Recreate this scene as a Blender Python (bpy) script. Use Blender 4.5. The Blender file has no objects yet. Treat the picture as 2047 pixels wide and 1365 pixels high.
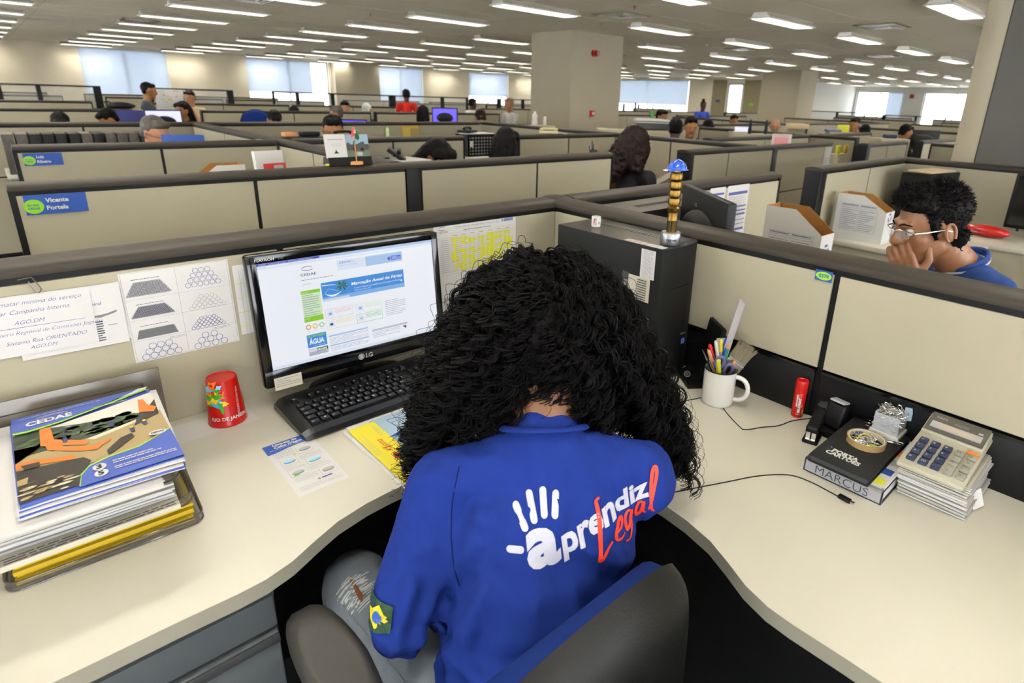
import bpy, bmesh, math, random
import numpy as np
from mathutils import Vector, Matrix
from mathutils.bvhtree import BVHTree
rnd = random.Random(7)
PI = math.pi
R_ = math.radians
SC = bpy.context.scene
COL = SC.collection
# ------------------------------------------------------------------ camera
cd = bpy.data.cameras.new('camera'); cam = bpy.data.objects.new('camera', cd); COL.objects.link(cam)
_p, _r, _y = .3265, .0352, .8047
_F = Vector((math.cos(_y)*math.cos(_p), math.sin(_y)*math.cos(_p), -math.sin(_p)))
_R = Vector((math.sin(_y), -math.cos(_y), 0)); _U = _R.cross(_F)
_R2 = _R*math.cos(_r)+_U*math.sin(_r); _U2 = _U*math.cos(_r)-_R*math.sin(_r)
_M = Matrix((_R2, _U2, -_F)).transposed().to_4x4(); _M.translation = Vector((-1.364, -1.460, 1.47))
cam.matrix_world = _M
cd.sensor_width = 36; cd.lens = 1180.45/2047*36
cd.shift_x = -97.577/2047; cd.shift_y = -87.162/2047
cd.clip_start = .02; cd.clip_end = 200
cd.dof.use_dof = True; cd.dof.focus_distance = 1.25; cd.dof.aperture_fstop = 5.6
SC.camera = cam
# ------------------------------------------------------------------ world and exposure
w = bpy.data.worlds.new('sky'); SC.world = w; w.use_nodes = True
w.node_tree.nodes['Background'].inputs[0].default_value = (.93, .96, 1, 1)
w.node_tree.nodes['Background'].inputs[1].default_value = 5.0
SC.view_settings.view_transform = 'Standard'; SC.view_settings.look = 'None'
SC.view_settings.exposure = 1.28; SC.view_settings.gamma = 1
LAMP = 31.0      # strength of the fluorescent tubes' louvred glow
# ------------------------------------------------------------------ materials
def lin(c):
    return tuple(x/12.92 if x <= .04045 else ((x+.055)/1.055)**2.4 for x in c)
def hexc(h): return lin(tuple(int(h[i:i+2], 16)/255 for i in (0, 2, 4)))
MATS = {}
def mat(name, h, rough=.6, metal=0, bump=0, bscale=200, bdist=.002, var=0, vscale=8, emit=0, alpha=1, trans=0, spec=.5, sheen=0, stretch=None, coat=0):
    if name in MATS: return MATS[name]
    m = bpy.data.materials.new(name); m.use_nodes = True; nt = m.node_tree
    b = nt.nodes['Principled BSDF']; c = hexc(h) if isinstance(h, str) else h
    b.inputs['Base Color'].default_value = (*c, 1); b.inputs['Roughness'].default_value = rough
    b.inputs['Metallic'].default_value = metal; b.inputs['Specular IOR Level'].default_value = spec
    b.inputs['Alpha'].default_value = alpha; b.inputs['Transmission Weight'].default_value = trans
    b.inputs['Sheen Weight'].default_value = sheen; b.inputs['Coat Weight'].default_value = coat
    if emit:
        b.inputs['Base Color'].default_value = (.01, .01, .01, 1)
        b.inputs['Emission Color'].default_value = (*c, 1); b.inputs['Emission Strength'].default_value = emit
    tc = None
    if bump or var:
        tc = nt.nodes.new('ShaderNodeTexCoord').outputs['Object']
        if stretch:
            mp = nt.nodes.new('ShaderNodeMapping'); mp.inputs['Scale'].default_value = stretch
            nt.links.new(tc, mp.inputs[0]); tc = mp.outputs[0]
    if bump:
        n = nt.nodes.new('ShaderNodeTexNoise'); n.inputs['Scale'].default_value = bscale; n.inputs['Detail'].default_value = 3
        bp = nt.nodes.new('ShaderNodeBump'); bp.inputs['Strength'].default_value = bump; bp.inputs['Distance'].default_value = bdist
        nt.links.new(tc, n.inputs[0]); nt.links.new(n.outputs[0], bp.inputs['Height']); nt.links.new(bp.outputs[0], b.inputs['Normal'])
    if var:
        n = nt.nodes.new('ShaderNodeTexNoise'); n.inputs['Scale'].default_value = vscale; n.inputs['Detail'].default_value = 4
        r = nt.nodes.new('ShaderNodeMixRGB'); r.inputs[1].default_value = (*[x*(1-var) for x in c], 1)
        r.inputs[2].default_value = (*[min(1, x*(1+var)) for x in c], 1)
        nt.links.new(tc, n.inputs[0]); nt.links.new(n.outputs[0], r.inputs[0]); nt.links.new(r.outputs[0], b.inputs['Base Color'])
    MATS[name] = m; return m
def M(n): return MATS[n]
mat('desk', 'bab6a8', .38, bump=.05, bscale=900, var=.02, vscale=3)
mat('desk_edge', '8f8b7c', .5)
mat('panel', 'a29b86', .8, bump=.15, bscale=500, spec=.3, var=.03, vscale=2)
mat('cap', '352f27', .55, spec=.3)
mat('black', '08080a', .5, bump=.05, bscale=600, spec=.3)
mat('black_soft', '101010', .7, bump=.2, bscale=500)
mat('black_gloss', '08080a', .12)
mat('wall', 'ded5c0', .85, bump=.05, bscale=60, var=.02, vscale=1)
mat('wall_white', 'cfcfc8', .85)
mat('column', 'aea58f', .8, var=.02, vscale=1)
mat('column_grey', '595751', .7, var=.03, vscale=2)
mat('carpet', '4c4f4c', .95, bump=.6, bscale=400, var=.2, vscale=60)
mat('ceiling', 'f0e8d6', .9, bump=.3, bscale=120, var=.03, vscale=6)
mat('steel', '9a9a9a', .3, 1)
mat('chrome', 'd8d8d8', .15, 1)
mat('white', 'c6c6c3', .5)
mat('paper', 'c2c0be', .7)
mat('paper_warm', 'bcb6a4', .7)
mat('ink', '30304a', .7)
mat('grey_ink', '8a8a90', .7)
mat('blue_ink', '45508f', .7)
mat('blue', '1d4a9c', .5)
mat('lime', '8cc41e', .5)
mat('red', 'b81009', .35)
mat('grey', '77787a', .5)
mat('light_grey', 'a0a0a0', .5)
mat('dark_grey', '3b3c3d', .5)
mat('window_frame', 'c4cdd8', .4)
mat('skin', '9a6840', .5, var=.05, vscale=12)
mat('skin_light', 'a8785a', .5, var=.05, vscale=12)
mat('skin_dark', '4a2a1c', .5)
mat('hair_black', '070505', .6, var=.3, vscale=40, spec=.14)
mat('hair_brown', '1a0b07', .6, spec=.2)
mat('hair_grey', '4a443c', .6)
# ------------------------------------------------------------------ geometry collector
class G:
    def __init__(s): s.v = []; s.f = []; s.m = []; s.mats = []; s.M = Matrix(); s.n = 0
    def mi(s, m):
        m = MATS[m] if isinstance(m, str) else m
        if m not in s.mats: s.mats.append(m)
        return s.mats.index(m)
    def add(s, vs, fs, m):
        k = s.mi(m); b = s.n
        s.v += [tuple(s.M @ Vector(p)) for p in vs]; s.n += len(vs)
        s.f += [tuple(i+b for i in f) for f in fs]; s.m += [k]*len(fs); return s
    def box(s, c, d, m, rz=0, rx=0, ry=0, bev=0, seg=2):
        if bev:
            bm = bmesh.new(); bmesh.ops.create_cube(bm, size=1); bmesh.ops.scale(bm, vec=d, verts=bm.verts)
            bmesh.ops.bevel(bm, geom=list(bm.edges), offset=bev, segments=seg, profile=.5, affect='EDGES')
            vs = [v.co.copy() for v in bm.verts]; bm.verts.index_update(); fs = [[v.index for v in f.verts] for f in bm.faces]; bm.free()
        else:
            vs = [Vector((x*d[0]/2, y*d[1]/2, z*d[2]/2)) for x in (-1, 1) for y in (-1, 1) for z in (-1, 1)]
            fs = [(0, 1, 3, 2), (4, 6, 7, 5), (0, 4, 5, 1), (2, 3, 7, 6), (0, 2, 6, 4), (1, 5, 7, 3)]
        T = Matrix.Translation(c) @ Matrix.Rotation(rz, 4, 'Z') @ Matrix.Rotation(ry, 4, 'Y') @ Matrix.Rotation(rx, 4, 'X')
        return s.add([T @ v for v in vs], fs, m)
    def bx(s, x0, x1, y0, y1, z0, z1, m, bev=0):
        return s.box(((x0+x1)/2, (y0+y1)/2, (z0+z1)/2), (abs(x1-x0), abs(y1-y0), abs(z1-z0)), m, bev=bev)
    def rect(s, x0, y0, x1, y1, z, m):
        return s.add([(x0, y0, z), (x1, y0, z), (x1, y1, z), (x0, y1, z)], [(0, 1, 2, 3)], m)
    def poly(s, pts, m): return s.add(pts, [tuple(range(len(pts)))], m)
    def poly2(s, pts, z, m): return s.poly([(x, y, z) for x, y in pts], m)
    def prism(s, pts, z0, z1, m, side=None):
        n = len(pts)
        s.add([(x, y, z1) for x, y in pts], [tuple(range(n))], m)
        s.add([(x, y, z0) for x, y in pts], [tuple(range(n))[::-1]], side or m)
        s.add([(x, y, z0) for x, y in pts]+[(x, y, z1) for x, y in pts],
              [(i, (i+1) % n, (i+1) % n+n, i+n) for i in range(n)], side or m); return s
    def ring(s, cx, cy, r, w, z, m, n=16):
        vs = []
        for i in range(n):
            a = 2*PI*i/n; vs += [(cx+r*math.cos(a), cy+r*math.sin(a), z), (cx+(r-w)*math.cos(a), cy+(r-w)*math.sin(a), z)]
        return s.add(vs, [(2*i, (2*i+2) % (2*n), (2*i+3) % (2*n), 2*i+1) for i in range(n)], m)
    def disc(s, cx, cy, rx, ry, z, m, n=24):
        return s.poly([(cx+rx*math.cos(2*PI*i/n), cy+ry*math.sin(2*PI*i/n), z) for i in range(n)], m)
    def cyl(s, a, b, r0, m, r1=None, n=16, caps=True):
        a = Vector(a); b = Vector(b); r1 = r0 if r1 is None else r1
        d = (b-a).normalized(); u = d.orthogonal().normalized(); w = d.cross(u)
        vs = []
        for p, r in ((a, r0), (b, r1)):
            vs += [p+(u*math.cos(2*PI*i/n)+w*math.sin(2*PI*i/n))*r for i in range(n)]
        fs = [(i, (i+1) % n, (i+1) % n+n, i+n) for i in range(n)]
        if caps: fs += [tuple(range(n))[::-1], tuple(range(n, 2*n))]
        return s.add(vs, fs, m)
    def lathe(s, prof, m, c=(0, 0, 0), n=24, caps=True, sx=1, sy=1):
        vs = []
        for r, z in prof: vs += [(c[0]+r*sx*math.cos(2*PI*i/n), c[1]+r*sy*math.sin(2*PI*i/n), c[2]+z) for i in range(n)]
        fs = [(k*n+i, k*n+(i+1) % n, (k+1)*n+(i+1) % n, (k+1)*n+i) for k in range(len(prof)-1) for i in range(n)]
        if caps: fs += [tuple(range(n))[::-1], tuple(range((len(prof)-1)*n, len(prof)*n))]
        return s.add(vs, fs, m)
    def tube(s, pts, r, m, n=6, closed=False, flat=1):
        P = [Vector(p) for p in pts]; k = len(P); vs = []; u = None
        for i, p in enumerate(P):
            a = P[(i-1) % k] if (closed or i) else p; b = P[(i+1) % k] if (closed or i < k-1) else p
            d = (b-a).normalized()
            u = (d.orthogonal() if u is None else u-d*u.dot(d)).normalized(); w = d.cross(u)
            rr = r[i] if isinstance(r, (list, tuple)) else r
            vs += [p+(u*math.cos(2*PI*j/n)+w*math.sin(2*PI*j/n)*flat)*rr for j in range(n)]
        fs = [(i*n+j, i*n+(j+1) % n, ((i+1) % k)*n+(j+1) % n, ((i+1) % k)*n+j) for i in range(k if closed else k-1) for j in range(n)]
        if not closed: fs += [tuple(range(n))[::-1], tuple(range((k-1)*n, k*n))]
        return s.add(vs, fs, m)
    def sph(s, c, r, m, n=12, sx=1, sy=1, sz=1, T=None):
        vs = []; fs = []; h = n//2+2
        for i in range(h+1):
            t = PI*i/h
            for j in range(n):
                a = 2*PI*j/n; v = Vector((r*sx*math.sin(t)*math.cos(a), r*sy*math.sin(t)*math.sin(a), r*sz*math.cos(t)))
                vs.append((T @ v if T else v)+Vector(c))
        for i in range(h):
            for j in range(n): fs.append((i*n+j, (i+1)*n+j, (i+1)*n+(j+1) % n, i*n+(j+1) % n))
        return s.add(vs, fs, m)
    def text(s, t, size, m, x=0, y=0, z=0, al='LEFT', bold=0, shear=0, width=None, rot=0, sy=1, ext=0, cut=0, sp=1):
        c = bpy.data.curves.new('t', 'FONT'); c.body = t; c.size = size; c.offset = bold; c.shear = shear; c.resolution_u = 3; c.space_character = sp
        c.extrude = ext
        o = bpy.data.objects.new('t', c); COL.objects.link(o)
        dg = bpy.context.evaluated_depsgraph_get(); me = bpy.data.meshes.new_from_object(o.evaluated_get(dg))
        vs = [v.co.copy() for v in me.vertices]; 
        if cut and me.polygons:
            bm = bmesh.new(); bm.from_mesh(me); bmesh.ops.triangulate(bm, faces=bm.faces)
            for _ in range(12):
                e = [e for e in bm.edges if e.calc_length() > cut]
                if not e: break
                bmesh.ops.subdivide_edges(bm, edges=e, cuts=1); bmesh.ops.triangulate(bm, faces=bm.faces)
            bm.verts.index_update(); vs = [v.co.copy() for v in bm.verts]; fs = [[v.index for v in f.verts] for f in bm.faces]; bm.free()
        else: fs = [tuple(p.vertices) for p in me.polygons]
        bpy.data.objects.remove(o); bpy.data.curves.remove(c); bpy.data.meshes.remove(me)
        if not vs: return s
        x0 = min(v.x for v in vs); x1 = max(v.x for v in vs); k = 1
        if width: k = width/(x1-x0)
        W = (x1-x0)*k; off = {'LEFT': 0, 'CENTER': -W/2, 'RIGHT': -W}[al]
        T = Matrix.Translation((x, y, z)) @ Matrix.Rotation(rot, 4, 'Z')
        return s.add([T @ Vector(((v.x-x0)*k+off, v.y*sy, v.z)) for v in vs], fs, m)
    def lines(s, x0, y0, x1, y1, n, m, z=.0004, th=.35, words=True, seed=1):
        r = random.Random(seed); dy = (y1-y0)/n
        for i in range(n):
            y = y0+dy*(i+.3); x = x0; end = x1 if r.random() < .75 else x0+(x1-x0)*(.4+.5*r.random())
            while x < end:
                wd = (x1-x0)*(.04+.1*r.random()) if words else x1-x0
                s.rect(x, y, min(x+wd, end), y+dy*th, z, m); x += wd+(x1-x0)*.015
        return s
    def bend(s, fn): s.v = [tuple(fn(Vector(p))) for p in s.v]; return s
    def obj(s, name, parent=None, smooth=40, label=None):
        me = bpy.data.meshes.new(name); me.from_pydata(s.v, [], s.f)
        for m in s.mats: me.materials.append(m)
        me.polygons.foreach_set('material_index', s.m); me.update()
        if smooth:
            me.polygons.foreach_set('use_smooth', [True]*len(me.polygons)); me.set_sharp_from_angle(angle=R_(smooth))
        o = bpy.data.objects.new(name, me); COL.objects.link(o)
        if parent: o.parent = parent
        if label: o['label'] = label
        return o
def tag(o, label, cat, group=None, kind=None):
    if label: o['label'] = label
    if cat: o['category'] = cat
    if group: o['group'] = group
    if kind: o['kind'] = kind
    return o
def thing(name, label, cat, loc=(0, 0, 0), rz=0, group=None):
    o = bpy.data.objects.new(name, None); COL.objects.link(o); o.location = loc; o.rotation_euler = (0, 0, rz)
    o.empty_display_size = .05
    return tag(o, label, cat, group)
def struct(name, g, label=None):
    o = g.obj(name); o['kind'] = 'structure'
    return o
def dup(root, loc, rz=0, label=None, group=None, scale=None):
    r = root.copy(); COL.objects.link(r); r.location = loc; r.rotation_euler = (0, 0, rz)
    if label: r['label'] = label
    if group: r['group'] = group
    if scale: r.scale = scale
    for ch in list(root.children):
        c = ch.copy(); COL.objects.link(c); c.parent = r
        for g in ch.children:
            d = g.copy(); COL.objects.link(d); d.parent = c
    return r
def facing(origin, right, up):
    """matrix of a sheet: local x = right, y = up, z = out of the sheet"""
    r = Vector(right).normalized(); u = Vector(up); u = (u-r*u.dot(r)).normalized(); n = r.cross(u)
    m = Matrix((r, u, n)).transposed().to_4x4(); m.translation = Vector(origin); return m
def blob(name, caps, parent, m, voxel=.008, smooth=6, ells=(), label=None, post=None):
    """union of tapered capsules and ellipsoids fused into one continuous surface"""
    g = G()
    for c in caps:
        a, ra, b, rb = Vector(c[0]), c[1], Vector(c[2]), c[3]
        L = (b-a).length; k = max(2, int(L/(.5*min(ra, rb)))+1)
        for i in range(k+1):
            t = i/k; g.sph(a.lerp(b, t), ra+(rb-ra)*t, m, 14)
    for e in ells:
        c, r = e[0], e[1]; T = e[2] if len(e) > 2 else None
        g.sph(c, 1, m, 18, r[0], r[1], r[2], T)
    o = g.obj(name, None, 0)
    md = o.modifiers.new('r', 'REMESH'); md.mode = 'VOXEL'; md.voxel_size = voxel
    sm = o.modifiers.new('s', 'SMOOTH'); sm.iterations = smooth; sm.factor = .5
    dg = bpy.context.evaluated_depsgraph_get(); me = bpy.data.meshes.new_from_object(o.evaluated_get(dg))
    bpy.data.objects.remove(o)
    if post: post(me)
    me.polygons.foreach_set('use_smooth', [True]*len(me.polygons))
    me.name = name; me.materials.clear(); me.materials.append(MATS[m])
    o = bpy.data.objects.new(name, me); COL.objects.link(o)
    if parent: o.parent = parent
    if label: o['label'] = label
    return o
# ------------------------------------------------------------------ the room
ZC = 2.6
g = G(); g.rect(-6, -5.5, 24.25, 24.25, 0, 'carpet'); g.rect(24.25, -5.5, 34.25, 12.7, 0, 'carpet'); struct('floor', g)
g = G(); g.add([(-6, -5.5, ZC), (24.25, -5.5, ZC), (24.25, 24.25, ZC), (-6, 24.25, ZC), (34.25, -5.5, ZC), (34.25, 12.7, ZC), (24.25, 12.7, ZC)], [(0, 3, 2, 1), (1, 6, 5, 4)], 'ceiling')
for k in range(-5, 23): g.bx(-5.7, 24, k*1.03+.1, k*1.03+.112, ZC-.002, ZC+.01, 'wall')
for k in range(-1, 9): g.bx(k*2.65-.3, k*2.65-.285, -5.2, 24, ZC-.002, ZC+.01, 'wall')
struct('ceiling', g)
YW = 24.0; XB = 24.0; YB = 12.5; XR = 34.0
mat('blind', 'aebccb', .8); MATS['blind'].node_tree.nodes['Principled BSDF'].inputs['Transmission Weight'].default_value = 0
def blindmat():
    m = bpy.data.materials.new('blind_cloth'); m.use_nodes = True; nt = m.node_tree; nt.nodes.remove(nt.nodes['Principled BSDF'])
    d = nt.nodes.new('ShaderNodeBsdfDiffuse'); t = nt.nodes.new('ShaderNodeBsdfTranslucent'); x = nt.nodes.new('ShaderNodeMixShader')
    d.inputs[0].default_value = (.62, .66, .7, 1); t.inputs[0].default_value = (.62, .68, .76, 1); x.inputs[0].default_value = .42
    w_ = nt.nodes.new('ShaderNodeTexWave'); w_.bands_direction = 'Z'; w_.inputs['Scale'].default_value = 9
    tc = nt.nodes.new('ShaderNodeTexCoord'); bp = nt.nodes.new('ShaderNodeBump'); bp.inputs['Strength'].default_value = .4
    nt.links.new(tc.outputs['Object'], w_.inputs[0]); nt.links.new(w_.outputs[1], bp.inputs['Height']); nt.links.new(bp.outputs[0], d.inputs['Normal'])
    nt.links.new(d.outputs[0], x.inputs[1]); nt.links.new(t.outputs[0], x.inputs[2])
    nt.links.new(x.outputs[0], nt.nodes['Material Output'].inputs[0]); MATS['blind_cloth'] = m
blindmat()
mat('glass', 'ffffff', .0, trans=1); 
def wall_with_windows(name, axis, at, a0, a1, wins, m='wall', thick=.25):
    """axis 'x': wall runs along x at y=at; axis 'y': wall runs along y at x=at; wins = (lo, hi, z0, z1)"""
    g = G()
    def b(lo, hi, z0, z1):
        if axis == 'x': g.bx(lo, hi, at, at+thick, z0, z1, m)
        else: g.bx(at, at+thick, lo, hi, z0, z1, m)
    cur = a0
    for lo, hi, z0, z1 in wins:
        b(cur, lo, 0, ZC); b(lo, hi, 0, z0)
        if z1 < ZC: b(lo, hi, z1, ZC)
        cur = hi
    b(cur, a1, 0, ZC)
    return struct(name, g)
WN = [0]
def window(axis, at, lo, hi, z0, z1, drop, pillarm='window_frame', label=None):
    """window unit in a wall: frame, mullion, pane, and a blind hanging down to z=drop as a thing of its own"""
    WN[0] += 1; g = G()
    def b(gg, l, h, a, c, d0, d1, m):
        if axis == 'x': gg.bx(l, h, at+d0, at+d1, a, c, m)
        else: gg.bx(at+d0, at+d1, l, h, a, c, m)
    for l, h, a, c in ((lo, lo+.06, z0, z1), (hi-.06, hi, z0, z1), (lo, hi, z0, z0+.06), (lo, hi, z1-.06, z1), ((lo+hi)/2-.03, (lo+hi)/2+.03, z0, z1)):
        b(g, l, h, a, c, .1, .16, 'window_frame')
    b(g, lo, hi, z0-.03, z0, -.04, .12, 'wall_white')
    o = g.obj('window_%d' % WN[0]); o['kind'] = 'structure'
    p = G(); b(p, lo+.05, hi-.05, z0+.05, z1-.05, .125, .13, 'glass'); p.obj('pane', o)
    return o
def blind(axis, at, lo, hi, z1, drop, label):
    g = G(); n = 24
    def b(l, h, a, c, d0, d1, m):
        if axis == 'x': g.bx(l, h, at+d0, at+d1, a, c, m)
        else: g.bx(at+d0, at+d1, l, h, a, c, m)
    b(lo, hi, drop, z1, .04, .043, 'blind_cloth')
    t = thing('window_blind', label, 'blind', (0, 0, 0), 0, 'roller blinds on the windows')
    g.obj('cloth', t)
    g = G(); b(lo, hi, drop-.02, drop+.01, .03, .055, 'window_frame'); g.obj('bottom_bar', t)
    g = G(); b(lo, hi, z1-.06, z1, .02, .08, 'window_frame'); g.obj('roller', t)
L_WIN = []   # filled from the photograph: (lo, hi, sill, head, blind bottom, label)
for lo, hi, z0, z1, drop, lab in ((1.35, 3.75, .7, 2.52, .72, 'long pale grey blind, leftmost window of the far wall, behind the standing man in grey'),
                                  (6.3, 9.45, .7, 2.52, 1.33, 'pale blue blind half lowered over the second window from the left'),
                                  (11.6, 13.85, .7, 2.52, .72, 'pale blue blind lowered over the window behind the man in red'),
                                  (16.4, 18.85, .7, 2.52, 1.43, 'pale blue blind half lowered, last far window before the near square column')):
    L_WIN.append((lo, hi, z0, z1))
    window('x', YW, lo, hi, z0, z1, drop)
    blind('x', YW, lo+.03, hi-.03 if lo != 6.3 else 8.75, z1, drop, lab)
wall_with_windows('wall_left', 'x', YW, -5.6, XB, L_WIN)
g = G(); g.bx(9.55, 11.5, YW-.35, YW-.001, 0, ZC, 'column'); struct('trim_1', g)
BW = ((16.45, 21.6, .8, 2.5),)
wall_with_windows('wall_back', 'y', XB, YB, YW, ((13.5, 14.3, 0, 2.35),)+BW, 'wall')
window('y', XB, 16.45, 21.6, .8, 2.5, 1.33); blind('y', XB, 16.5, 21.55, 2.5, 1.33, 'wide white blind to the right of the near square column')
g = G(); g.bx(XB-.012, XB-.001, 12.6, 13.45, 0, 2.5, 'olive') if mat('olive', '8d8468', .8) else 0
g.bx(XB-.012, XB-.001, 14.36, 15.1, 0, 2.5, 'olive'); struct('trim_2', g)
# glazed door at the back
g = G()
for a, b_, c, d in ((13.5, 13.58, 0, 2.35), (14.22, 14.3, 0, 2.35), (13.5, 14.3, 2.27, 2.35), (13.5, 14.3, 0, .12), (13.5, 14.3, 1.02, 1.1)): g.bx(XB+.02, XB+.07, a, b_, c, d, 'window_frame')
do = g.obj('door_1'); do['kind'] = 'structure'
g = G(); g.bx(XB+.04, XB+.05, 13.58, 14.22, .1, 2.28, 'glass'); g.obj('pane', do)
g = G(); g.bx(XB+.0, XB+.03, 13.62, 13.66, .9, 1.2, 'chrome'); g.obj('door_handle', do)
g = G(); g.bx(XB, XR, YB, YB+.2, 0, ZC, 'wall_white'); struct('wall_recess', g)
RW = ((7.75, 9.05, .6, 2.35), (10.6, 12.4, .6, 2.35))
g = 0
wall_with_windows('wall_right', 'y', XR, -5.5, YB, ((-3.0, 5.5, .6, 2.35), (6.2, 9.05, .6, 2.35), (10.0, 12.4, .6, 2.35)), 'wall_white')
window('y', XR, 6.2, 9.05, .6, 2.35, 0); window('y', XR, 10.0, 12.4, .6, 2.35, 0); window('y', XR, -3.0, 5.5, .6, 2.35, 0)
blind('y', XR, 10.0, 10.8, 2.35, .65, 'narrow grey blind beside the bright window of the far right wall')
FW = [(x, x+4.2, .55, 2.45) for x in (-5, 0, 5, 10, 15, 20, 25)]  # unseen window row, added behind the camera to brighten ceiling and panels
wall_with_windows('wall_front', 'x', -5.25, -5.5, 34, FW)
for f in FW: window('x', -5.25, *f, 0)
FILL_SW = [(y, y+4.2, .55, 2.45) for y in (-4.8, .2, 5.2, 10.2, 15.2)]  # unseen side windows, added to give the near cubicle soft side light
wall_with_windows('wall_side', 'y', -5.75, -5, 24, FILL_SW)
for f in FILL_SW: window('y', -5.75, *f, 0)
# columns carry the slab, so they belong to the setting
g = G(); g.bx(6.5, 7.85, 6.65, 7.75, 0, ZC, 'column'); struct('trim_3', g)
g = G(); g.bx(18.7, 19.9, 8.3, 9.7, 0, ZC, 'column'); struct('trim_4', g)
g = G()   # clad pillar at the right: cream rounded corner, grey facing
cor = [(3.66+.14*(1-math.cos(t)), -.20-.14*(1-math.sin(t))) for t in [i*PI/2/8 for i in range(9)]]
g.prism([(3.66, -.372)]+cor+[(4.9, -.20), (4.9, -.372)], 0, ZC, 'column')
struct('trim_5', g)
g = G(); g.prism([(3.655, -.378), (4.9, -.378), (4.9, -2.4), (3.655, -2.4)][::-1], 0, ZC, 'column_grey'); g.bx(3.657, 4.8, -.379, -.371, 0, ZC, 'black'); struct('trim_6', g)
# ------------------------------------------------------------------ ceiling lights
mat('tube', (1, .965, .885), .5, emit=LAMP)
mat('louvre', 'd8d4cc', .25, .6)
def ceiling_light():
    t = thing('ceiling_light', '', 'ceiling light', (0, 0, 0), 0, 'recessed louvred ceiling lights in rows')
    L, Wd, D = 1.3, .25, .07
    g = G()
    for a in ((-L/2-.02, L/2+.02, -Wd/2-.02, -Wd/2), (-L/2-.02, L/2+.02, Wd/2, Wd/2+.02), (-L/2-.02, -L/2, -Wd/2, Wd/2), (L/2, L/2+.02, -Wd/2, Wd/2)):
        g.bx(*a, -.006, .012, 'wall_white')
    g.obj('frame', t)
    g = G()
    for k in range(24): x = -L/2+(k+.5)*L/24; g.bx(x-.002, x+.002, -Wd/2, Wd/2, -.004, .030, 'louvre')
    g.bx(-L/2, L/2, -.003, .003, -.004, .030, 'louvre')
    g.obj('louvre', t)
    for y in (-.06, .06):
        g = G(); g.cyl((-L/2+.03, y, .045), (L/2-.03, y, .045), .016, 'tube', n=8); g.obj('tube', t)
    g = G(); g.add([(-L/2, -Wd/2, 0), (L/2, -Wd/2, 0), (L/2, Wd/2, 0), (-L/2, Wd/2, 0), (-L/2, -.09, .07), (L/2, -.09, .07), (L/2, .09, .07), (-L/2, .09, .07)],
                   [(4, 5, 6, 7), (0, 1, 5, 4), (1, 2, 6, 5), (2, 3, 7, 6), (3, 0, 4, 7)], 'louvre'); g.obj('reflector', t)
    return t
# the ceiling has openings in theory; the fittings hang 8 cm below the slab plane instead, flush with the tiles
cl0 = ceiling_light(); first = True
RN = ['first', 'second', 'third', 'fourth', 'fifth', 'sixth', 'seventh', 'eighth', 'ninth', 'tenth', 'eleventh', 'twelfth', 'thirteenth', 'fourteenth', 'fifteenth']
def inside(x, y):
    if x > XB-.8 and y > YB-.5: return False
    return not (6.2 < x+.65 and x-.65 < 8.2 and 6.4 < y < 8.0) and not (18.4 < x+.6 and x-.6 < 20.2 and 8 < y < 10) and not (x+.65 > 3.6 and x-.65 < 5 and -2.5 < y < -.1)
for j in range(-4, 11):
    for i in range(-4, 12):
        x = 4.2+2.65*i; y = 2.9+2.06*j
        if not inside(x, y) or x < -4.7 or x > 33 or y < -4.5: continue
        o = cl0 if first else dup(cl0, (0, 0, 0)); first = False
        o.location = (x, y, ZC-.072)
        o['label'] = 'long recessed ceiling light with mirrored louvre over the cubicles' 
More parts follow.
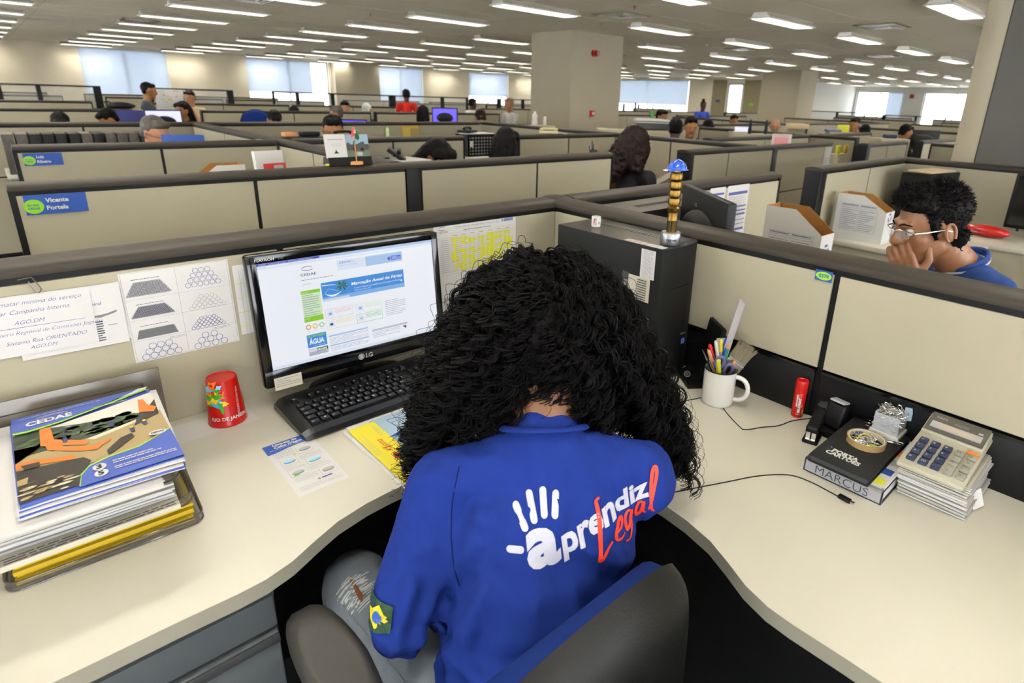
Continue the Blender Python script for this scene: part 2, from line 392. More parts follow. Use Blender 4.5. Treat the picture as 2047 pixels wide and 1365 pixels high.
# ------------------------------------------------------------------ cubicle partitions
def partition(axis, face, a0, a1, joints, label, z1=1.13, posts=(), strip=False, ends=(True, True), glassz=None, th=.09, group='low office partitions'):
    """axis 'x': runs along x, near face at y=face; axis 'y': runs along y, face at x=face (thickness goes positive)"""
    t = thing('partition', label, 'partition', ((a0+a1)/2, face+th/2, 0) if axis == 'x' else (face+th/2, (a0+a1)/2, 0), 0 if axis == 'x' else PI/2, group)
    L = (a1-a0)/2; s = 1 if axis == 'x' else 1; mid = (a0+a1)/2
    # local x = along, local y = normal; axis y: local x = +y world, local y = -x world
    h = th/2
    g = G(); g.bx(-L, L, -h+.006, h-.006, .03, z1-.012, 'black'); g.obj('frame', t)
    cuts = [a0]+list(joints)+[a1]; post_iv = [(p-.04, p+.04) for p in posts]
    for i in range(len(cuts)-1):
        u0, u1 = cuts[i]-mid+(.008 if i or ends[0] else 0), cuts[i+1]-mid-(.008 if i < len(cuts)-2 or ends[1] else 0)
        if any(p0 <= (cuts[i]+cuts[i+1])/2 <= p1 for p0, p1 in post_iv): continue
        g = G(); top = (glassz or z1)-.027
        for sg in (-1, 1):
            for zz0, zz1 in ((.12, .72), (.732, top)):
                if strip and sg == strip and zz0 > .7: zz0 = .87
                g.bx(u0, u1, sg*(h-.006), sg*h, zz0, zz1, 'panel')
        g.obj('panel', t)
    g = G()
    prof = [(-h-.004, -.012), (-h-.006, 0)]+[(-(h+.006)*math.cos(a), .014*math.sin(a)) for a in [i*PI/10 for i in range(1, 10)]]+[(h+.006, 0), (h+.004, -.012)]
    n = len(prof); vs = [(-L-.004, y, z1+z) for y, z in prof]+[(L+.004, y, z1+z) for y, z in prof]
    g.add(vs, [(i, (i+1) % n, (i+1) % n+n, i+n) for i in range(n)]+[tuple(range(n))[::-1], tuple(range(n, 2*n))], 'cap'); g.obj('top_cap', t)
    for k, e in enumerate(ends):
        if e:
            g = G(); x = (-L-.006, -L+.012) if k == 0 else (L-.012, L+.006); g.bx(*x, -h-.002, h+.002, 0, z1-.006, 'black'); g.obj('end_trim', t)
    for p in posts:
        g = G(); g.bx(p-.04-mid, p+.04-mid, -h-.004, h+.004, 0, z1+.004, 'black', bev=.004); g.obj('post', t)
    if strip:
        for i in range(len(cuts)-1):
            g = G(); u0, u1 = cuts[i]-mid+.008, cuts[i+1]-mid-.008
            y0, y1 = (h-.004, h+.004) if strip > 0 else (-h-.004, -h+.004)
            g.bx(u0, u1, y0, y1, .73, .863, 'black', bev=.003); g.bx(u0, u1, y0-.003, y1+.003, .858, .866, 'black_gloss'); g.obj('cable_duct', t)
    return t
def glass_partition(axis, face, a0, a1, cuts, label, z1=1.38, zg=.95, wide=(False, True)):
    th = .08
    t = thing('glazed_partition', label, 'glazed partition', ((a0+a1)/2, face+th/2, 0) if axis == 'x' else (face+th/2, (a0+a1)/2, 0), 0 if axis == 'x' else PI/2, 'tall glazed partitions')
    L = (a1-a0)/2; mid = (a0+a1)/2; h = th/2
    g = G(); g.bx(-L, L, -h, h, 0, zg, 'panel'); g.obj('panel', t)
    g = G(); g.bx(-L, L, -h, h, z1-.025, z1+.005, 'black'); g.bx(-L, L, -h-.002, h+.002, zg-.01, zg+.012, 'cap'); g.obj('rail', t)
    xs = [a0]+list(cuts)+[a1]
    for i, x in enumerate(xs):
        wd = .07 if 0 < i < len(xs)-1 else (.12 if wide[0 if i == 0 else 1] else .035)
        x0 = x-mid-(0 if i == 0 else wd if i == len(xs)-1 else wd/2)
        g = G(); g.bx(x0, x0+wd, -h-.003, h+.003, 0, z1, 'black'); g.obj('post', t)
        if i < len(xs)-1:
            g = G(); g.bx(x-mid+.02, xs[i+1]-mid-.02, -.003, .003, zg, z1-.02, 'clear'); g.obj('pane', t)
    return t
mat('clear', 'e8eef0', .05, alpha=.12)
partition('x', 0, -2.75, 0, (-1.82, -.9), 'partition behind the computer screen with pinned papers, worktop against it', ends=(True, False))
partition('y', 0, -2.7, 0, (-1.88, -.956), 'partition right of the corner, black cable duct at its foot and a 0379 sticker', strip=1, ends=(True, False))
t = thing('partition_hub', 'rounded joining cap where the three nearest partitions meet', 'partition post', (.045, .045, 0))
g = G(); g.bx(-.046, .046, -.046, .046, 0, 1.125, 'black'); g.obj('post', t)
g = G(); g.sph((0, 0, 1.128), .066, 'cap', 24, 1, 1, .32); g.obj('cap', t)
partition('x', 0, .1, 1.58, (.84,), 'partition past the corner with printed sheets, behind the neighbouring tower and screen', ends=(False, True))
partition('x', 1.18, -1.34, 1.6, (-.59, .10, .18, .95), 'partition with the blue and green name plate, first across the aisle', posts=(.14,))
partition('y', .05, 1.28, 4.95, (2.2, 3.1, 4.0), 'partition running away from the aisle behind the black photo calendar', ends=(False, False))
partition('x', 2.75, -1.27, .03, (-.62,), 'partition with the second, smaller name plate, below the row of black binders', ends=(True, False))
partition('x', 2.8, .16, 1.55, (.9,), 'partition below the bearded man with the round cornered end', ends=(False, True))
partition('x', 5.0, -2.6, 3.3, (-1.7, -.75, .2, 1.3, 2.3), 'long partition behind the bearded man carrying a yellow photo frame', ends=(True, False))
partition('y', 3.4, 1.2, 5.3, (2.05, 2.9, 3.8, 4.6), 'partition receding behind the black basket and the curly haired woman', ends=(False, False))
partition('x', 2.75, 2.1, 3.38, (2.72,), 'partition with the cream telephone on its cap', posts=(), ends=(True, False))
partition('x', 1.08, 2.3, 4.75, (2.85, 3.55, 3.63), 'partition behind the blue hard hat trophy with black end post', posts=(2.34, 3.59), ends=(True, False))
partition('x', .82, 4.95, 6.1, (5.5,), 'short partition right of the hard hat partition, between two black posts', posts=(4.99,), ends=(True, True))
partition('x', 0, 2.06, 3.46, (2.8,), 'partition with thick black end post behind the white cardboard boxes', posts=(2.10,), ends=(True, False))
partition('y', 3.46, -2.6, 0.08, (-1.5, -.75), 'partition in front of the tall grey pillar', ends=(True, False))
# ------------------------------------------------------------------ the L shaped worktop in front
Z = .74
def arc(cx, cy, r, a0, a1, n=12): return [(cx+r*math.cos(R_(a0+(a1-a0)*i/n)), cy+r*math.sin(R_(a0+(a1-a0)*i/n))) for i in range(n+1)]
edge_r = [(-.63, -2.6), (-.63, -1.30), (-.632, -1.22), (-.630, -1.18), (-.618, -1.135), (-.596, -1.09), (-.574, -1.04), (-.561, -.98), (-.557, -.93)]
edge = edge_r+arc(-.78, -.78, .223, 0, 90, 10)+[(y, x) for x, y in edge_r[::-1]]
edge = [(x, y+.005) if y > -.66 else (x, y) for x, y in edge]
def worktop(name, pts, label, z=Z, th=.028, **kw):
    t = thing(name, label, 'worktop', (pts[0][0], pts[0][1], 0), 0, kw.get('group'))
    o = (pts[0][0], pts[0][1]); P = [(x-o[0], y-o[1]) for x, y in pts]
    g = G(); g.prism(P, z-th, z, 'desk', 'desk_edge'); g.obj('top', t, 30)
    return t
wt = worktop('worktop', [(-.001, -2.6), (-.001, -.001), (-2.6, -.001)]+edge[::-1], 'cream L-shaped worktop with curved inner corner, nearest to the camera')
wt_o = wt.location
for a, b in (((-.6, -2.5), (-.02, -2.5)), ((-2.5, -.02), (-2.5, -.6))):
    g = G(); g.bx(min(a[0], b[0])-wt_o.x, max(a[0], b[0])-wt_o.x+.02, min(a[1], b[1])-wt_o.y, max(a[1], b[1])-wt_o.y+.02, 0, Z-.028, 'panel'); g.obj('side_panel', wt)
g = G(); g.bx(-.45-wt_o.x, -.43-wt_o.x, -2.45-wt_o.y, -.45-wt_o.y, .02, Z-.03, 'black'); g.obj('modesty_shade_panel', wt)  # black modesty panel, also stands in for the shade under the right wing
g = G(); g.bx(-1.15-wt_o.x, -.14-wt_o.x, -.12-wt_o.y, -.10-wt_o.y, .02, Z-.03, 'black'); g.obj('modesty_shade_panel', wt)  # lengthened in black to stand in for under-desk shade
# drawer pedestal under the left wing
t = thing('drawer_pedestal', 'dark grey drawer pedestal under the left wing of the near worktop', 'drawer unit', (-1.42, -.32, 0))
mat('pedestal', '53585a', .6, bump=.05, bscale=500)
g = G(); g.bx(-.26, .26, -.25, .25, .04, .705, 'pedestal'); g.obj('carcass', t)
for z0, z1 in ((.05, .245), (.255, .45), (.46, .60), (.61, .70)):
    g = G(); g.bx(-.255, .255, -.272, -.25, z0, z1, 'pedestal', bev=.004); d = g.obj('drawer', t)
    g = G(); g.bx(-.255, .255, -.277, -.272, z1-.022, z1-.004, 'dark_grey', bev=.002); g.obj('handle', d)
# ------------------------------------------------------------------ monitor
def sheet(name, w, h, label, cat, M, parts=None, base='paper', th=.0004, bend=None, parent=None, group=None):
    g = G(); g.rect(0, 0, w, h, 0, base); g.rect(0, 0, w, h, -th, base)
    if parts: parts(g)
    g.M = Matrix()
    o = g.obj(name, parent, 0); o.matrix_world = M
    if not parent: tag(o, label, cat, group)
    return o
mt = thing('computer_monitor', 'black widescreen monitor showing a web page, in front of the seated woman', 'monitor', (-.762, -.100, Z), R_(-1.7))
MM = Matrix.Translation((0, -.013, .06)) @ Matrix.Rotation(R_(-5), 4, 'X')     # local frame of the tilted head
def inM(g): g.v = [tuple(MM @ Vector(p)) for p in g.v]; return g
W2, H = .240, .318
g = G(); g.box((0, .017, H/2), (2*W2, .03, H), 'black_gloss', bev=.008, seg=3); g.box((0, .045, H/2), (.34, .045, .22), 'black', bev=.015); inM(g).obj('housing', mt)
g = G()
for a in ((-W2+.002, W2-.002, .004, .044), (-W2+.002, W2-.002, H-.021, H-.002), (-W2+.002, -.219, .004, H-.003), (.219, W2-.002, .004, H-.003)):
    g.bx(a[0], a[1], -.001, .006, a[2], a[3], 'black_gloss', bev=.0015)
T0 = Matrix.Rotation(PI/2, 4, 'X')
g.M = T0
g.text('FLATRON', .0095, 'light_grey', -.222, H-.0155, .0022, bold=.0002); g.text('E1941', .005, 'grey', -.172, H-.0155, .0022)
g.text('LG', .016, 'light_grey', .004, .018, .0022, bold=.0003); g.disc(-.008, .0235, .008, .008, .0021, 'light_grey'); g.ring(-.008, .0235, .0062, .0012, .0024, 'dark_grey')
g.text('10', .010, 'light_grey', .225, .030, .0022)
g.M = Matrix(); inM(g).obj('bezel', mt)
mat('scr_white', (.90, .93, 1.0), .3, emit=.36)
for n_, h_ in dict(scr_blue='2f62d8', scr_navy='3328b8', scr_lblue='a9c8ee', scr_pale='dfe9f8', scr_lime='8fd22a', scr_mint='d5efc4', scr_sea='3f8fe0', scr_sky='7fb4f0', scr_sand='cfdff0', scr_orange='e9a03c', scr_gold='ecc24c', scr_green='9ad38a', scr_text='8d93ac', scr_ink='3a3f66', scr_pink='f3c4cf', scr_palm='2f6a34', scr_grey='c0c4cf', scr_yell='efe7b0').items():
    mat(n_, h_, .3, emit=.36)
def screen_page(g):
    z = .0003
    def r(x0, y0, x1, y1, m, k=1): g.rect(x0, y0, x1, y1, z*k, m)
    w, h = .438, .253
    r(0, h-.006, w, h, 'scr_lblue'); r(0, h-.005, .139, h-.0005, 'scr_navy', 2); g.text('CEDAE - Portal Corporativo - Windows Internet Explorer', .0042, 'scr_white', .004, h-.0042, z*3, width=.12)
    r(0, .240, w, h-.006, 'scr_pale'); r(.02, .243, .30, .2455, 'scr_white', 2); r(.07, .244, .13, .2446, 'scr_text', 3)
    r(0, 0, w, .0075, 'scr_pale'); g.text('100%', .004, 'scr_text', .405, .002, z*2)
    g.text('CEDAE', .0085, 'scr_ink', .0905, .2100, z*2, width=.036, bold=.0001)
    for k_ in range(2):
        g.bend(lambda p: p)
        pts = [(.108+(.016-.002*k_)*math.cos(a), .2265+(.0058-.001*k_)*math.sin(a)) for a in [R_(40+i*15) for i in range(20)]]
    for i in range(len(pts)-1):
        a, b = pts[i], pts[i+1]; g.poly([(a[0], a[1], z*2), (b[0], b[1], z*2), (b[0], b[1]+.0012, z*2), (a[0], a[1]+.0012, z*2)], 'scr_ink')
    r(.1779, .2098, .349, .234, 'scr_lblue'); r(.1779, .2098, .25, .234, 'scr_pale', 2)
    g.text('CEDAE', .007, 'scr_blue', .1835, .2262, z*3, width=.030); g.text('net', .006, 'scr_sky', .2150, .2262, z*3); g.text('Portal de Intranet da Companhia', .0035, 'scr_sky', .1835, .2205, z*3)
    r(.318, .2150, .3455, .2262, 'scr_blue', 3); g.disc(.3125, .2203, .004, .005, z*3, 'scr_blue'); g.lines(.320, .2165, .344, .2250, 3, 'scr_white', z*4)
    g.lines(.091, .1985, .166, .2025, 1, 'scr_text', z*2); g.lines(.091, .188, .112, .192, 1, 'scr_grey', z*2)
    # banner
    r(.1338, .1395, .3490, .1862, 'scr_sea'); r(.1338, .1395, .3490, .150, 'scr_sky', 2); r(.1338, .1395, .20, .1455, 'scr_sand', 3)
    for a in (200, 235, 160, 125, 300, 340, 20, 60):
        l = .016; cx, cy = .184, .173
        g.poly([(cx, cy, z*4), (cx+l*.6*math.cos(R_(a-14)), cy+l*.6*math.sin(R_(a-14)), z*4), (cx+l*math.cos(R_(a)), cy+l*math.sin(R_(a))-.002, z*4), (cx+l*.6*math.cos(R_(a+14)), cy+l*.6*math.sin(R_(a+14)), z*4)], 'scr_palm')
    g.poly([(.136, .1815, z*4), (.16, .1795, z*4), (.184, .173, z*4), (.16, .1775, z*4), (.136, .178, z*4)], 'scr_sand')
    hp = [(.140+.04*i/10, .158-.009*math.sin(PI*i/10)) for i in range(11)]
    g.poly([(x, y, z*4) for x, y in hp]+[(x, y+.004*math.sin(PI*i/10)+.0005, z*4) for i, (x, y) in list(enumerate(hp))[::-1]], 'scr_white')
    g.tube([(.140, .158, z*3), (.150, .170, z*3), (.180, .158, z*3)], .0003, 'scr_white', 3)
    g.text('Marcação Anual de Férias', .0105, 'scr_white', .2070, .1685, z*5, width=.137, bold=.00025, shear=.15)
    g.text('Confira mais as instruções para Marcação de Férias', .005, 'scr_white', .2130, .1590, z*5, width=.124, shear=.15); g.text('para o exercício 2017', .005, 'scr_white', .2130, .1530, z*5, shear=.15)
    g.disc(.3405, .1580, .003, .003, z*5, 'scr_sand')
    # left menu
    r(.085, .109, .130, .1750, 'scr_mint'); r(.085, .1670, .130, .1745, 'scr_lime', 2); r(.085, .0980, .130, .1110, 'scr_lime', 2); g.lines(.087, .112, .125, .166, 10, 'scr_text', z*3, .3)
    g.text('Serviços', .0045, 'scr_white', .087, .169, z*3); g.text('Acesso', .004, 'scr_white', .087, .105, z*3)
    for x, m in ((.0920, 'scr_orange'), (.1078, 'scr_gold'), (.1236, 'scr_green')):
        g.disc(x, .0855, .0062, .0062, z*2, m); g.disc(x, .0855, .0038, .0038, z*3, 'scr_white'); r(x-.004, .0752, x+.004, .0760, 'scr_grey', 2)
    r(.0848, .0335, .1310, .0660, 'scr_sea'); g.text('ECONOMIZE', .0075, 'scr_lime', .0875, .0590, z*3, width=.040, bold=.0003)
    g.text('ÁGUA', .017, 'scr_white', .0890, .0420, z*3, width=.036, bold=.0006); g.text('evite o desperdício', .0035, 'scr_pale', .1000, .0365, z*3)
    r(.0850, .0130, .1315, .0300, 'scr_grey'); r(.105, .022, .1315, .030, 'scr_palm', 2); g.text('NOVO GRANDE', .0062, 'scr_white', .0865, .0235, z*4, width=.042, bold=.0003); g.lines(.087, .0135, .128, .022, 3, 'scr_text', z*3, .4)
    # cards
    for (x0, y0, m, ic) in ((.1350, .0955, 'scr_pink', 'scr_sky'), (.2110, .0945, 'scr_mint', 'scr_sky'), (.1350, .0685, 'scr_yell', 'scr_ink'), (.2110, .0675, 'scr_green', 'scr_grey')):
        x1, y1 = x0+.069, y0+.0235; r(x0, y0, x1, y1, m); r(x0+.0012, y0+.0012, x1-.001, y1-.001, 'scr_white', 2)
        r(x0+.005, y0+.005, x0+.0195, y1-.004, 'scr_pale', 3); g.disc(x0+.012, y0+.012, .004, .003, z*4, ic); g.lines(x0+.024, y0+.010, x1-.004, y1-.003, 3, m, z*4, .45, seed=3)
    r(.1366, .0495, .2370, .0532, 'scr_lblue'); r(.1366, .0250, .2370, .0285, 'scr_lblue'); r(.2468, .0375, .3468, .0425, 'scr_grey')
    g.lines(.1375, .0310, .2370, .0480, 5, 'scr_text', z*2, .22); g.lines(.1375, .0120, .2370, .0235, 3, 'scr_text', z*2, .22, seed=4)
    g.lines(.2480, .0200, .3250, .0360, 4, 'scr_text', z*2, .25, seed=5); g.lines(.2897, .0700, .3469, .1135, 9, 'scr_text', z*2, .22, seed=6)
    g.poly([(.331, .034, z*3), (.343, .0345, z*3), (.342, .026, z*3), (.338, .029, z*3)], 'scr_ink')
SM = Matrix.Translation((-.219, -.0006, .0445)) @ Matrix.Rotation(PI/2, 4, 'X')
g = G(); g.rect(0, 0, .438, .253, 0, 'scr_white'); screen_page(g); g.v = [tuple(MM @ SM @ Vector(p)) for p in g.v]; g.obj('screen', mt, 0)
g = G(); g.cyl((0, .052, .008), (0, .052, .12), .022, 'black', n=20); g.obj('neck', mt)
g = G(); g.lathe([(.125, 0), (.125, .004), (.12, .010), (.05, .018), (.0, .020)], 'black_gloss', (0, .052, 0), 40, sx=1.0, sy=.34); g.obj('foot', mt)
g = G(); g.box((-.190, -.003, .010), (.062, .0015, .030), 'paper_warm'); g.M = Matrix.Translation((-.220, -.0040, -.003)) @ Matrix.Rotation(PI/2, 4, 'X'); g.lines(.002, .004, .058, .026, 4, 'grey_ink', .0004, .3); g.M = Matrix(); inM(g).obj('asset_sticker', mt, label='cream asset sticker on the lower left bezel')
g = G(); g.tube([(.15, .03, .004), (.20, .0, .004), (.26, .02, .004), (.30, .05, .004)], .0035, 'black', 6); g.tube([(.10, .05, .004), (.18, .02, .004), (.24, .045, .004), (.31, .035, .004)], .003, 'black', 6)
tag(g.obj('monitor_cables'), 'black cables curling on the worktop beside the monitor foot', 'cable').matrix_world = Matrix.Translation((-.762, -.100, Z+.0005))
# ------------------------------------------------------------------ keyboard
mat('key', '0c0c0e', .35); mat('kbody', '161619', .3, bump=.04, bscale=800); mat('kshine', '3c3b3e', .3)
kb = thing('keyboard', 'black computer keyboard in front of the monitor', 'keyboard', (-.985, -.286, Z), R_(1.0))
g = G()
prof = [(0, .006), (.004, .016), (.024, .020), (.028, .017), (.155, .030), (.185, .032), (.195, .026), (.197, .004)]
xs = [0, .012, .03, .43, .448, .458]
def kz(x, y):   # rounded ends
    return max(0, .012-.0)*0
vs = []; n = len(prof)
for i, x in enumerate(xs):
    e = {0: .024, 1: .008, 2: 0, 3: 0, 4: .008, 5: .024}[i]; zz = {0: .6, 1: .92, 2: 1, 3: 1, 4: .92, 5: .6}[i]
    vs += [(x, y0*(1-e*2)+e*.12, .002+(z0-.002)*zz) for y0, z0 in prof]
fs = [(k*n+i, (k+1)*n+i, (k+1)*n+i+1, k*n+i+1) for k in range(len(xs)-1) for i in range(n-1)]
fs += [tuple(range(n))[::-1], tuple(range((len(xs)-1)*n, len(xs)*n))]+[(k*n, k*n+n-1, (k+1)*n+n-1, (k+1)*n) for k in range(len(xs)-1)]
g.add(vs, fs, 'kbody'); g.obj('body', kb, 35)
kg = 0.019
def keycap(x, y, wk, lab=None, hk=1):
    z0 = .0175+(y-.028)*.105
    g = G(); w_, h_ = wk*kg-.0022, hk*kg-.0022
    b = [(x, y), (x+w_, y), (x+w_, y+h_), (x, y+h_)]; tp = [(x+.002, y+.0028), (x+w_-.002, y+.0028), (x+w_-.002, y+h_-.0012), (x+.002, y+h_-.0012)]
    vs = [(p[0], p[1], z0-.002+(p[1]-y)*.1) for p in b]+[(p[0], p[1], z0+.0065+(p[1]-y)*.12) for p in tp]
    g.add(vs, [(0, 1, 5, 4), (1, 2, 6, 5), (2, 3, 7, 6), (3, 0, 4, 7), (4, 5, 6, 7)], 'key')
    if lab:
        if lab == '#': g.box((x+w_/2, y+h_*.6, z0+.0085), (.0045, .004, .0004), 'white', rx=R_(7))
        else: g.text(lab, .0068 if len(lab) == 1 else .004, 'white', x+.0035, y+h_*.42, z0+.0080, bold=.0002)
    return g.obj('key', kb, 20)
rows = [(.030, [(1.25, 'Ctrl'), (1.25, '#'), (1.25, 'Alt'), (6.25, None), (1.25, 'Gr'), (1.25, '#'), (1.25, '#'), (1.25, 'Ctrl')]),
        (.049, [(1.25, 'Sh'), (1, '|')]+[(1, c) for c in 'ZXCVBNM,.;']+[(1, '/'), (1.75, 'Shift')]),
        (.068, [(1.75, 'Caps')]+[(1, c) for c in 'ASDFGHJKLÇ~']+[(2.25, 'Enter')]),
        (.087, [(1.5, 'Tab')]+[(1, c) for c in 'QWERTYUIOP´[']+[(1.5, ']')]),
        (.106, [(1, c) for c in "'1234567890-="]+[(2, '<-')])]
for y, ks in rows:
    x = .026
    for wk, lab in ks: keycap(x, y, wk, lab); x += wk*kg
    x = .026+15*kg+.006
    if y in (.030,):
        for c in '<v>': keycap(x, y, 1, c); x += kg
    elif y == .049: keycap(x+kg, y, 1, '^')
    elif y in (.087, .106):
        for c in ('Del', 'End', 'PD') if y == .087 else ('Ins', 'Hm', 'PU'): keycap(x, y, 1, c); x += kg
    x = .026+18*kg+.012
    for k_, c in enumerate({.030: '0.', .049: '123', .068: '456', .087: '789', .106: '/*-'}[y]):
        keycap(x+k_*kg, y, 1, c)
x = .026
for k_ in range(13):
    keycap(x, .136, .95, 'Esc' if k_ == 0 else 'F%d' % k_); x += kg*(2 if k_ == 0 else 1.08 if k_ not in (4, 8) else 1.55)
g = G(); g.bx(.40, .445, .142, .156, .028, .0315, 'kshine', bev=.001); g.obj('indicator_panel', kb)
# ------------------------------------------------------------------ papers pinned on the partition behind the monitor
FA = lambda x, z, rot=0, y=-.0015: facing((x, y, z), (math.cos(rot), 0, math.sin(rot)), (-math.sin(rot), 0, math.cos(rot)))
def piles(g):
    w, h = .205, .20; z = .0003
    for x in (.003, .1, .202): g.rect(x-.0003, .002, x+.0003, h-.002, z, 'grey_ink')
    for y in (.002, .048, .094, .140, .198): g.rect(.003, y, .202, y+.0004, z, 'grey_ink')
    def trap(x0, y0, x1, y1, cols, rows_, r, wd, m, n=10):
        dx = (x1-x0)/cols
        for j in range(rows_):
            k = cols-j if r > .0015 else cols-int(j*.9)
            for i in range(k):
                cx = x0+dx*(i+.5)+(cols-k)*dx/2; cy = y0+(y1-y0)*(j+.5)/rows_
                g.ring(cx, cy, r, wd, z*1.5, m, n)
    trap(.006, .1475, .088, .1775, 20, 9, .0020, .0009, 'ink', 6)
    trap(.008, .1000, .087, .1240, 24, 10, .0017, .0009, 'ink', 6)
    g.poly2([(.010, .0525), (.0875, .0525), (.080, .0725), (.017, .0725)], z, 'grey')
    for i in range(14): g.rect(.012+.0002*i, .0535+i*.0013, .085-.0002*i, .0539+i*.0013, z*2, 'dark_grey')
    trap(.012, .004, .088, .038, 5, 3, .0072, .0009, 'blue_ink', 20)
    trap(.110, .003, .182, .038, 4, 3, .0072, .0009, 'blue_ink', 20)
    trap(.112, .0500, .182, .0760, 8, 5, .0040, .0008, 'blue_ink', 14)
    trap(.114, .0960, .190, .1270, 7, 5, .0045, .0006, 'grey_ink', 14)
    trap(.114, .1475, .186, .1900, 6, 4, .0056, .0008, 'blue_ink', 16)
    for y in (.182, .1275, .079): g.lines(.02, y, .07, y+.003, 1, 'ink', z)
    g.lines(.155, .040, .190, .046, 2, 'grey_ink', z); g.lines(.068, .039, .098, .045, 2, 'grey_ink', z)
sheet('printed_sheet', .205, .2, 'printed sheet of stacked pipe diagrams taped left of the monitor', 'paper sheet', FA(-1.222, .8975, 0), piles)
def note1(g):
    r = random.Random(2); z = .0004
    for s_, x, y, sz in (('+ desmatar mínima do serviço', .005, .100, .012), ('Equipar Campanha Interna', .002, .083, .012), ('AGO.DM', .045, .062, .011),
                         ('Número Regional de Comissões Jogadas', .005, .042, .0105), ('Sistema Rua ORIENTADO', .028, .023, .011), ('AGO.DM', .060, .010, .010)):
        g.text(s_, sz, 'blue_ink', x, y, z, shear=.35, bold=-.00015)
    g.rect(0, .0555, .150, .0562, z, 'blue_ink')
sheet('handwritten_note', .165, .118, 'handwritten note clipped over the other papers at the left end', 'note', FA(-1.44, .968, R_(-1.5), -.006), note1, 'paper')
def note2(g):
    g.text('mind', .010, 'blue_ink', .115, .088, .0004, shear=.3); g.lines(.120, .010, .132, .055, 9, 'ink', .0004, .5); g.lines(.140, .040, .155, .046, 1, 'grey_ink', .0004)
    x0 = [(.113, .062), (.122, .0625), (.13, .061), (.14, .064), (.15, .066), (.158, .069), (.158, .073), (.14, .068), (.113, .066)]; g.poly2(x0, .0004, 'grey')
sheet('torn_sheet', .170, .130, 'torn white sheet with a ragged edge behind the handwritten note', 'paper sheet', FA(-1.395, .955, R_(-1), -.004), note2, 'paper')
sheet('plain_sheet', .16, .125, 'plain white sheet showing behind the torn sheet', 'paper sheet', FA(-1.382, .956, R_(.6), -.002), None, 'paper')
g = G(); g.tube([(-.012, -.003, .008), (.008, -.004, .010), (.014, -.004, -.004), (.018, -.004, -.016), (.013, -.004, -.022), (.008, -.004, -.018), (.002, -.004, .002)], .0011, 'steel', 6)
o = g.obj('paper_clip'); o.location = (-1.360, -.009, 1.108); tag(o, 'large bent steel paper clip holding the handwritten note to the partition', 'paper clip')
def yl(g):
    for i, y in enumerate((.02, .055, .09, .125)): g.rect(0, y, .09, y+.0016, .0004, 'hl')
    g.rect(.012, 0, .0126, .16, .0004, 'grey_ink'); g.rect(.020, 0, .0204, .16, .0004, 'grey_ink')
mat('hl', 'c9c830', .7)
sheet('lined_sheet', .10, .17, 'sheet with yellow highlighted lines half hidden behind the left edge of the monitor', 'paper sheet', FA(-1.010, .910, 0), yl)
def sched(g):   # origin (-.478, .77)
    X = lambda x: x+.478; Zz = lambda z_: z_-.770; z = .0003
    def hl_(x0, z0, x1, z1, m='grey_ink', k=1): g.rect(X(x0), Zz(z0), X(x1), Zz(z1), z*k, m)
    for zz in (1.0805, 1.068, .955, .962): hl_(-.467, zz, -.188, zz+.0005)
    hl_(-.467, 1.0935, -.188, 1.094); cols = [-.421, -.391, -.359, -.326, -.292, -.258, -.223, -.188]
    for x in [-.467, -.458]+cols: hl_(x, .955, x+.0004, 1.0805)
    r = random.Random(5)
    for i in range(7):
        for j in range(17):
            z0 = .963+j*.0061
            if r.random() < .78: hl_(cols[i]+(.001 if r.random() < .7 else .012), z0, cols[i+1]-(.001 if r.random() < .7 else .012), z0+.0061, 'hl')
            hl_(cols[i]+.002, z0+.002, cols[i]+.010, z0+.003, 'grey_ink', 2); hl_(cols[i]+.018, z0+.002, cols[i]+.026, z0+.003, 'grey_ink', 2)
            if i == 0: hl_(-.455, z0+.001, -.425, z0+.0025, 'grey_ink', 2)
    for i in range(7): hl_(cols[i]+.006, 1.0725, cols[i]+.024, 1.0745, 'grey_ink')
    g.text('CEDAE', .0085, 'ink', X(-.466), Zz(1.0845), z, width=.036); 
    pts = [(-.448+.014*math.cos(a), 1.097+.0055*math.sin(a)) for a in [R_(50+i*16) for i in range(17)]]
    for i in range(16): a, b = pts[i], pts[i+1]; g.poly([(X(a[0]), Zz(a[1]), z), (X(b[0]), Zz(b[1]), z), (X(b[0]), Zz(b[1])+.0014, z), (X(a[0]), Zz(a[1])+.0014, z)], 'ink')
    g.lines(X(-.405), Zz(1.095), X(-.245), Zz(1.101), 1, 'grey_ink', z); g.lines(X(-.375), Zz(1.084), X(-.275), Zz(1.089), 1, 'ink', z)
    hl_(-.223, 1.0955, -.187, 1.1035, 'blue'); g.disc(X(-.229), Zz(1.0995), .0035, .0042, z, 'grey'); g.lines(X(-.221), Zz(1.0965), X(-.189), Zz(1.1025), 2, 'paper', z*2)
    g.lines(X(-.46), Zz(.80), X(-.33), Zz(.89), 16, 'grey_ink', z, .25)
sheet('schedule_sheet', .304, .335, 'printed timetable with yellow highlighted cells pinned right of the monitor', 'paper sheet', FA(-.478, .770, 0, -.002), sched)
# sticker 0379
t = facing((-.0035, -.907, 1.0845), (0, -1, 0), (0, 0, 1))
def st(g): g.disc(.020, .0125, .0185, .0098, .0003, 'lime'); g.text('0379', .0118, 'blue', .020, .0085, .0005, 'CENTER', bold=.0003)
sheet('number_sticker', .040, .0255, 'small blue sticker with green oval reading 0379', 'sticker', t, st, 'blue')
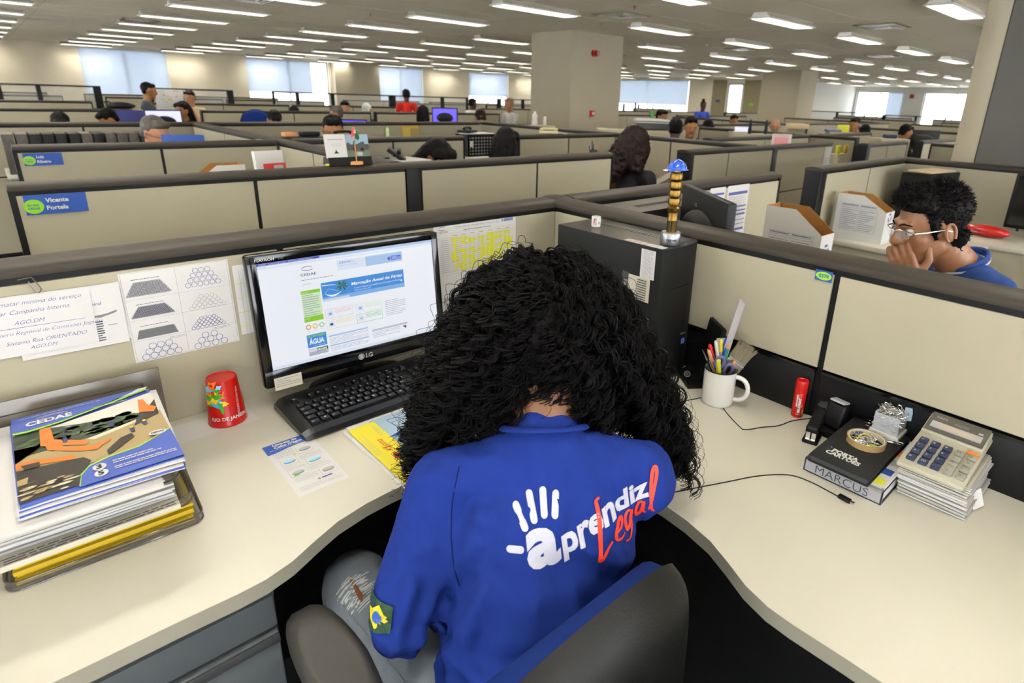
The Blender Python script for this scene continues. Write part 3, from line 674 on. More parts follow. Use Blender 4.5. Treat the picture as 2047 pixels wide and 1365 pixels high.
# ------------------------------------------------------------------ cup on a sheet
sheet('loose_sheet', .17, .085, 'white sheet lying under the upturned red cup', 'paper sheet', Matrix.Translation((-1.20, -.118, Z+.0006)) @ Matrix.Rotation(R_(1), 4, 'Z'))
cu = thing('plastic_cup', 'upturned red plastic cup with carnival print beside the monitor', 'cup', (-1.083, -.074, Z+.0012))
mat('cup_red', 'b80f07', .3, coat=.3)
g = G(); g.lathe([(.040, 0), (.0405, .003), (.0395, .006), (.031, .108), (.0285, .110), (.028, .1075), (0, .1070)], 'cup_red', n=40); g.obj('body', cu)
def cyl_map(r0, r1, h, cx=0, cy=0, off=.0004):
    def f(p):   # x = angle in rad * r, y = height, z = lift
        r = r0+(r1-r0)*p.y/h+off+p.z; a = p.x
        return Vector((cx+r*math.cos(a), cy+r*math.sin(a), p.y))
    return f
for n_, h_ in dict(c_green='3fa535', c_blue='3aa0d8', c_yellow='f2c417', c_orange='ee7a12', c_sky='7cc6ee').items(): mat(n_, h_, .35)
g = G(); r = random.Random(9)
for k_ in range(26):     # cluster of bright leaf shapes
    a = R_(-165)+r.random()*1.2; z0 = .055+.045*r.random(); s_ = .006+.012*r.random(); q = r.random()*6.28; m = ['c_green', 'c_blue', 'c_yellow', 'c_orange', 'c_sky', 'c_green', 'c_yellow'][k_ % 7]
    pts = [(a+s_*rr*math.cos(q+th)/.034, z0+s_*rr*math.sin(q+th)*.8, k_*.00004) for th, rr in ((0, 1.2), (.7, .6), (1.3, .8), (2.1, .5), (3, .9), (3.9, .5), (4.7, .8), (5.5, .5))]
    g.poly(pts, m)
g.poly([(R_(-125), .060, .0012), (R_(-118), .040, .0012), (R_(-112), .032, .0012), (R_(-108), .045, .0012), (R_(-112), .060, .0012)], 'c_green')
g2 = G(); g2.text('RIO DE JANEIRO', .011, 'white', 0, 0, .0012, bold=.0003)
for v in g2.v: pass
b = g.n; g.add([(R_(-150)+p[0]/.038, .018+p[1], .0012) for p in g2.v], g2.f, 'white')
g2 = G(); g2.text('O MUNDO DO RIO 2016', .0075, 'white', 0, 0, .0012)
g.add([(R_(-62)-p[1]/.036+p[0]*2.4, .020+p[0]*.85, .0012) for p in g2.v], g2.f, 'white')
g.bend(cyl_map(.0403, .0305, .108)); g.obj('printed_pattern', cu, 0, label='carnival leaves in green, blue and yellow')
# ------------------------------------------------------------------ leaflet under the keyboard edge
def leaf(g):
    z = .0003; g.rect(0, .196, .098, .214, z, 'blue')
    pts = [(0, .197), (0, .1745), (.02, .1765), (.045, .1815), (.07, .1845), (.098, .1825), (.098, .197)]; g.poly2(pts, z, 'blue')
    g.text('Limpeza de', .0105, 'white', .019, .2035, z*2, width=.050, bold=.0005); g.text("Caixa D'água", .0105, 'white', .019, .1925, z*2, width=.058, bold=.0005); g.lines(.008, .1865, .080, .1895, 1, 'paper', z*2)
    for x0, y0 in ((.052, .142), (.011, .114), (.053, .090), (.011, .066), (.061, .040)):
        g.rect(x0, y0, x0+.032, y0+.028, z, 'grey_ink'); g.rect(x0+.0005, y0+.0005, x0+.0315, y0+.0275, z*2, 'paper')
        g.disc(x0+.016, y0+.012, .012, .006, z*3, 'grey'); g.disc(x0+.016, y0+.015, .012, .005, z*4, 'c_sky' if y0 in (.114, .090) else 'light_grey')
    g.disc(.045, .1465, .004, .003, z*3, 'hl'); g.poly2([(.014, .068), (.028, .068), (.022, .077)], z*5, 'c_green')
    for x0, y0, x1, y1 in ((.008, .150, .048, .178), (.048, .118, .092, .138), (.010, .094, .050, .111), (.046, .070, .092, .088), (.012, .046, .056, .063), (.010, .012, .092, .028)): g.lines(x0, y0, x1, y1, 6, 'grey_ink', z, .22, seed=int(x0*999))
    g.rect(.056, .0305, .077, .0350, z*2, 'blue_ink'); g.disc(.051, .033, .003, .003, z*2, 'grey')
a = math.atan2(.006, .099)
sheet('leaflet', .098, .214, 'narrow leaflet about water tank cleaning with blue heading, on the worktop left of the notebook', 'leaflet', Matrix.Translation((-1.066, -.459, Z+.0008)) @ Matrix.Rotation(R_(-.5), 4, 'Z'), leaf)
# ------------------------------------------------------------------ notebook with yellow strip
nb = thing('notebook', 'open pad with yellow cover strip and grey-blue card between keyboard and woman', 'notebook', (-.905, -.565, Z), R_(0))
mat('card_blue', '8fa6b8', .7); mat('pad_yellow', 'd0c210', .5)
g = G(); g.box((.115, .13, .0035), (.235, .275, .006), 'paper', rz=R_(1.5)); g.box((.122, .135, .008), (.235, .270, .003), 'paper', rz=R_(-.5)); g.obj('pages', nb)
g = G(); g.bx(.055, .235, .005, .262, .0098, .0105, 'card_blue'); g.obj('cover', nb)
g = G(); g.bx(.002, .062, .000, .252, .0096, .0125, 'pad_yellow'); g.M = Matrix.Translation((.058, .02, .0126)) @ Matrix.Rotation(PI/2, 4, 'Z')
g.text('Kajoma', .022, 'red', .100, .016, .0004, shear=.3, width=.055); g.poly([(.055, .008, .0004), (.078, .003, .0004), (.090, .024, .0004), (.067, .030, .0004)], 'red'); g.text('K', .018, 'paper', .065, .009, .0008, bold=.0008)
g.lines(.10, .040, .19, .054, 5, 'grey_ink', .0004, .2); g.lines(.165, .004, .215, .012, 2, 'grey_ink', .0004, .3)
g.poly([(.0, .004, .0004), (.045, .006, .0004), (.050, .030, .0004), (.020, .040, .0004), (0, .036, .0004)], 'scr_pink'); g.lines(.003, .008, .040, .034, 6, 'red', .0008, .3)
g.M = Matrix(); g.obj('cover_strip', nb, label='bright yellow printed strip with red lettering')
pn = thing('ballpoint_pen', 'clear blue ballpoint pen lying on the grey-blue card', 'pen', (-.845, -.398, Z+.0145), R_(2))
mat('clear_plastic', 'c8ccd6', .1, alpha=.45)
g = G(); g.cyl((.020, 0, 0), (.145, 0, 0), .0038, 'clear_plastic', n=6); g.obj('barrel', pn); g = G(); g.cyl((.03, 0, 0), (.13, 0, 0), .0014, 'blue_ink', n=6); g.obj('ink_tube', pn)
g = G(); g.cyl((.0, 0, 0), (.020, 0, 0), .0009, 'blue', .0036, 10); g.cyl((-.006, 0, 0), (.0, 0, 0), .0004, 'steel', .0009, 8); g.obj('tip', pn)
# ------------------------------------------------------------------ tray stack with papers and magazines
TX, TY = -1.475, -.408
mat('smoke', '6a6459', .08, alpha=.42, coat=.5); mat('smoke_edge', '4c473f', .1, alpha=.8); mat('envelope', 'c2a51c', .6); mat('mag_blue', '3c55a8', .35, coat=.2)
tr_lab = ['lowest smoked plastic letter tray holding yellow envelopes', 'middle smoked plastic letter tray holding mixed papers', 'topmost smoked plastic letter tray under the magazines']
for k_, (dx, dy, z0) in enumerate(((0, 0, Z), (-.012, -.004, Z+.047), (-.022, .010, Z+.094))):
    t = thing('letter_tray', tr_lab[k_], 'letter tray', (TX+dx, TY+dy, z0), R_(-2), 'smoked letter trays')
    w_, d_ = .262, .345
    g = G(); g.bx(.006, w_-.006, .006, d_-.006, .003, .0055, 'smoke'); g.obj('tray_floor', t)
    out = [(x, y) for x, y in arc(w_-.02, .02, .02, -90, 0, 5)+arc(w_-.01, d_-.01, .01, 0, 90, 3)+arc(.01, d_-.01, .01, 90, 180, 3)+arc(.02, .02, .02, 180, 270, 5)]
    g = G(); n = len(out)
    hz = lambda x, y: .016 if y < .022 else .040
    vs = [(x, y, .001) for x, y in out]+[(x, y, hz(x, y)) for x, y in out]; g.add(vs, [(i, (i+1) % n, (i+1) % n+n, i+n) for i in range(n)], 'smoke'); g.obj('wall', t)
    g = G(); g.tube([(x, y, hz(x, y)) for x, y in out], .0016, 'smoke_edge', 6, closed=True); g.tube([(x, y, .002) for x, y in out], .0016, 'smoke_edge', 6, closed=True); g.obj('rim', t)
    for x in (.012, w_-.012):
        g = G(); g.cyl((x, d_-.05, .03), (x, d_-.05, .050), .004, 'smoke_edge'); g.obj('riser', t)
g = G(); g.add([(-.02, .338, .04), (.27, .338, .04), (.262, .345, .135), (-.03, .345, .135)], [(0, 1, 2, 3)], 'smoke_edge'); g.bx(-.03, .262, .342, .346, .130, .136, 'smoke_edge')
# back shield of the stack is a part of the lowest tray's group, tinted brown
mat('brown_plastic', '5f584c', .2)
g = G(); g.box((.12, .352, .080), (.30, .003, .14), 'brown_plastic', rx=R_(-4), bev=.001); o = g.obj('back_plate'); o.matrix_world = Matrix.Translation((TX, TY, Z+.012)) @ Matrix.Rotation(R_(-2), 4, 'Z'); tag(o, 'brown smoked plate standing behind the letter trays', 'tray back')
r = random.Random(4)
def paper(name, x, y, w_, d_, z, rz, m, label, cat, th=.0012, sag=0, parts=None, group=None):
    g = G(); nx, ny = 8, 8; vs = []; 
    f = lambda u, v: -sag*(max(0, abs(u-.5)-.38)*2)-sag*max(0, .15-v)*2
    for k_ in (0, 1):
        for i in range(nx+1):
            for j in range(ny+1): u, v = i/nx, j/ny; vs.append((u*w_, v*d_, th*k_+f(u, v)))
    N = (nx+1)*(ny+1); fs = []
    for i in range(nx):
        for j in range(ny): a_ = i*(ny+1)+j; fs += [(N+a_, N+a_+ny+1, N+a_+ny+2, N+a_+1), (a_, a_+1, a_+ny+2, a_+ny+1)]
    for i in range(nx): a_ = i*(ny+1); fs += [(a_, a_+ny+1, N+a_+ny+1, N+a_), (a_+ny+ny+1, a_+ny, N+a_+ny, N+a_+ny+ny+1)]
    for j in range(ny): fs += [(j+1, j, N+j, N+j+1), (nx*(ny+1)+j, nx*(ny+1)+j+1, N+nx*(ny+1)+j+1, N+nx*(ny+1)+j)]
    g.add(vs, fs, m)
    if parts:
        g2 = G(); parts(g2); g2.v = [(p[0], p[1], p[2]+th+f(p[0]/w_, p[1]/d_)) for p in g2.v]
        b = g.n; g.v += g2.v; g.n += g2.n; g.f += [tuple(i+b for i in f_) for f_ in g2.f]; g.m += [g.mi(g2.mats[k]) for k in g2.m]
    o = g.obj(name, None, 30); o.location = (x, y, z); o.rotation_euler = (0, 0, rz)
    if label: tag(o, label, cat, group)
    return o
for k_ in range(7): paper('envelope', TX+.012+.004*r.random(), TY+.006+.008*r.random(), .235, .325, Z+.0065+k_*.0048, R_(-2+1.2*r.random()), 'envelope', 'yellow envelope in the stack filling the lowest letter tray', 'envelope', .004, .002, group='yellow envelopes in the lowest tray')
paper('folded_newspaper', TX+.004, TY-.022, .225, .32, Z+.056, R_(-1), 'paper_warm', 'folded cream printed booklet jutting from the middle tray', 'booklet', .009, .002, lambda g: g.lines(.005, .001, .22, .02, 3, 'ink', .0005))
mm = ['paper', 'light_grey', 'paper', 'white', 'paper', 'paper_warm', 'paper']
for k_ in range(7): paper('paper_stack', TX-.01+.01*r.random(), TY+.0+.012*r.random(), .23, .315, Z+.066+k_*.0042, R_(-4+3*r.random()), mm[k_], 'bundle of papers in the middle letter tray', 'papers', .0035, .002, group='paper bundles in the middle tray')
paper('red_leaflet', TX+.02, TY+.02, .19, .29, Z+.0953, R_(-6), 'red', 'thin red-edged leaflet squeezed between the paper bundles', 'leaflet', .001)
for k_ in range(6): paper('loose_paper', TX-.022+.012*r.random(), TY-.0+.02*r.random(), .232, .315, Z+.104+k_*.0034, R_(-4+3.5*r.random()), ['paper', 'white'][k_ % 2], 'white papers lying in the topmost letter tray', 'papers', .003, .003, group='papers in the topmost tray')
paper('white_sheet', TX-.035, TY-.045, .245, .330, Z+.1265, R_(-3.5), 'paper', 'large white sheet sticking out left below the magazines', 'paper sheet', .002, .004, lambda g: (g.lines(.008, .05, .03, .30, 2, 'grey_ink', .0003, .1), g.rect(.232, .02, .2325, .3, .0003, 'grey_ink')))
def cover(g):   # A4 cover, x 0-.205 y 0-.305
    W_, H_ = .205, .305; e = .0003
    def p(pts, m, k=1): g.poly([(x*W_, y*H_, e*k) for x, y in pts], m)
    p([(0, 0), (1, 0), (1, 1), (0, 1)], 'mag_blue')
    p([(0, .05), (1, .05), (1, .93), (.9, .90), (.6, .84), (.3, .79), (0, .82)], 'photo_sky', 2)
    p([(0, .50), (0, .79), (.2, .78), (.45, .72), (.7, .68), (.86, .66), (.9, .60), (.55, .52), (.3, .50)], 'photo_tree', 3)
    rr = random.Random(3)
    for i in range(60): x, y = .05+.8*rr.random(), .55+.15*rr.random(); g.disc(x*W_, y*H_, .006+.008*rr.random(), .004+.005*rr.random(), e*3.5, ['photo_tree', 'photo_tree2'][i % 2], 7)
    p([(.3, .50), (.55, .52), (.9, .60), (1, .64), (1, .3), (.6, .22), (.0, .2), (0, .5)], 'photo_sand', 4)
    p([(.45, .50), (.92, .60), (.95, .585), (.5, .47)], 'photo_road', 5)
    p([(0, 0.03), (.34, .03), (.36, .12), (.44, .24), (.40, .30), (.0, .36)], 'photo_pit', 5)
    for i in range(26): x, y = .02+.30*rr.random(), .04+.13*rr.random(); g.disc(x*W_, y*H_, .005+.008*rr.random(), .002+.002*rr.random(), e*6, ['photo_sand', 'photo_road', 'photo_pit'][i % 3], 6)
    p([(.55, .24), (.62, .28), (.75, .37), (.74, .42), (.66, .40), (.55, .30)], 'photo_pit', 6); p([(.78, .50), (.98, .58), (1, .80), (.94, .72), (.82, .60)], 'photo_pit', 6)
    p([(.0, .44), (.0, .60), (.18, .58), (.20, .49), (.38, .38), (.50, .34), (.52, .37), (.60, .41), (.60, .43), (.46, .40), (.30, .47), (.28, .54), (.2, .60)], 'digger', 7)
    p([(.16, .56), (.17, .78), (.24, .775), (.25, .60), (.46, .47), (.44, .43)], 'digger', 8); p([(0, .37), (.10, .37), (.36, .30), (.34, .35), (.12, .42), (0, .44)], 'digger', 7); p([(.03, .40), (.14, .385), (.14, .34), (.05, .34)], 'photo_pit', 8)
    p([(.85, .66), (.88, .84), (.92, .83), (.93, .74), (.99, .68), (.95, .62)], 'digger', 8)
    for x, y in ((.62, .56), (.74, .43), (.84, .47), (.30, .52)):   # workers
        p([(x, y), (x+.03, y), (x+.032, y+.05), (x-.004, y+.05)], 'photo_worker', 9); g.disc((x+.015)*W_, (y+.058)*H_, .0028, .0034, e*10, 'pad_yellow' if x > .7 else 'photo_worker')
    p([(0, 0), (0, .0), (1, 0), (1, .34), (.9, .285), (.75, .22), (.55, .205), (.42, .17), (.36, .10), (.34, .0)], 'mag_blue', 11)
    lim = [(.34, 0), (.36, .10), (.42, .17), (.55, .205), (.75, .22), (.9, .285), (1, .34)]
    for i in range(len(lim)-1): a, b = lim[i], lim[i+1]; p([a, b, (b[0], b[1]+.012), (a[0]-.006, a[1]+.012)], 'lime', 12)
    p([(0, .79), (.1, .77), (.3, .79), (.6, .86), (.98, .96), (.98, .985), (.6, .875), (.3, .808), (.1, .79), (0, .81)], 'lime', 12)
    p([(0, .81), (.1, .79), (.3, .808), (.6, .875), (.75, .93), (.86, .965), (.92, 1), (0, 1)], 'mag_blue', 13)
    p([(.86, .965), (.75, .93), (.88, .94), (.98, .985), (1, 1), (.92, 1)], 'paper', 13)
    g.text('CEDAE', .022, 'white', .085*W_+.001, .843*H_, e*15, width=.064, bold=.0008)
    for rx, ry, dw in ((.022, .0075, .0016), (.015, .0045, .001)):
        pts = [(.27*W_+rx*math.cos(a), .905*H_+ry*math.sin(a)) for a in [R_(-30+i*14) for i in range(22)]]
        for i in range(21): a, b = pts[i], pts[i+1]; g.poly([(a[0], a[1], e*15), (b[0], b[1], e*15), (b[0], b[1]+dw, e*15), (a[0], a[1]+dw, e*15)], 'white')
    g.lines(.05*W_, .955*H_, .62*W_, .965*H_, 1, 'paper', e*15, .5); g.lines(.55*W_, .86*H_, .80*W_, .88*H_, 1, 'hl', e*15)
    for k_, (nn, y) in enumerate((('3', .128), ('5', .062))):
        g.disc(.475*W_, y*H_, .0090, .0098, e*15, 'paper'); g.text(nn, .017, 'black', .475*W_-.0045, y*H_-.0058, e*17, bold=.0006)
        g.lines(.56*W_, (y-.014)*H_+k_*.002, .97*W_, (y+.03)*H_, 2, 'paper', e*15, .4, seed=k_)
    g.disc(.905*W_, .325*H_, .013, .0085, e*14, 'paper'); g.text('CEDAE', .0062, 'ink', .905*W_, .318*H_, e*16, 'CENTER', bold=.0003)
for n_, h_ in dict(photo_sky='c8c4b8', photo_tree='2c3a22', photo_tree2='475a30', photo_sand='a08a5c', photo_road='cfc3a8', photo_pit='2b241c', digger='c9701a', photo_worker='2b3560').items(): mat(n_, h_, .35)
for k_ in range(8):
    last = k_ == 7
    paper('magazine', -1.432+(.0 if last else .006*r.random()-.006), -.432+(0 if last else .010*r.random()-.010), .205, .305, Z+.132+k_*.0024, R_(-.5 if last else -3+3*r.random()), 'mag_blue' if k_ % 2 or last else 'paper',
          'topmost magazine with blue cover and orange digger photo' if last else 'copy of the blue magazine in the pile below the top one', 'magazine', .0020, .004, cover if last else None, None if last else 'blue magazines piled on the letter trays')
# ------------------------------------------------------------------ tower computer
tw = thing('tower_computer', 'tall black tower computer with taped labels, standing in the corner right of the monitor', 'computer tower', (-.105, -.41, Z))
mat('tower', '0d0e0e', .6, spec=.3, bump=.12, bscale=900); mat('tower_top', '2f2b27', .3, bump=.05, bscale=900)
hw = .088; H = .38
g = G(); g.bx(-hw, hw, -.165, .19, .012, H-.001, 'tower', bev=.003); g.obj('case', tw)
g = G(); g.bx(-hw+.002, hw-.002, -.165, .188, H-.002, H, 'tower_top'); 
for i in range(21): y = .11-.0125*i; g.box((.02, y, H+.0002), (.018, .0035, .0006), 'black', rz=R_(12))
g.obj('top_panel', tw)
fr = [(hw, -.165), (hw, -.172), (.07, -.186), (.03, -.196), (-.03, -.200), (-.07, -.198), (-hw, -.192), (-hw, -.165)][::-1]
g = G(); g.prism(fr, .012, H, 'tower'); g.bx(-.05, .03, -.2008, -.19, .27, .2712, 'black_gloss')
for i in range(30): g.box((hw-.001, -.17, .03+i*.0115), (.004, .006, .004), 'black')
g.obj('front_bezel', tw, 30)
g = G(); g.M = facing((-.03, -.2008, .10), (1, 0, 0), (0, 0, 1)); g.text('Itautec', .009, 'light_grey', .045, .03, 0); g.rect(.05, 0, .068, .018, 0, 'blue'); g.ring(.058, .009, .006, .0012, .0005, 'paper', 14); g.M = Matrix(); g.obj('badge', tw)
for x in (-.06, .06):
    for y in (-.14, .16): g = G(); g.cyl((x, y, 0), (x, y, .013), .012, 'black'); g.obj('foot', tw)
def tl(name, y1, y0, z0, z1, m, label, n, cols=False):
    g = G(); g.M = facing((-hw-.0012, y1-(-.41), z0-Z), (0, -1, 0), (0, 0, 1)); w_ = y1-y0; h_ = z1-z0; g.rect(0, 0, w_, h_, 0, m)
    if cols:
        for i in range(9): yy = h_*(.05+.1*i); g.rect(w_*.42, yy, w_*.85, yy+h_*.045, .0003, 'dark_grey'); g.rect(0, yy+h_*.07, w_, yy+h_*.075, .0003, 'grey'); g.text('P%d' % (9-i), h_*.05, 'ink', w_*.05, yy, .0003)
    else: g.lines(w_*.15, h_*.03, w_*.85, h_*.97, n, 'grey_ink', .0003, .3)
    g.M = Matrix(); return g.obj(name, tw, 0, label=label)
tl('paper_label', -.537, -.583, 1.036, 1.112, 'paper', 'white printed label near the top front edge', 20)
tl('paper_label', -.500, -.572, .972, 1.036, 'paper_warm', 'cream label with barcodes under clear tape', 9, True)
tl('tape', -.478, -.500, .985, 1.04, 'dark_grey', 'clear tape strip', 1)
tl('paper_label', -.535, -.577, .900, .930, 'paper', 'small white label low on the side', 4)
g = G(); g.M = Matrix.Translation((-hw+.004, -.125, H+.0006)); g.rect(0, 0, .026, .066, 0, 'paper'); g.rect(0, -.062, .026, -.004, 0, 'paper'); g.lines(.004, .01, .022, .06, 3, 'red', .0003, .3); g.text('ok', .010, 'blue_ink', .006, -.04, .0003); g.M = Matrix(); g.obj('top_label', tw, 0, label='white labels taped along the top edge')
# tiny mug on the tower
tm = thing('miniature_mug', 'tiny white mug with a dark printed figure, on the back of the tower', 'mug', (-.125, -.308, Z+H+.0008), R_(0))
g = G(); g.lathe([(.0125, 0), (.0132, .003), (.0132, .029), (.0120, .029), (.0118, .006), (0, .006)], 'white', n=28); g.obj('body', tm)
g = G(); g.tube([(.0125, 0, .023), (.019, 0, .022), (.020, 0, .013), (.0125, 0, .008)], .0018, 'white', 6); g.obj('handle', tm)
g = G(); 
g.poly([(R_(190), .006, 0), (R_(196), .006, 0), (R_(204), .014, 0), (R_(212), .006, 0), (R_(216), .008, 0), (R_(208), .016, 0), (R_(212), .022, 0), (R_(204), .025, 0), (R_(196), .022, 0), (R_(192), .016, 0)], 'red')
g.rect(R_(222), .004, R_(227), .026, 0, 'black'); g.rect(R_(204), .022, R_(212), .026, .0001, 'black'); g.disc(R_(262), .012, .18, .004, 0, 'grey'); g.bend(cyl_map(.0132, .0132, .03)); g.obj('print', tm, 0)
# trophy
mat('brass', '6e5628', .34, 1)
tp = thing('trophy', 'brass stacked trophy wearing a tiny blue hard hat, on the front corner of the tower', 'trophy', (-.123, -.572, Z+H+.0006))
mat('aluminium', '8a8b8d', .35, .9)
g = G(); g.lathe([(.0195, 0), (.0200, .002), (.0200, .030), (.0190, .032), (.0, .032)], 'aluminium', n=36); g.obj('base', tp)
g = G(); g.M = Matrix(); 
for q in [(R_(188), .010, R_(228), .026)]: g.rect(q[0], q[1], q[2], q[3], 0, 'paper')
g2 = G(); g2.text('CEDAE', .007, 'ink', 0, 0, 0, bold=.0003); g.add([(R_(190)+p[0]/.0203, .0120+p[1], .0003) for p in g2.v], g2.f, 'ink'); g.bend(cyl_map(.0201, .0201, .03)); g.obj('label', tp, 0)
prof = [(.0100, .032), (.0100, .060), (.0105, .062), (.0100, .064), (.0100, .082), (.0120, .086), (.0122, .094), (.0085, .099)]
z0 = .099
for k_ in range(3): prof += [(.0085, z0), (.0118, z0+.004), (.0122, z0+.012), (.0110, z0+.019), (.0085, z0+.021)]; z0 += .021
prof += [(.0085, z0), (.0125, z0+.004), (.0130, z0+.012), (.0110, z0+.020), (.0075, z0+.022), (.0075, z0+.030), (0, z0+.031)]
g = G(); g.lathe(prof, 'brass', n=24); g.obj('column', tp, 25)
g = G(); g.rect(R_(195), .042, R_(265), .066, 0, 'navy') if mat('navy', '1d3d55', .4) else 0
g.ring(0, 0, 0, 0, 0, 'navy', 3); g.bend(cyl_map(.0102, .0102, .03)); g.obj('crest', tp, 0, label='dark blue crest')
mat('hat_blue', '1f4fc0', .2, coat=.6)
zt = z0+.028
g = G(); g.lathe([(.0190, 0), (.0185, .004), (.0165, .012), (.0120, .0185), (.006, .0220), (0, .0230)], 'hat_blue', (0, 0, zt), 28, caps=False)
g.lathe([(.0220, -.001), (.0222, .0002), (.0185, .0015)], 'hat_blue', (0, 0, zt), 28, caps=False); g.lathe([(.0220, -.001), (.0170, -.0005)], 'hat_blue', (0, 0, zt), 28, caps=False)
g.add([(-.016, .014, zt), (-.031, .012, zt-.0012), (-.034, .002, zt-.0015), (-.028, -.012, zt-.0012), (-.013, -.017, zt)], [(0, 1, 2, 3, 4)], 'hat_blue')
g.tube([(-.018, 0, zt+.005), (-.012, 0, zt+.019), (0, 0, zt+.0245), (.012, 0, zt+.019), (.018, 0, zt+.005)], .0022, 'hat_blue', 6); g.obj('hard_hat', tp, 50, label='glossy blue hard hat')
tp.scale = (1.28, 1.28, 1.0)
# ------------------------------------------------------------------ mug with pens
mg = thing('mug', 'white mug crammed with pens, scissors and a ruler', 'mug', (-.120, -.762, Z), R_(-72))
mat('ceramic', 'c6c5c0', .12, coat=.5)
g = G(); g.lathe([(.036, 0), (.039, .003), (.0405, .010), (.0405, .0955), (.0392, .0965), (.0375, .0955), (.037, .008), (0, .007)], 'ceramic', n=44); g.obj('body', mg)
g = G(); g.lathe([(.0409, .0945), (.0407, .0968), (.0390, .0968), (.0388, .0945)], 'black', n=44, caps=False); g.obj('rim', mg, label='thin dark line round the rim')
g = G(); g.tube([(.038+.034*math.sin(PI*i/16)**.7, 0, .050-.031*math.cos(PI*(1-i/16))) for i in range(17)], .0060, 'ceramic', 12); g.obj('handle', mg)
MX, MY = -.120, -.762
def stick(name, label, cat, az, lean, L, r, body, tipm=None, base=.020, group=None, nose=.0, capL=0, capm=None, flat=None, z0=.010, top=True):
    """something long standing in the mug: foot on the mug's bottom, leaning out at azimuth az"""
    bx_, by_ = MX-base*math.cos(R_(az)), MY-base*math.sin(R_(az)); tx, ty = MX+lean*math.cos(R_(az)), MY+lean*math.sin(R_(az))
    h_ = math.sqrt(max(1e-6, L*L-(tx-bx_)**2-(ty-by_)**2)); t = thing(name, label, cat, (bx_, by_, Z+z0), 0, group)
    d = Vector((tx-bx_, ty-by_, h_)).normalized(); return t, d, L
def pen(name, label, az, lean, L, r, body, cap=None, capL=.04, tip=None, group=None, base=.018):
    t, d, L = stick(name, label, 'pencil' if 'pencil' in name else 'pen', az, lean, L, r, body, base=base)
    g = G(); g.cyl((0, 0, 0), d*(L-(capL if cap else 0)), r, body, n=12 if 'pencil' not in name else 6); g.obj('barrel', t)
    if cap: g = G(); g.cyl(d*(L-capL), d*L, r*1.2, cap, r*1.1, 12); g.sph(d*L, r*1.08, cap, 8); u = d.orthogonal().normalized()*r*1.5; g.box(d*(L-capL*.5)+u, (.002, .002, capL*.8), cap); g.obj('cap', t)
    if tip: g = G(); g.cyl(d*L, d*(L+.016), r, 'wood', .001, 8); g.obj('sharpened_tip', t)
    return t
mat('wood', 'c98a50', .6); mat('teal', '1f8a7c', .4); mat('purple', '625f8e', .35); mat('blue_plastic', '1a35c0', .3)
pen('pen', 'red pen with red cap leaning left in the mug', 120, .034, .150, .0045, 'white', 'red', .05)
pen('pen', 'white capped pen left of the yellow marker in the mug', 100, .022, .155, .0045, 'light_grey', 'white', .04)
pen('marker_pen', 'yellow topped marker in the middle of the mug', 80, .012, .158, .0042, 'light_grey', 'pad_yellow', .028)
pen('marker_pen', 'pale yellow highlighter lowest at the front of the mug', 190, .030, .128, .0055, 'white', 'hl', .045)
pen('pen', 'black pen with white stripe at the left of the mug', 135, .036, .140, .004, 'black', 'white', .03)
pen('pen', 'blue pen standing behind the teal pencil', 10, .012, .162, .0048, 'blue_plastic', 'blue_plastic', .05)
pen('pen', 'black pen leaning beside the frosted ruler', 40, .010, .150, .005, 'black', 'dark_grey', .04)
pen('pencil', 'teal pencil with pink sharpened end', 250, .016, .150, .0040, 'teal', None, tip=1)
pen('pencil', 'thin wooden pencil at the left of the mug', 150, .038, .138, .0033, 'wood', None, tip=1)
pen('pencil', 'black pencil with orange eraser near the handle', 290, .030, .118, .0040, 'black', 'wood', .014)
t, d, L = stick('knife', 'thin black handled craft knife leaning far left in the mug', 'knife', 155, .062, .165, 0, 0); g = G(); g.cyl((0, 0, 0), d*.13, .003, 'black', n=8); g.obj('handle', t); g = G(); g.cyl(d*.13, d*.165, .0026, 'steel', .0005, 6); g.obj('blade', t)
t, d, L = stick('spoon', 'dull steel spoon handle curving out of the left of the mug', 'spoon', 175, .050, .135, 0, 0); g = G(); g.tube([d*0, d*.10, d*.125+Vector((0, 0, -.001)), d*.135], [.003, .0032, .0065, .004], 'aluminium', 10, flat=.4); g.obj('handle', t)
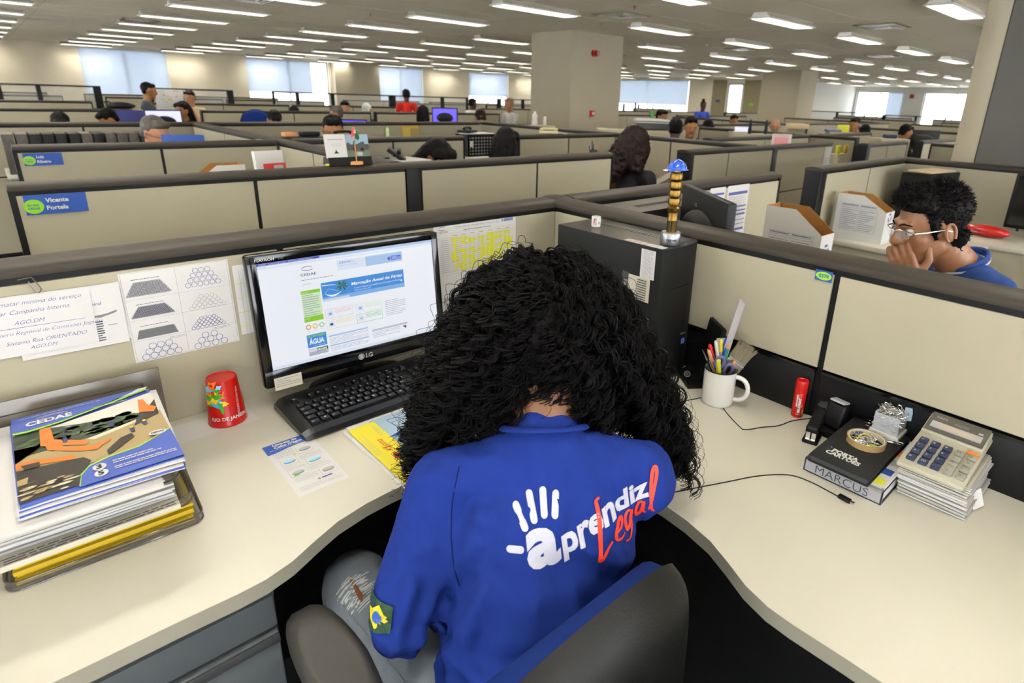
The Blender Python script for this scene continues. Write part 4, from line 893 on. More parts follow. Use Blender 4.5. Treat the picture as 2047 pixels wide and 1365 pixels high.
# scissors
t, d, L = stick('scissors', 'pair of scissors with violet handles in the mug', 'scissors', 230, .020, .115, 0, 0)
side = Vector((math.sin(R_(45)), -math.cos(R_(45)), 0)).cross(d).cross(d).normalized()
g = G(); g.tube([d*0, d*.075], .004, 'steel', 6, flat=.3); g.obj('blade', t)
for s_, h0 in ((-1, .0), (1, .022)):
    g = G(); c = d*(.095+h0)+side*.013*s_; pts = [c+d*.019*math.cos(a)+side*.0105*math.sin(a) for a in [2*PI*i/16 for i in range(16)]]; g.tube(pts, .0042, 'purple', 8, closed=True); g.tube([d*.07, c-d*.019], .0045, 'purple', 8); g.obj('handle', t)
def strip(name, label, cat, az, lean, L, wdt, m, parts=None, base=.018, alpha=None, cutend=True):
    t, d, L = stick(name, label, cat, az, lean, L, 0, 0, base=base); s2 = Vector((.69, -.72, 0)); s2 = (s2-d*s2.dot(d)).normalized(); n_ = s2.cross(d)
    Mx = Matrix((s2, d, n_)).transposed().to_4x4(); g = G(); g.M = Mx
    g.poly([(-wdt/2, 0, 0), (wdt/2, 0, 0), (wdt/2, L-.012 if cutend else L, 0), (-wdt/2, L, 0)], m); g.poly([(-wdt/2, 0, -.002), (wdt/2, 0, -.002), (wdt/2, L-.012 if cutend else L, -.002), (-wdt/2, L, -.002)], m)
    for a, b in (((-wdt/2, 0), (-wdt/2, L)), ((wdt/2, L-.012 if cutend else L), (wdt/2, 0)), ((-wdt/2, L), (wdt/2, L-.012 if cutend else L))): g.poly([(a[0], a[1], 0), (b[0], b[1], 0), (b[0], b[1], -.002), (a[0], a[1], -.002)], m)
    if parts: parts(g, wdt, L)
    g.M = Matrix(); g.obj('blade', t, 0); return t
mat('ruler', 'aaa5aa', .15, alpha=.75); mat('frosted', '9a9c98', .2, alpha=.7)
def ticks(g, w_, L): [g.rect(w_/2-(.006 if k % 5 == 0 else .003), .01+.005*k, w_/2, .0104+.005*k, .0003, 'dark_grey') for k in range(int(L/.005)-5)]
strip('ruler', 'long clear plastic ruler rising highest out of the mug', 'ruler', -35, .034, .275, .016, 'ruler', ticks)
strip('set_square', 'short frosted plastic ruler with rounded top in the mug', 'ruler', 75, .012, .165, .024, 'frosted', None, cutend=False)
# paint brush
t, d, L = stick('paint_brush', 'flat paint brush with grey bristles and red handle leaning right', 'paint brush', -38, .062, .172, 0, 0, base=.03)
mat('bristle', '7c7460', .9, bump=1, bscale=90, stretch=(8, 8, 1)); mat('brush_red', '8a1a14', .3); mat('tin', '6f6b5e', .55, .4)
s2 = Vector((.69, -.72, 0)); s2 = (s2-d*s2.dot(d)).normalized(); n_ = s2.cross(d); Mx = Matrix((s2, d, n_)).transposed().to_4x4()
g = G(); g.M = Mx; g.add([(x*w_, y, z_) for y, w_ in ((0, .008), (.08, .009), (.100, .024)) for x, z_ in ((-1, -.005), (1, -.005), (1, .005), (-1, .005))], [(k*4+i, k*4+(i+1) % 4, k*4+4+(i+1) % 4, k*4+4+i) for k in range(2) for i in range(4)]+[(3, 2, 1, 0), (8, 9, 10, 11)], 'brush_red'); g.M = Matrix(); g.obj('handle', t)
g = G(); g.M = Mx; g.box((0, .114, 0), (.049, .030, .013), 'tin', bev=.002); g.box((0, .120, 0), (.0495, .002, .0136), 'steel'); g.M = Matrix(); g.obj('ferrule', t)
g = G(); g.M = Mx; r = random.Random(5)
for i in range(160):
    x = (r.random()-.5)*.046; z_ = (r.random()-.5)*.010; e = (r.random()-.5)*.008
    g.tube([(x, .128, z_), (x*1.05, .155, z_*1.1), (x*1.12+e, .172+.006*r.random(), z_*1.4)], [.0013, .0012, .0006], 'bristle', 4)
g.box((0, .145, 0), (.046, .036, .008), 'bristle'); g.M = Matrix(); g.obj('bristles', t)
# black slanted stand behind the mug
sd = thing('black_stand', 'black slanted desk stand with an oval white badge, behind the mug', 'stand', (-.058, -.662, Z), R_(-35.6))
g = G(); pr = [(-.045, 0), (.030, 0), (.034, .06), (.044, .165), (.040, .172), (.032, .170), (.018, .090), (-.010, .030), (-.045, .012)]
n = len(pr); vs = [(x, .045, z_) for x, z_ in pr]+[(x, -.045, z_) for x, z_ in pr]; g.add(vs, [(i, (i+1) % n, (i+1) % n+n, i+n) for i in range(n)]+[tuple(range(n))[::-1], tuple(range(n, 2*n))], 'black'); g.obj('body', sd, 30)
g = G(); g.M = facing((-.036, .004, .0165), (0, -1, 0), (.8, 0, .55)); g.disc(0, .006, .016, .0085, .0012, 'light_grey'); g.disc(0, .006, .0145, .0072, .0016, 'dark_grey'); g.text('Itautec', .006, 'light_grey', -.011, .004, .0020); g.M = Matrix(); g.obj('badge', sd, 0, label='white oval badge')
# glue stick
gs = thing('glue_stick', 'red glue stick standing against the black cable duct', 'glue stick', (-.026, -.932, Z))
g = G(); g.lathe([(.0135, 0), (.0140, .002), (.0140, .066), (.0135, .067), (0, .067)], 'red', n=28); g.obj('tube', gs)
g = G(); g.lathe([(.0148, .066), (.0150, .068), (.0150, .094), (.0140, .098), (.0090, .0985), (.0085, .097), (0, .097)], 'red', n=28); g.obj('cap', gs)
g = G(); g2 = G(); g2.text('MAXPRINT', .0085, 'white', 0, 0, 0, bold=.0005, shear=.2); g.add([(R_(222)-p[1]/.0142, .014+p[0]*.95, .0002) for p in g2.v], g2.f, 'white')
g.rect(R_(176), .030, R_(190), .062, 0, 'paper'); g.rect(R_(245), .012, R_(262), .022, 0, 'hl'); [g.disc(R_(195+14*i), .010, .09, .0012, 0, 'paper', 8) for i in range(3)]; g.lines(R_(232), .02, R_(240), .05, 1, 'paper', .0002, .3); g.bend(cyl_map(.0141, .0141, .06, 0, 0, .0001)); g.obj('print', gs, 0, label='white lettering')
# headphone cable / black cord
def cord(name, pts, label, end=None):
    t = thing(name, label, 'cable', (pts[0][0], pts[0][1], Z))
    P = [Vector((p[0]-pts[0][0], p[1]-pts[0][1], .0014)) for p in pts]; Q = []
    for i in range(len(P)-1):
        a, b, c, d = P[max(0, i-1)], P[i], P[i+1], P[min(len(P)-1, i+2)]
        for k in range(8): u = k/8; Q.append(.5*((2*b)+(c-a)*u+(2*a-5*b+4*c-d)*u*u+(3*b-a-3*c+d)*u**3))
    g = G(); g.tube(Q+[P[-1]], .0012, 'black', 6); g.obj('wire', t)
    if end:
        d = (P[-1]-P[-2]).normalized(); g = G(); rz = math.atan2(d.y, d.x); g.box(P[-1]+d*.011+Vector((0, 0, .003)), (.024, .010, .007), 'black', rz=rz, bev=.001); g.obj('plug', t); g = G(); g.box(P[-1]+d*.026+Vector((0, 0, .003)), (.008, .006, .003), 'chrome', rz=rz); g.obj('plug_tip', t)
cord('cable', [(-.215, -.695), (-.168, -.714), (-.116, -.735), (-.118, -.765), (-.154, -.812), (-.188, -.868), (-.190, -.885), (-.150, -.905), (-.110, -.928), (-.060, -.940), (-.012, -.965)], 'thin black cable looping across the worktop below the mug')
cord('usb_cable', [(-.60, -.875), (-.514, -.915), (-.406, -.965), (-.345, -.993), (-.305, -1.018), (-.278, -1.045), (-.270, -1.080), (-.272, -1.118), (-.274, -1.140)], 'black USB cable running from under the woman to its bare plug', True)
mat('chrome_label', 'b9b9bd', .4, .3)
# ------------------------------------------------------------------ staplers
def stapler(x, y, z, rz, label, sc=1):
    t = thing('stapler', label, 'stapler', (x, y, z), rz); t.scale = (sc, sc, sc)
    g = G(); g.box((.06, 0, .005), (.13, .034, .009), 'black', bev=.003); g.obj('base', t)
    g = G(); g.box((.002, .006, .0195), (.006, .009, .018), 'chrome'); g.box((.002, -.006, .0195), (.006, .009, .018), 'chrome'); g.box((.012, 0, .0105), (.03, .02, .002), 'chrome'); g.obj('anvil', t)
    g = G(); g.box((.062, 0, .036), (.125, .028, .022), 'black', ry=R_(-5), bev=.006, seg=3); g.box((.115, 0, .02), (.02, .024, .03), 'black'); g.obj('arm', t)
    g = G(); g.box((.105, 0, .056), (.030, .020, .003), 'chrome', ry=R_(-5)); g.obj('label_plate', t, label='bright metal plate'); return t
stapler(-.128, -1.012, Z, R_(12), 'small black stapler with shiny anvil beside the glue stick')
t = thing('hole_punch', 'black hole punch with bright metal plate, behind the small stapler', 'hole punch', (-.045, -1.030, Z), R_(-8))
g = G(); g.box((0, 0, .010), (.062, .060, .020), 'black', bev=.003); g.obj('base', t)
g = G(); g.box((-.002, 0, .052), (.026, .044, .058), 'black', ry=R_(12), bev=.006, seg=3); g.obj('lever', t)
g = G(); g.box((.004, 0, .0860), (.026, .034, .004), 'chrome_label', ry=R_(12)); g.obj('label_plate', t, label='bright metal plate')
# ------------------------------------------------------------------ binder, black folder, tape, clips
bd = thing('binder', 'thick binder with a hand-lettered pale spine lying under the black card holder', 'binder', (-.235, -1.205, Z))
g = G(); g.bx(0, .20, 0, .156, 0, .003, 'binder_navy') if mat('binder_navy', '23253c', .3) else 0
g.bx(0, .20, 0, .156, .028, .030, 'binder_navy'); g.bx(-.002, .001, 0, .156, 0, .030, 'binder_navy'); g.obj('cover', bd)
g = G(); g.bx(.004, .198, .003, .153, .0035, .0275, 'paper'); g.obj('pages', bd)
g = G(); g.M = facing((-.0024, .153, .003), (0, -1, 0), (0, 0, 1)); g.rect(0, 0, .150, .024, 0, 'light_grey'); g.text('MARCUS', .026, 'ink', .022, .003, .0005, width=.105, bold=-.0003); g.M = Matrix(); g.obj('spine_label', bd, 0, label='pale spine label with hand lettering')
pv = thing('plastic_folder', 'see-through folder with coloured leaflets under the black card holder', 'folder', (-.245, -1.203, Z+.0305), R_(0))
g = G(); g.bx(0, .255, 0, .122, 0, .004, 'frosted'); g.obj('sleeve', pv)
g = G(); g.bx(.010, .25, .004, .03, .004, .0045, 'paper'); [g.bx(.02+.045*i, .045+.045*i, .006, .024, .0045, .005, m) for i, m in enumerate(('hl', 'blue', 'light_grey', 'c_orange', 'c_sky'))]; g.obj('leaflet', pv)
g = G(); g.bx(.005, .12, .004, .024, 0, .004, 'paper'); o = g.obj('paper_pad'); o.location = (-.235, -1.2075, Z+.0312); tag(o, 'white paper pad standing between binder and calculator stack', 'notepad')
ch = thing('card_holder', 'black card holder book with white title lettering, on top of the binder', 'book', (-.254, -1.180, Z+.0355), R_(0))
g = G(); g.bx(0, .238, 0, .119, .0, .0025, 'black_soft', bev=.0008); g.bx(0, .238, 0, .119, .0145, .0168, 'black_soft', bev=.0008); g.bx(.232, .238, 0, .119, 0, .0168, 'black_soft'); g.obj('cover', ch)
g = G(); g.bx(.004, .234, .004, .116, .003, .0142, 'dark_grey'); g.obj('pages', ch)
g = G(); g.M = Matrix.Translation((.032, .098, .0170)) @ Matrix.Rotation(-PI/2, 4, 'Z'); g.text('PORTA', .019, 'white', .006, .014, .0003, width=.052, bold=.0009); g.text('CARTÕES', .019, 'white', -.002, .000, .0003, width=.068, bold=.0009); g.disc(.0, .028, .0015, .0015, .0003, 'white'); g.M = Matrix(); g.obj('title', ch, 0, label='white title lettering')
BT = Z+.0355+.0172
tr = thing('tape_roll', 'roll of brown adhesive tape lying on the black card holder', 'tape roll', (-.120, -1.123, BT))
mat('tape', 'a3885c', .25, alpha=.95); mat('core', 'c2bba6', .7)
g = G(); g.lathe([(.0385, 0), (.0385, .0125), (.0355, .0125), (.0355, 0), (.0385, 0)], 'tape', n=48, caps=False); g.obj('tape', tr)
g = G(); g.lathe([(.0355, 0), (.0355, .0125), (.0335, .0125), (.0335, 0), (.0355, 0)], 'core', n=48, caps=False)
g2 = G(); g2.text('FLEX', .0085, 'blue', 0, 0, 0, bold=.0005); g.add([(math.cos(R_(60)-p[0]/.0334)*.0333, math.sin(R_(60)-p[0]/.0334)*.0333, .002+p[1]) for p in g2.v], g2.f, 'blue'); g.obj('core', tr)
g = G(); g.tube([(-.128+.026*math.cos(a)*1.0, -1.127+.019*math.sin(a), BT+.006+.008*math.sin(a*2)) for a in [2*PI*i/40 for i in range(40)]], .0012, 'hl', 6, closed=True); tag(g.obj('rubber_band'), 'yellow rubber band lying across the tape roll', 'rubber band')
def clip_mesh():
    g = G(); g.tube([(-.006, .0022, 0), (.012, .0022, 0), (.0145, 0, 0), (.012, -.0022, 0), (-.012, -.0022, 0), (-.0145, .0008, 0), (-.012, .0038, 0), (.014, .0038, 0)], .0005, 'chrome', 4)
    return g
c0 = clip_mesh().obj('paper_clip'); tag(c0, 'small shiny paper clip in the heap inside the tape roll', 'paper clip', 'paper clips inside the tape roll'); r = random.Random(8)
for i in range(34):
    o = c0 if i == 0 else c0.copy()
    if i: COL.objects.link(o)
    rr = .019*math.sqrt(r.random()); a = r.random()*6.28; o.location = (-.120+rr*math.cos(a), -1.123+rr*math.sin(a), BT+.0012+.0075*r.random()); o.rotation_euler = ((r.random()-.5)*.5, (r.random()-.5)*.5, r.random()*6.28)
bc = thing('clip_box', 'clear acrylic box overflowing with steel paper clips on a white base', 'box', (-.0345, -1.138, BT), R_(0))
mat('acrylic', 'e4e8ee', .03, alpha=.28, coat=.6)
g = G(); g.bx(-.030, .030, -.030, .030, 0, .008, 'white', bev=.001); g.obj('base', bc)
g = G()
for a in ((-.026, -.0245, -.026, .026), (.0245, .026, -.026, .026), (-.026, .026, -.026, -.0245), (-.026, .026, .0245, .026)): g.bx(a[0], a[1], a[2], a[3], .008, .050, 'acrylic')
g.obj('walls', bc)
for i in range(95):
    o = c0.copy(); COL.objects.link(o); h_ = r.random(); sp = .018
    o.location = (-.0345+(r.random()-.5)*2*sp, -1.138+(r.random()-.5)*2*sp, BT+.012+h_*(.044)); o.rotation_euler = ((r.random()-.5)*1.2, (r.random()-.5)*1.2, r.random()*6.28)
    o.scale = (1.15, 1.3, 1.3); o['label'] = 'steel paper clip inside the clear acrylic box'; o['group'] = 'paper clips in the acrylic box'
for i, (x, y, rz) in enumerate(((-.078, -1.150, 15), (-.072, -1.158, 5), (-.080, -1.142, 22))):
    o = c0.copy(); COL.objects.link(o); o.location = (x, y, BT+.001); o.rotation_euler = (0, 0, R_(-80+rz)); o.scale = (1.6, 1.6, 1.5); o['label'] = 'paper clip lying loose between tape roll and acrylic box'; o['group'] = 'loose paper clips on the card holder'
sheet('paper_note', .016, .03, 'small pale slip sticking up at the back of the clip box', 'note', facing((-.012, -1.156, BT+.030), (.4, -.9, 0), (.1, 0, 1)), None, 'card_blue')
bk = thing('key_rings', 'two steel rings lying at the edge of the black card holder', 'rings', (-.022, -1.094, BT)); g = G()
g.tube([(.008*math.cos(a), .008*math.sin(a), .0012) for a in [2*PI*i/20 for i in range(20)]], .0007, 'chrome', 5, closed=True); g.obj('ring', bk); g = G(); g.tube([(-.014+.008*math.cos(a), -.004+.008*math.sin(a), .0014) for a in [2*PI*i/20 for i in range(20)]], .0007, 'chrome', 5, closed=True); g.obj('ring', bk)
# ------------------------------------------------------------------ paper stack and calculator
r = random.Random(12); zz = Z
for k_ in range(30):
    th = .0024; o = paper('paper', -.165+(r.random()-.5)*.010+(.006 if k_ < 8 else 0), -1.325+(r.random()-.5)*.006-(.0 if k_ > 8 else .004), .165+.008*r.random(), .119, zz, R_((r.random()-.5)*3), ['paper', 'white', 'paper', 'light_grey', 'paper_warm'][k_ % 5], 'slip of used paper in the thick stack under the calculator', 'paper', .0020, .0006, group='stacked papers under the calculator'); zz += th
sheet('folded_corner', .03, .035, 'loose folded paper corner poking out at the foot of the paper stack', 'paper sheet', facing((-.115, -1.332, Z+.002), (.8, -.3, .1), (.1, .3, .9)), None, 'paper')
ca = thing('calculator', 'pale grey desktop calculator with angled display, on the paper stack', 'calculator', (-.196, -1.3175, zz+.001), 0)
CM = Matrix.Rotation(R_(-7), 4, 'Y') ; mat('calc_body', 'a8a492', .4); mat('calc_dark', '55524d', .3); mat('calc_key', '2a3350', .35); mat('calc_grey', '8f8d80', .4); mat('calc_lcd', 'b9a999', .2)
def inC(g): g.v = [tuple(CM @ Vector(p)) for p in g.v]; return g
CW, CD = .196, .114
g = G(); g.bx(0, CW, 0, CD, 0, .012, 'calc_body', bev=.004); g.box((CW-.035, CD/2, .016), (.068, CD-.004, .014), 'calc_body', ry=R_(-6), bev=.003); inC(g).obj('body', ca)
g = G(); g.M = Matrix.Translation((CW-.069, .004, .0205)) @ Matrix.Rotation(R_(-6), 4, 'Y'); g.box((.0345, (CD-.008)/2, .0012), (.064, CD-.010, .0012), 'calc_dark'); g.M = g.M @ Matrix.Translation((0, CD-.008, .0020)) @ Matrix.Rotation(-PI/2, 4, 'Z')
g.rect(.008, .014, .098, .036, .0002, 'light_grey'); g.rect(.022, .019, .085, .032, .0005, 'calc_lcd'); g.text("YIN'S", .009, 'light_grey', .010, .048, .0002, bold=.0002); g.lines(.045, .042, .070, .050, 2, 'light_grey', .0002, .3); g.rect(.088, .040, .096, .046, .0002, 'light_grey'); g.M = Matrix(); inC(g).obj('display', ca, 20)
cols = [.010, .031, .052, .073, .094]
labs = [['0', '4', '7', 'C'], ['00', '2', '5', '8'], ['.', '3', '6', '9'], ['+', 'x', '-', 'M'], ['=', '-', '%', 'V']]
for i, cx in enumerate(cols):
    for j in range(4):
        x = .016+j*.0235; y = CD-cx-.016
        m = 'calc_key' if i < 3 else 'calc_grey'
        g = G(); hk = .018
        if i == 3 and j == 0: hk = .030
        if i == 3 and j == 1: x += .008; hk = .013
        g.box((x+hk/2, y+.008, .0150), (hk, .0155, .006), m, bev=.0015); g.text(labs[i][j], .009, 'white' if i < 3 else 'dark_grey', x+.006, y+.0125, .0183, rot=-PI/2); inC(g).obj('key', ca)
g = G(); g.box((.110, .014, .0150), (.008, .020, .006), 'c_orange', bev=.001); inC(g).obj('key', ca, label='orange key')
# ------------------------------------------------------------------ tools for people
from mathutils import noise as mnoise
def strands(name, P, rad, m, parent, extra=None):
    """P: (S, N, 3) points of many hairs -> one mesh of thin three-sided tubes (plus an optional inner mass)"""
    S, N, _ = P.shape
    T = np.gradient(P, axis=1); T /= np.linalg.norm(T, axis=2, keepdims=True)+1e-9
    ref = np.array([.37, .61, .70]); U = np.cross(T, ref); U /= np.linalg.norm(U, axis=2, keepdims=True)+1e-9; W = np.cross(T, U)
    rad = np.broadcast_to(rad, (S, N))
    V = np.stack([P+rad[..., None]*(U*math.cos(a)+W*math.sin(a)) for a in (0, 2.094, 4.189)], axis=2).reshape(-1, 3)
    idx = np.arange(S*N).reshape(S, N)*3; a = idx[:, :-1].ravel(); b = idx[:, 1:].ravel()
    F = np.concatenate([np.stack([a+j, a+(j+1) % 3, b+(j+1) % 3, b+j], 1) for j in range(3)])
    me = bpy.data.meshes.new(name)
    ev = None
    if extra is not None:
        ev = np.empty(len(extra.vertices)*3, np.float32); extra.vertices.foreach_get('co', ev); ev = ev.reshape(-1, 3)
        ef = [tuple(p.vertices) for p in extra.polygons]
    nv = len(V)+(len(ev) if ev is not None else 0)
    allv = np.concatenate([V, ev]) if ev is not None else V
    nf = len(F)+(len(ef) if ev is not None else 0)
    loops = F.ravel(); sizes = np.full(len(F), 4)
    if ev is not None:
        el = np.concatenate([np.array(f) for f in ef])+len(V); loops = np.concatenate([loops, el]); sizes = np.concatenate([sizes, np.array([len(f) for f in ef])])
    me.vertices.add(nv); me.vertices.foreach_set('co', allv.astype(np.float32).ravel())
    me.loops.add(len(loops)); me.loops.foreach_set('vertex_index', loops.astype(np.int32))
    me.polygons.add(nf); st = np.concatenate([[0], np.cumsum(sizes)[:-1]]); me.polygons.foreach_set('loop_start', st.astype(np.int32))
    me.update(calc_edges=True); me.polygons.foreach_set('use_smooth', [True]*nf)
    me.materials.append(MATS[m])
    o = bpy.data.objects.new(name, me); COL.objects.link(o)
    if parent: o.parent = parent
    return o
def shift(o, root):
    o.data.transform(Matrix.Translation(-root.location)); return o
def wrinkle(amp, sc, stretch=(1, 1, 1), seed=0):
    def f(me):
        me.update(); ns = [v.normal.copy() for v in me.vertices]
        for v, n in zip(me.vertices, ns):
            q = Vector((v.co.x*sc*stretch[0]+seed, v.co.y*sc*stretch[1], v.co.z*sc*stretch[2]))
            k = mnoise.noise(q)+.5*mnoise.noise(q*2.1)
            k = -abs(k)*1.2+.35
            v.co += n*amp*k
    return f
def rotT(f, tilt=0):
    """3x3 basis with local x = right hand side, y = forward, z = up (tilt = nod forward, degrees)"""
    f = Vector((f[0], f[1], 0)).normalized(); r = Vector((f.y, -f.x, 0)); u = Vector((0, 0, 1)); t = R_(tilt)
    f2 = f*math.cos(t)-u*math.sin(t); u2 = u*math.cos(t)+f*math.sin(t)
    return Matrix((r, f2, u2)).transposed()
def V3(p): return Vector(p)
def hand_caps(wrist, d, palm_n, thumb_side, L=.085, curl=40, sc=1, spread=1):
    """palm and five separate fingers: d = direction of the hand, palm_n = out of the palm"""
    w = V3(wrist); d = V3(d).normalized(); pn = V3(palm_n); pn = (pn-d*pn.dot(d)).normalized(); s = d.cross(pn)*thumb_side
    caps = [(w, .024*sc, w+d*.03*sc, .026*sc)]
    for k, (o, l, r) in enumerate(((.027, .074, .0088), (.009, .082, .009), (-.009, .077, .0086), (-.026, .060, .0076))):
        a = w+d*.018*sc+s*o*.6*sc; b = w+d*L*sc+s*o*sc; caps.append((a, .015*sc, b, .0115*sc))
        p = b; ang = 0; dirv = (d+s*o*spread*3).normalized()
        for j, fr in enumerate((.45, .32, .23)):
            ang += R_(curl*(.6 if j == 0 else .9)); q = p+(dirv*math.cos(ang)+pn*math.sin(ang))*l*fr*sc; caps.append((p, r*sc*(1-.08*j), q, r*sc*(.93-.08*j))); p = q
    a = w+d*.02*sc+s*.02*sc; b = a+(s*.8+d*.55+pn*.35)*.048*sc; c = b+(s*.30+d*.85+pn*.30)*.036*sc; e = c+(d*.95+pn*.2)*.026*sc
    caps += [(a, .015*sc, b, .0115*sc), (b, .011*sc, c, .010*sc), (c, .0098*sc, e, .0085*sc)]
    return caps
def squircle_pad(g, hw, hh, m_front, m_back, thick, back, curve, c, n=32, top_k=.5, ry=0):
    """upholstered backrest in the xz plane, front towards +y, curved in plan"""
    vs = []; N = n+1
    for side in (0, 1):
        for i in range(N):
            for j in range(N):
                u, v = -1+2*i/n, -1+2*j/n; X = u*math.sqrt(1-v*v*.42); Zv = v*math.sqrt(1-u*u*.42)
                e = max(abs(u), abs(v))**(7 if thick > .02 else 6); t = thick*(1-e**2)
                y = curve*(X*X)+ry*math.sin((Zv+1)*1.3)
                vs.append((c[0]+X*hw, c[1]+y+(t if side == 0 else -back*(1-e)), c[2]+Zv*hh))
    A = N*N; f1 = []; f2 = []
    for i in range(n):
        for j in range(n): a = i*N+j; f1.append((a, a+1, a+N+1, a+N)); f2.append((A+a, A+a+N, A+a+N+1, A+a+1))
    g.add(vs, f1, m_front); k = g.mi(m_back); b = g.n-len(vs); g.f += [tuple(i+b for i in f) for f in f2]; g.m += [k]*len(f2)
# ------------------------------------------------------------------ office chair
mat('chair_blue', '112968', .85, bump=.5, bscale=700, spec=.15, var=.12, vscale=180); mat('chair_black', '0b0b0a', .48, spec=.3, bump=.25, bscale=350, var=.15, vscale=5); mat('arm_rubber', '2c2924', .5, bump=.15, bscale=120, var=.2, vscale=12)
def office_chair(loc, rz, label, group='blue office chairs', arms=True, ztop=.87):
    t = thing('office_chair', label, 'chair', loc, rz, group)
    zc = ztop-.235
    g = G(); g2 = G()
    squircle_pad(g, .212, .245, 'chair_blue', 'chair_blue', .048, .012, .045, (0, -.266, zc)); g.obj('backrest', t, 60)
    squircle_pad(g2, .222, .253, 'chair_black', 'chair_black', .002, .052, .045, (0, -.268, zc)); g2.obj('back_shell', t, 60)
    g = G(); g.lathe([(0, -.045), (.17, -.045), (.215, -.03), (.225, 0), (.215, .028), (.16, .04), (0, .045)], 'chair_blue', (0, 0, .435), 32, caps=False, sx=1.05, sy=1.0); g.obj('seat', t, 60)
    g = G(); g.lathe([(0, -.025), (.18, -.022), (.20, 0), (.16, .01)], 'chair_black', (0, 0, .395), 28, caps=False); g.obj('seat_pan', t)
    g = G(); g.tube([(0, -.12, .38), (0, -.27, .38), (0, -.315, .46), (0, -.305, zc)], .022, 'chair_black', 8, flat=.5); g.obj('back_post', t)
    g = G(); g.cyl((0, 0, .12), (0, 0, .38), .026, 'black'); g.cyl((0, 0, .30), (0, 0, .39), .05, 'black'); g.obj('gas_lift', t)
    for k in range(5):
        a = 2*PI*k/5+.3; g = G(); g.tube([(.02*math.cos(a), .02*math.sin(a), .125), (.29*math.cos(a), .29*math.sin(a), .085)], [.026, .017], 'black', 8); g.obj('base_arm', t)
        g = G(); x, y = .29*math.cos(a), .29*math.sin(a); g.cyl((x-.014*math.sin(a), y+.014*math.cos(a), .030), (x+.014*math.sin(a), y-.014*math.cos(a), .030), .029, 'black'); g.cyl((x, y, .05), (x, y, .08), .008, 'steel'); g.obj('caster', t)
    if arms:
        for s in (-1, 1):
            g = G(); g.tube([(s*.17, .02, .40), (s*.245, .02, .41), (s*.25, .02, .50), (s*.228, .02, .660)], .018, 'black', 8, flat=.7); g.obj('arm_support', t)
            g = G(); vs = []; 
            g.sph((0, 0, 0), 1, 'arm_rubber', 22, .042, .145, .022); g.v = [(s*.218+(.046 if v[0] > 0 else -.046)*min(1, (abs(v[0])/.042))**.6*(1-.30*max(0, -v[1]/.145)), .045+(v[1]/.145)*.145, .674+.018*max(-1, min(1, v[2]/.016))) for v in g.v]; g.obj('armrest', t, 60)
    return t
office_chair((-.925, -.840, 0), 0, 'blue and black office chair under the seated woman, nearest to the camera', ztop=.875)
mat('shirt_blue', '182d76', .9, bump=.6, bscale=9, bdist=.03, stretch=(1.6, 1, .7), var=.10, vscale=7, spec=.15)
mat('jeans', '6c737a', .85, bump=.5, bscale=600, var=.35, vscale=14)
mat('print_white', 'a9aab8', .55); mat('print_orange', 'd8320c', .5); mat('patch_green', '123a1e', .7); mat('patch_yellow', 'c8b41a', .7)
mat('skin_brown', '74492a', .5, var=.06, vscale=14)
wo = thing('person', 'woman with long curly black hair, blue printed t-shirt and torn jeans, back to the camera', 'person', (-.92, -.88, 0))
f = Vector((.6, .8, 0)); r_ = Vector((.8, -.6, 0)); T = rotT(f); up = Vector((0, 0, 1))
S = V3((-.815, -.865, .885)); LS, RS = V3((-.945, -.768, .875)), V3((-.690, -.962, .885)); LE, RE = V3((-1.045, -.80, .70)), V3((-.60, -.80, .70))
LH, RH = V3((-.815, -.640, .765)), V3((-.74, -.60, .765)); Hc = V3((-.735, -.765, 1.092)); hT = rotT(f, 42)
LHip, RHip, LK, RK, LA, RA = V3((-1.0, -.88, .535)), V3((-.85, -.93, .535)), V3((-1.0, -.52, .535)), V3((-.70, -.60, .555)), V3((-1.02, -.50, .09)), V3((-.72, -.52, .09))
hf = hT @ Vector((0, 1, 0)); hu = hT @ Vector((0, 0, 1))
nose = Hc+hf*.098-hu*.012
body = [(V3((-.92, -.93, .53)), .115, V3((-.86, -.90, .72)), .105), (V3((-.86, -.90, .72)), .105, S-up*.05, .10), (LS, .045, RS, .045), (S, .06, Hc-hf*.02-hu*.07, .050),
        (LS, .042, LE, .036), (LE, .036, LH-V3((.03, .05, 0)), .024), (RS, .042, RE, .036), (RE, .036, RH, .024), (LHip, .082, LK, .055), (LK, .052, LA, .034), (RHip, .082, RK, .055), (RK, .052, RA, .034),
        (LA, .034, LA+V3((0, .12, -.05)), .03), (RA, .034, RA+V3((.04, .11, -.05)), .03), (Hc+hf*.085, .012, nose, .010), (Hc+hf*.070-hu*.055, .024, Hc+hf*.08-hu*.06, .018)]
body += hand_caps(LH-V3((.03, .05, 0)), (.5, .85, -.05), (0, 0, -1), 1, curl=25) + hand_caps(RH, (-.55, .8, -.05), (0, 0, -1), -1, curl=25)
b = shift(blob('body', body, None, 'skin_brown', .0065, 5, [(Hc, (.074, .092, .108), hT), (Hc+hf*.02-hu*.04, (.060, .075, .070), hT)]), wo); b.parent = wo
for s in (-1, 1):
    g = G(); e = Hc+hf*.082+(hT @ Vector((1, 0, 0)))*s*.030+hu*.008-wo.location; g.sph(e, .0115, 'white', 12); g.sph(e+hf*.006, .0065, 'black', 10); g.obj('eye', wo)
# trousers
jc = [(V3((-.925, -.93, .53)), .125, V3((-.905, -.925, .62)), .120), (LHip, .092, LK, .066), (LK, .064, LA+V3((0, 0, .05)), .050), (RHip, .092, RK, .066), (RK, .064, RA+V3((0, 0, .05)), .050)]
j = shift(blob('jeans', jc, None, 'jeans', .008, 6, post=wrinkle(.007, 14, (1, 1, .6))), wo); j.parent = wo
g = G()
def pz(p): return V3(p)-wo.location
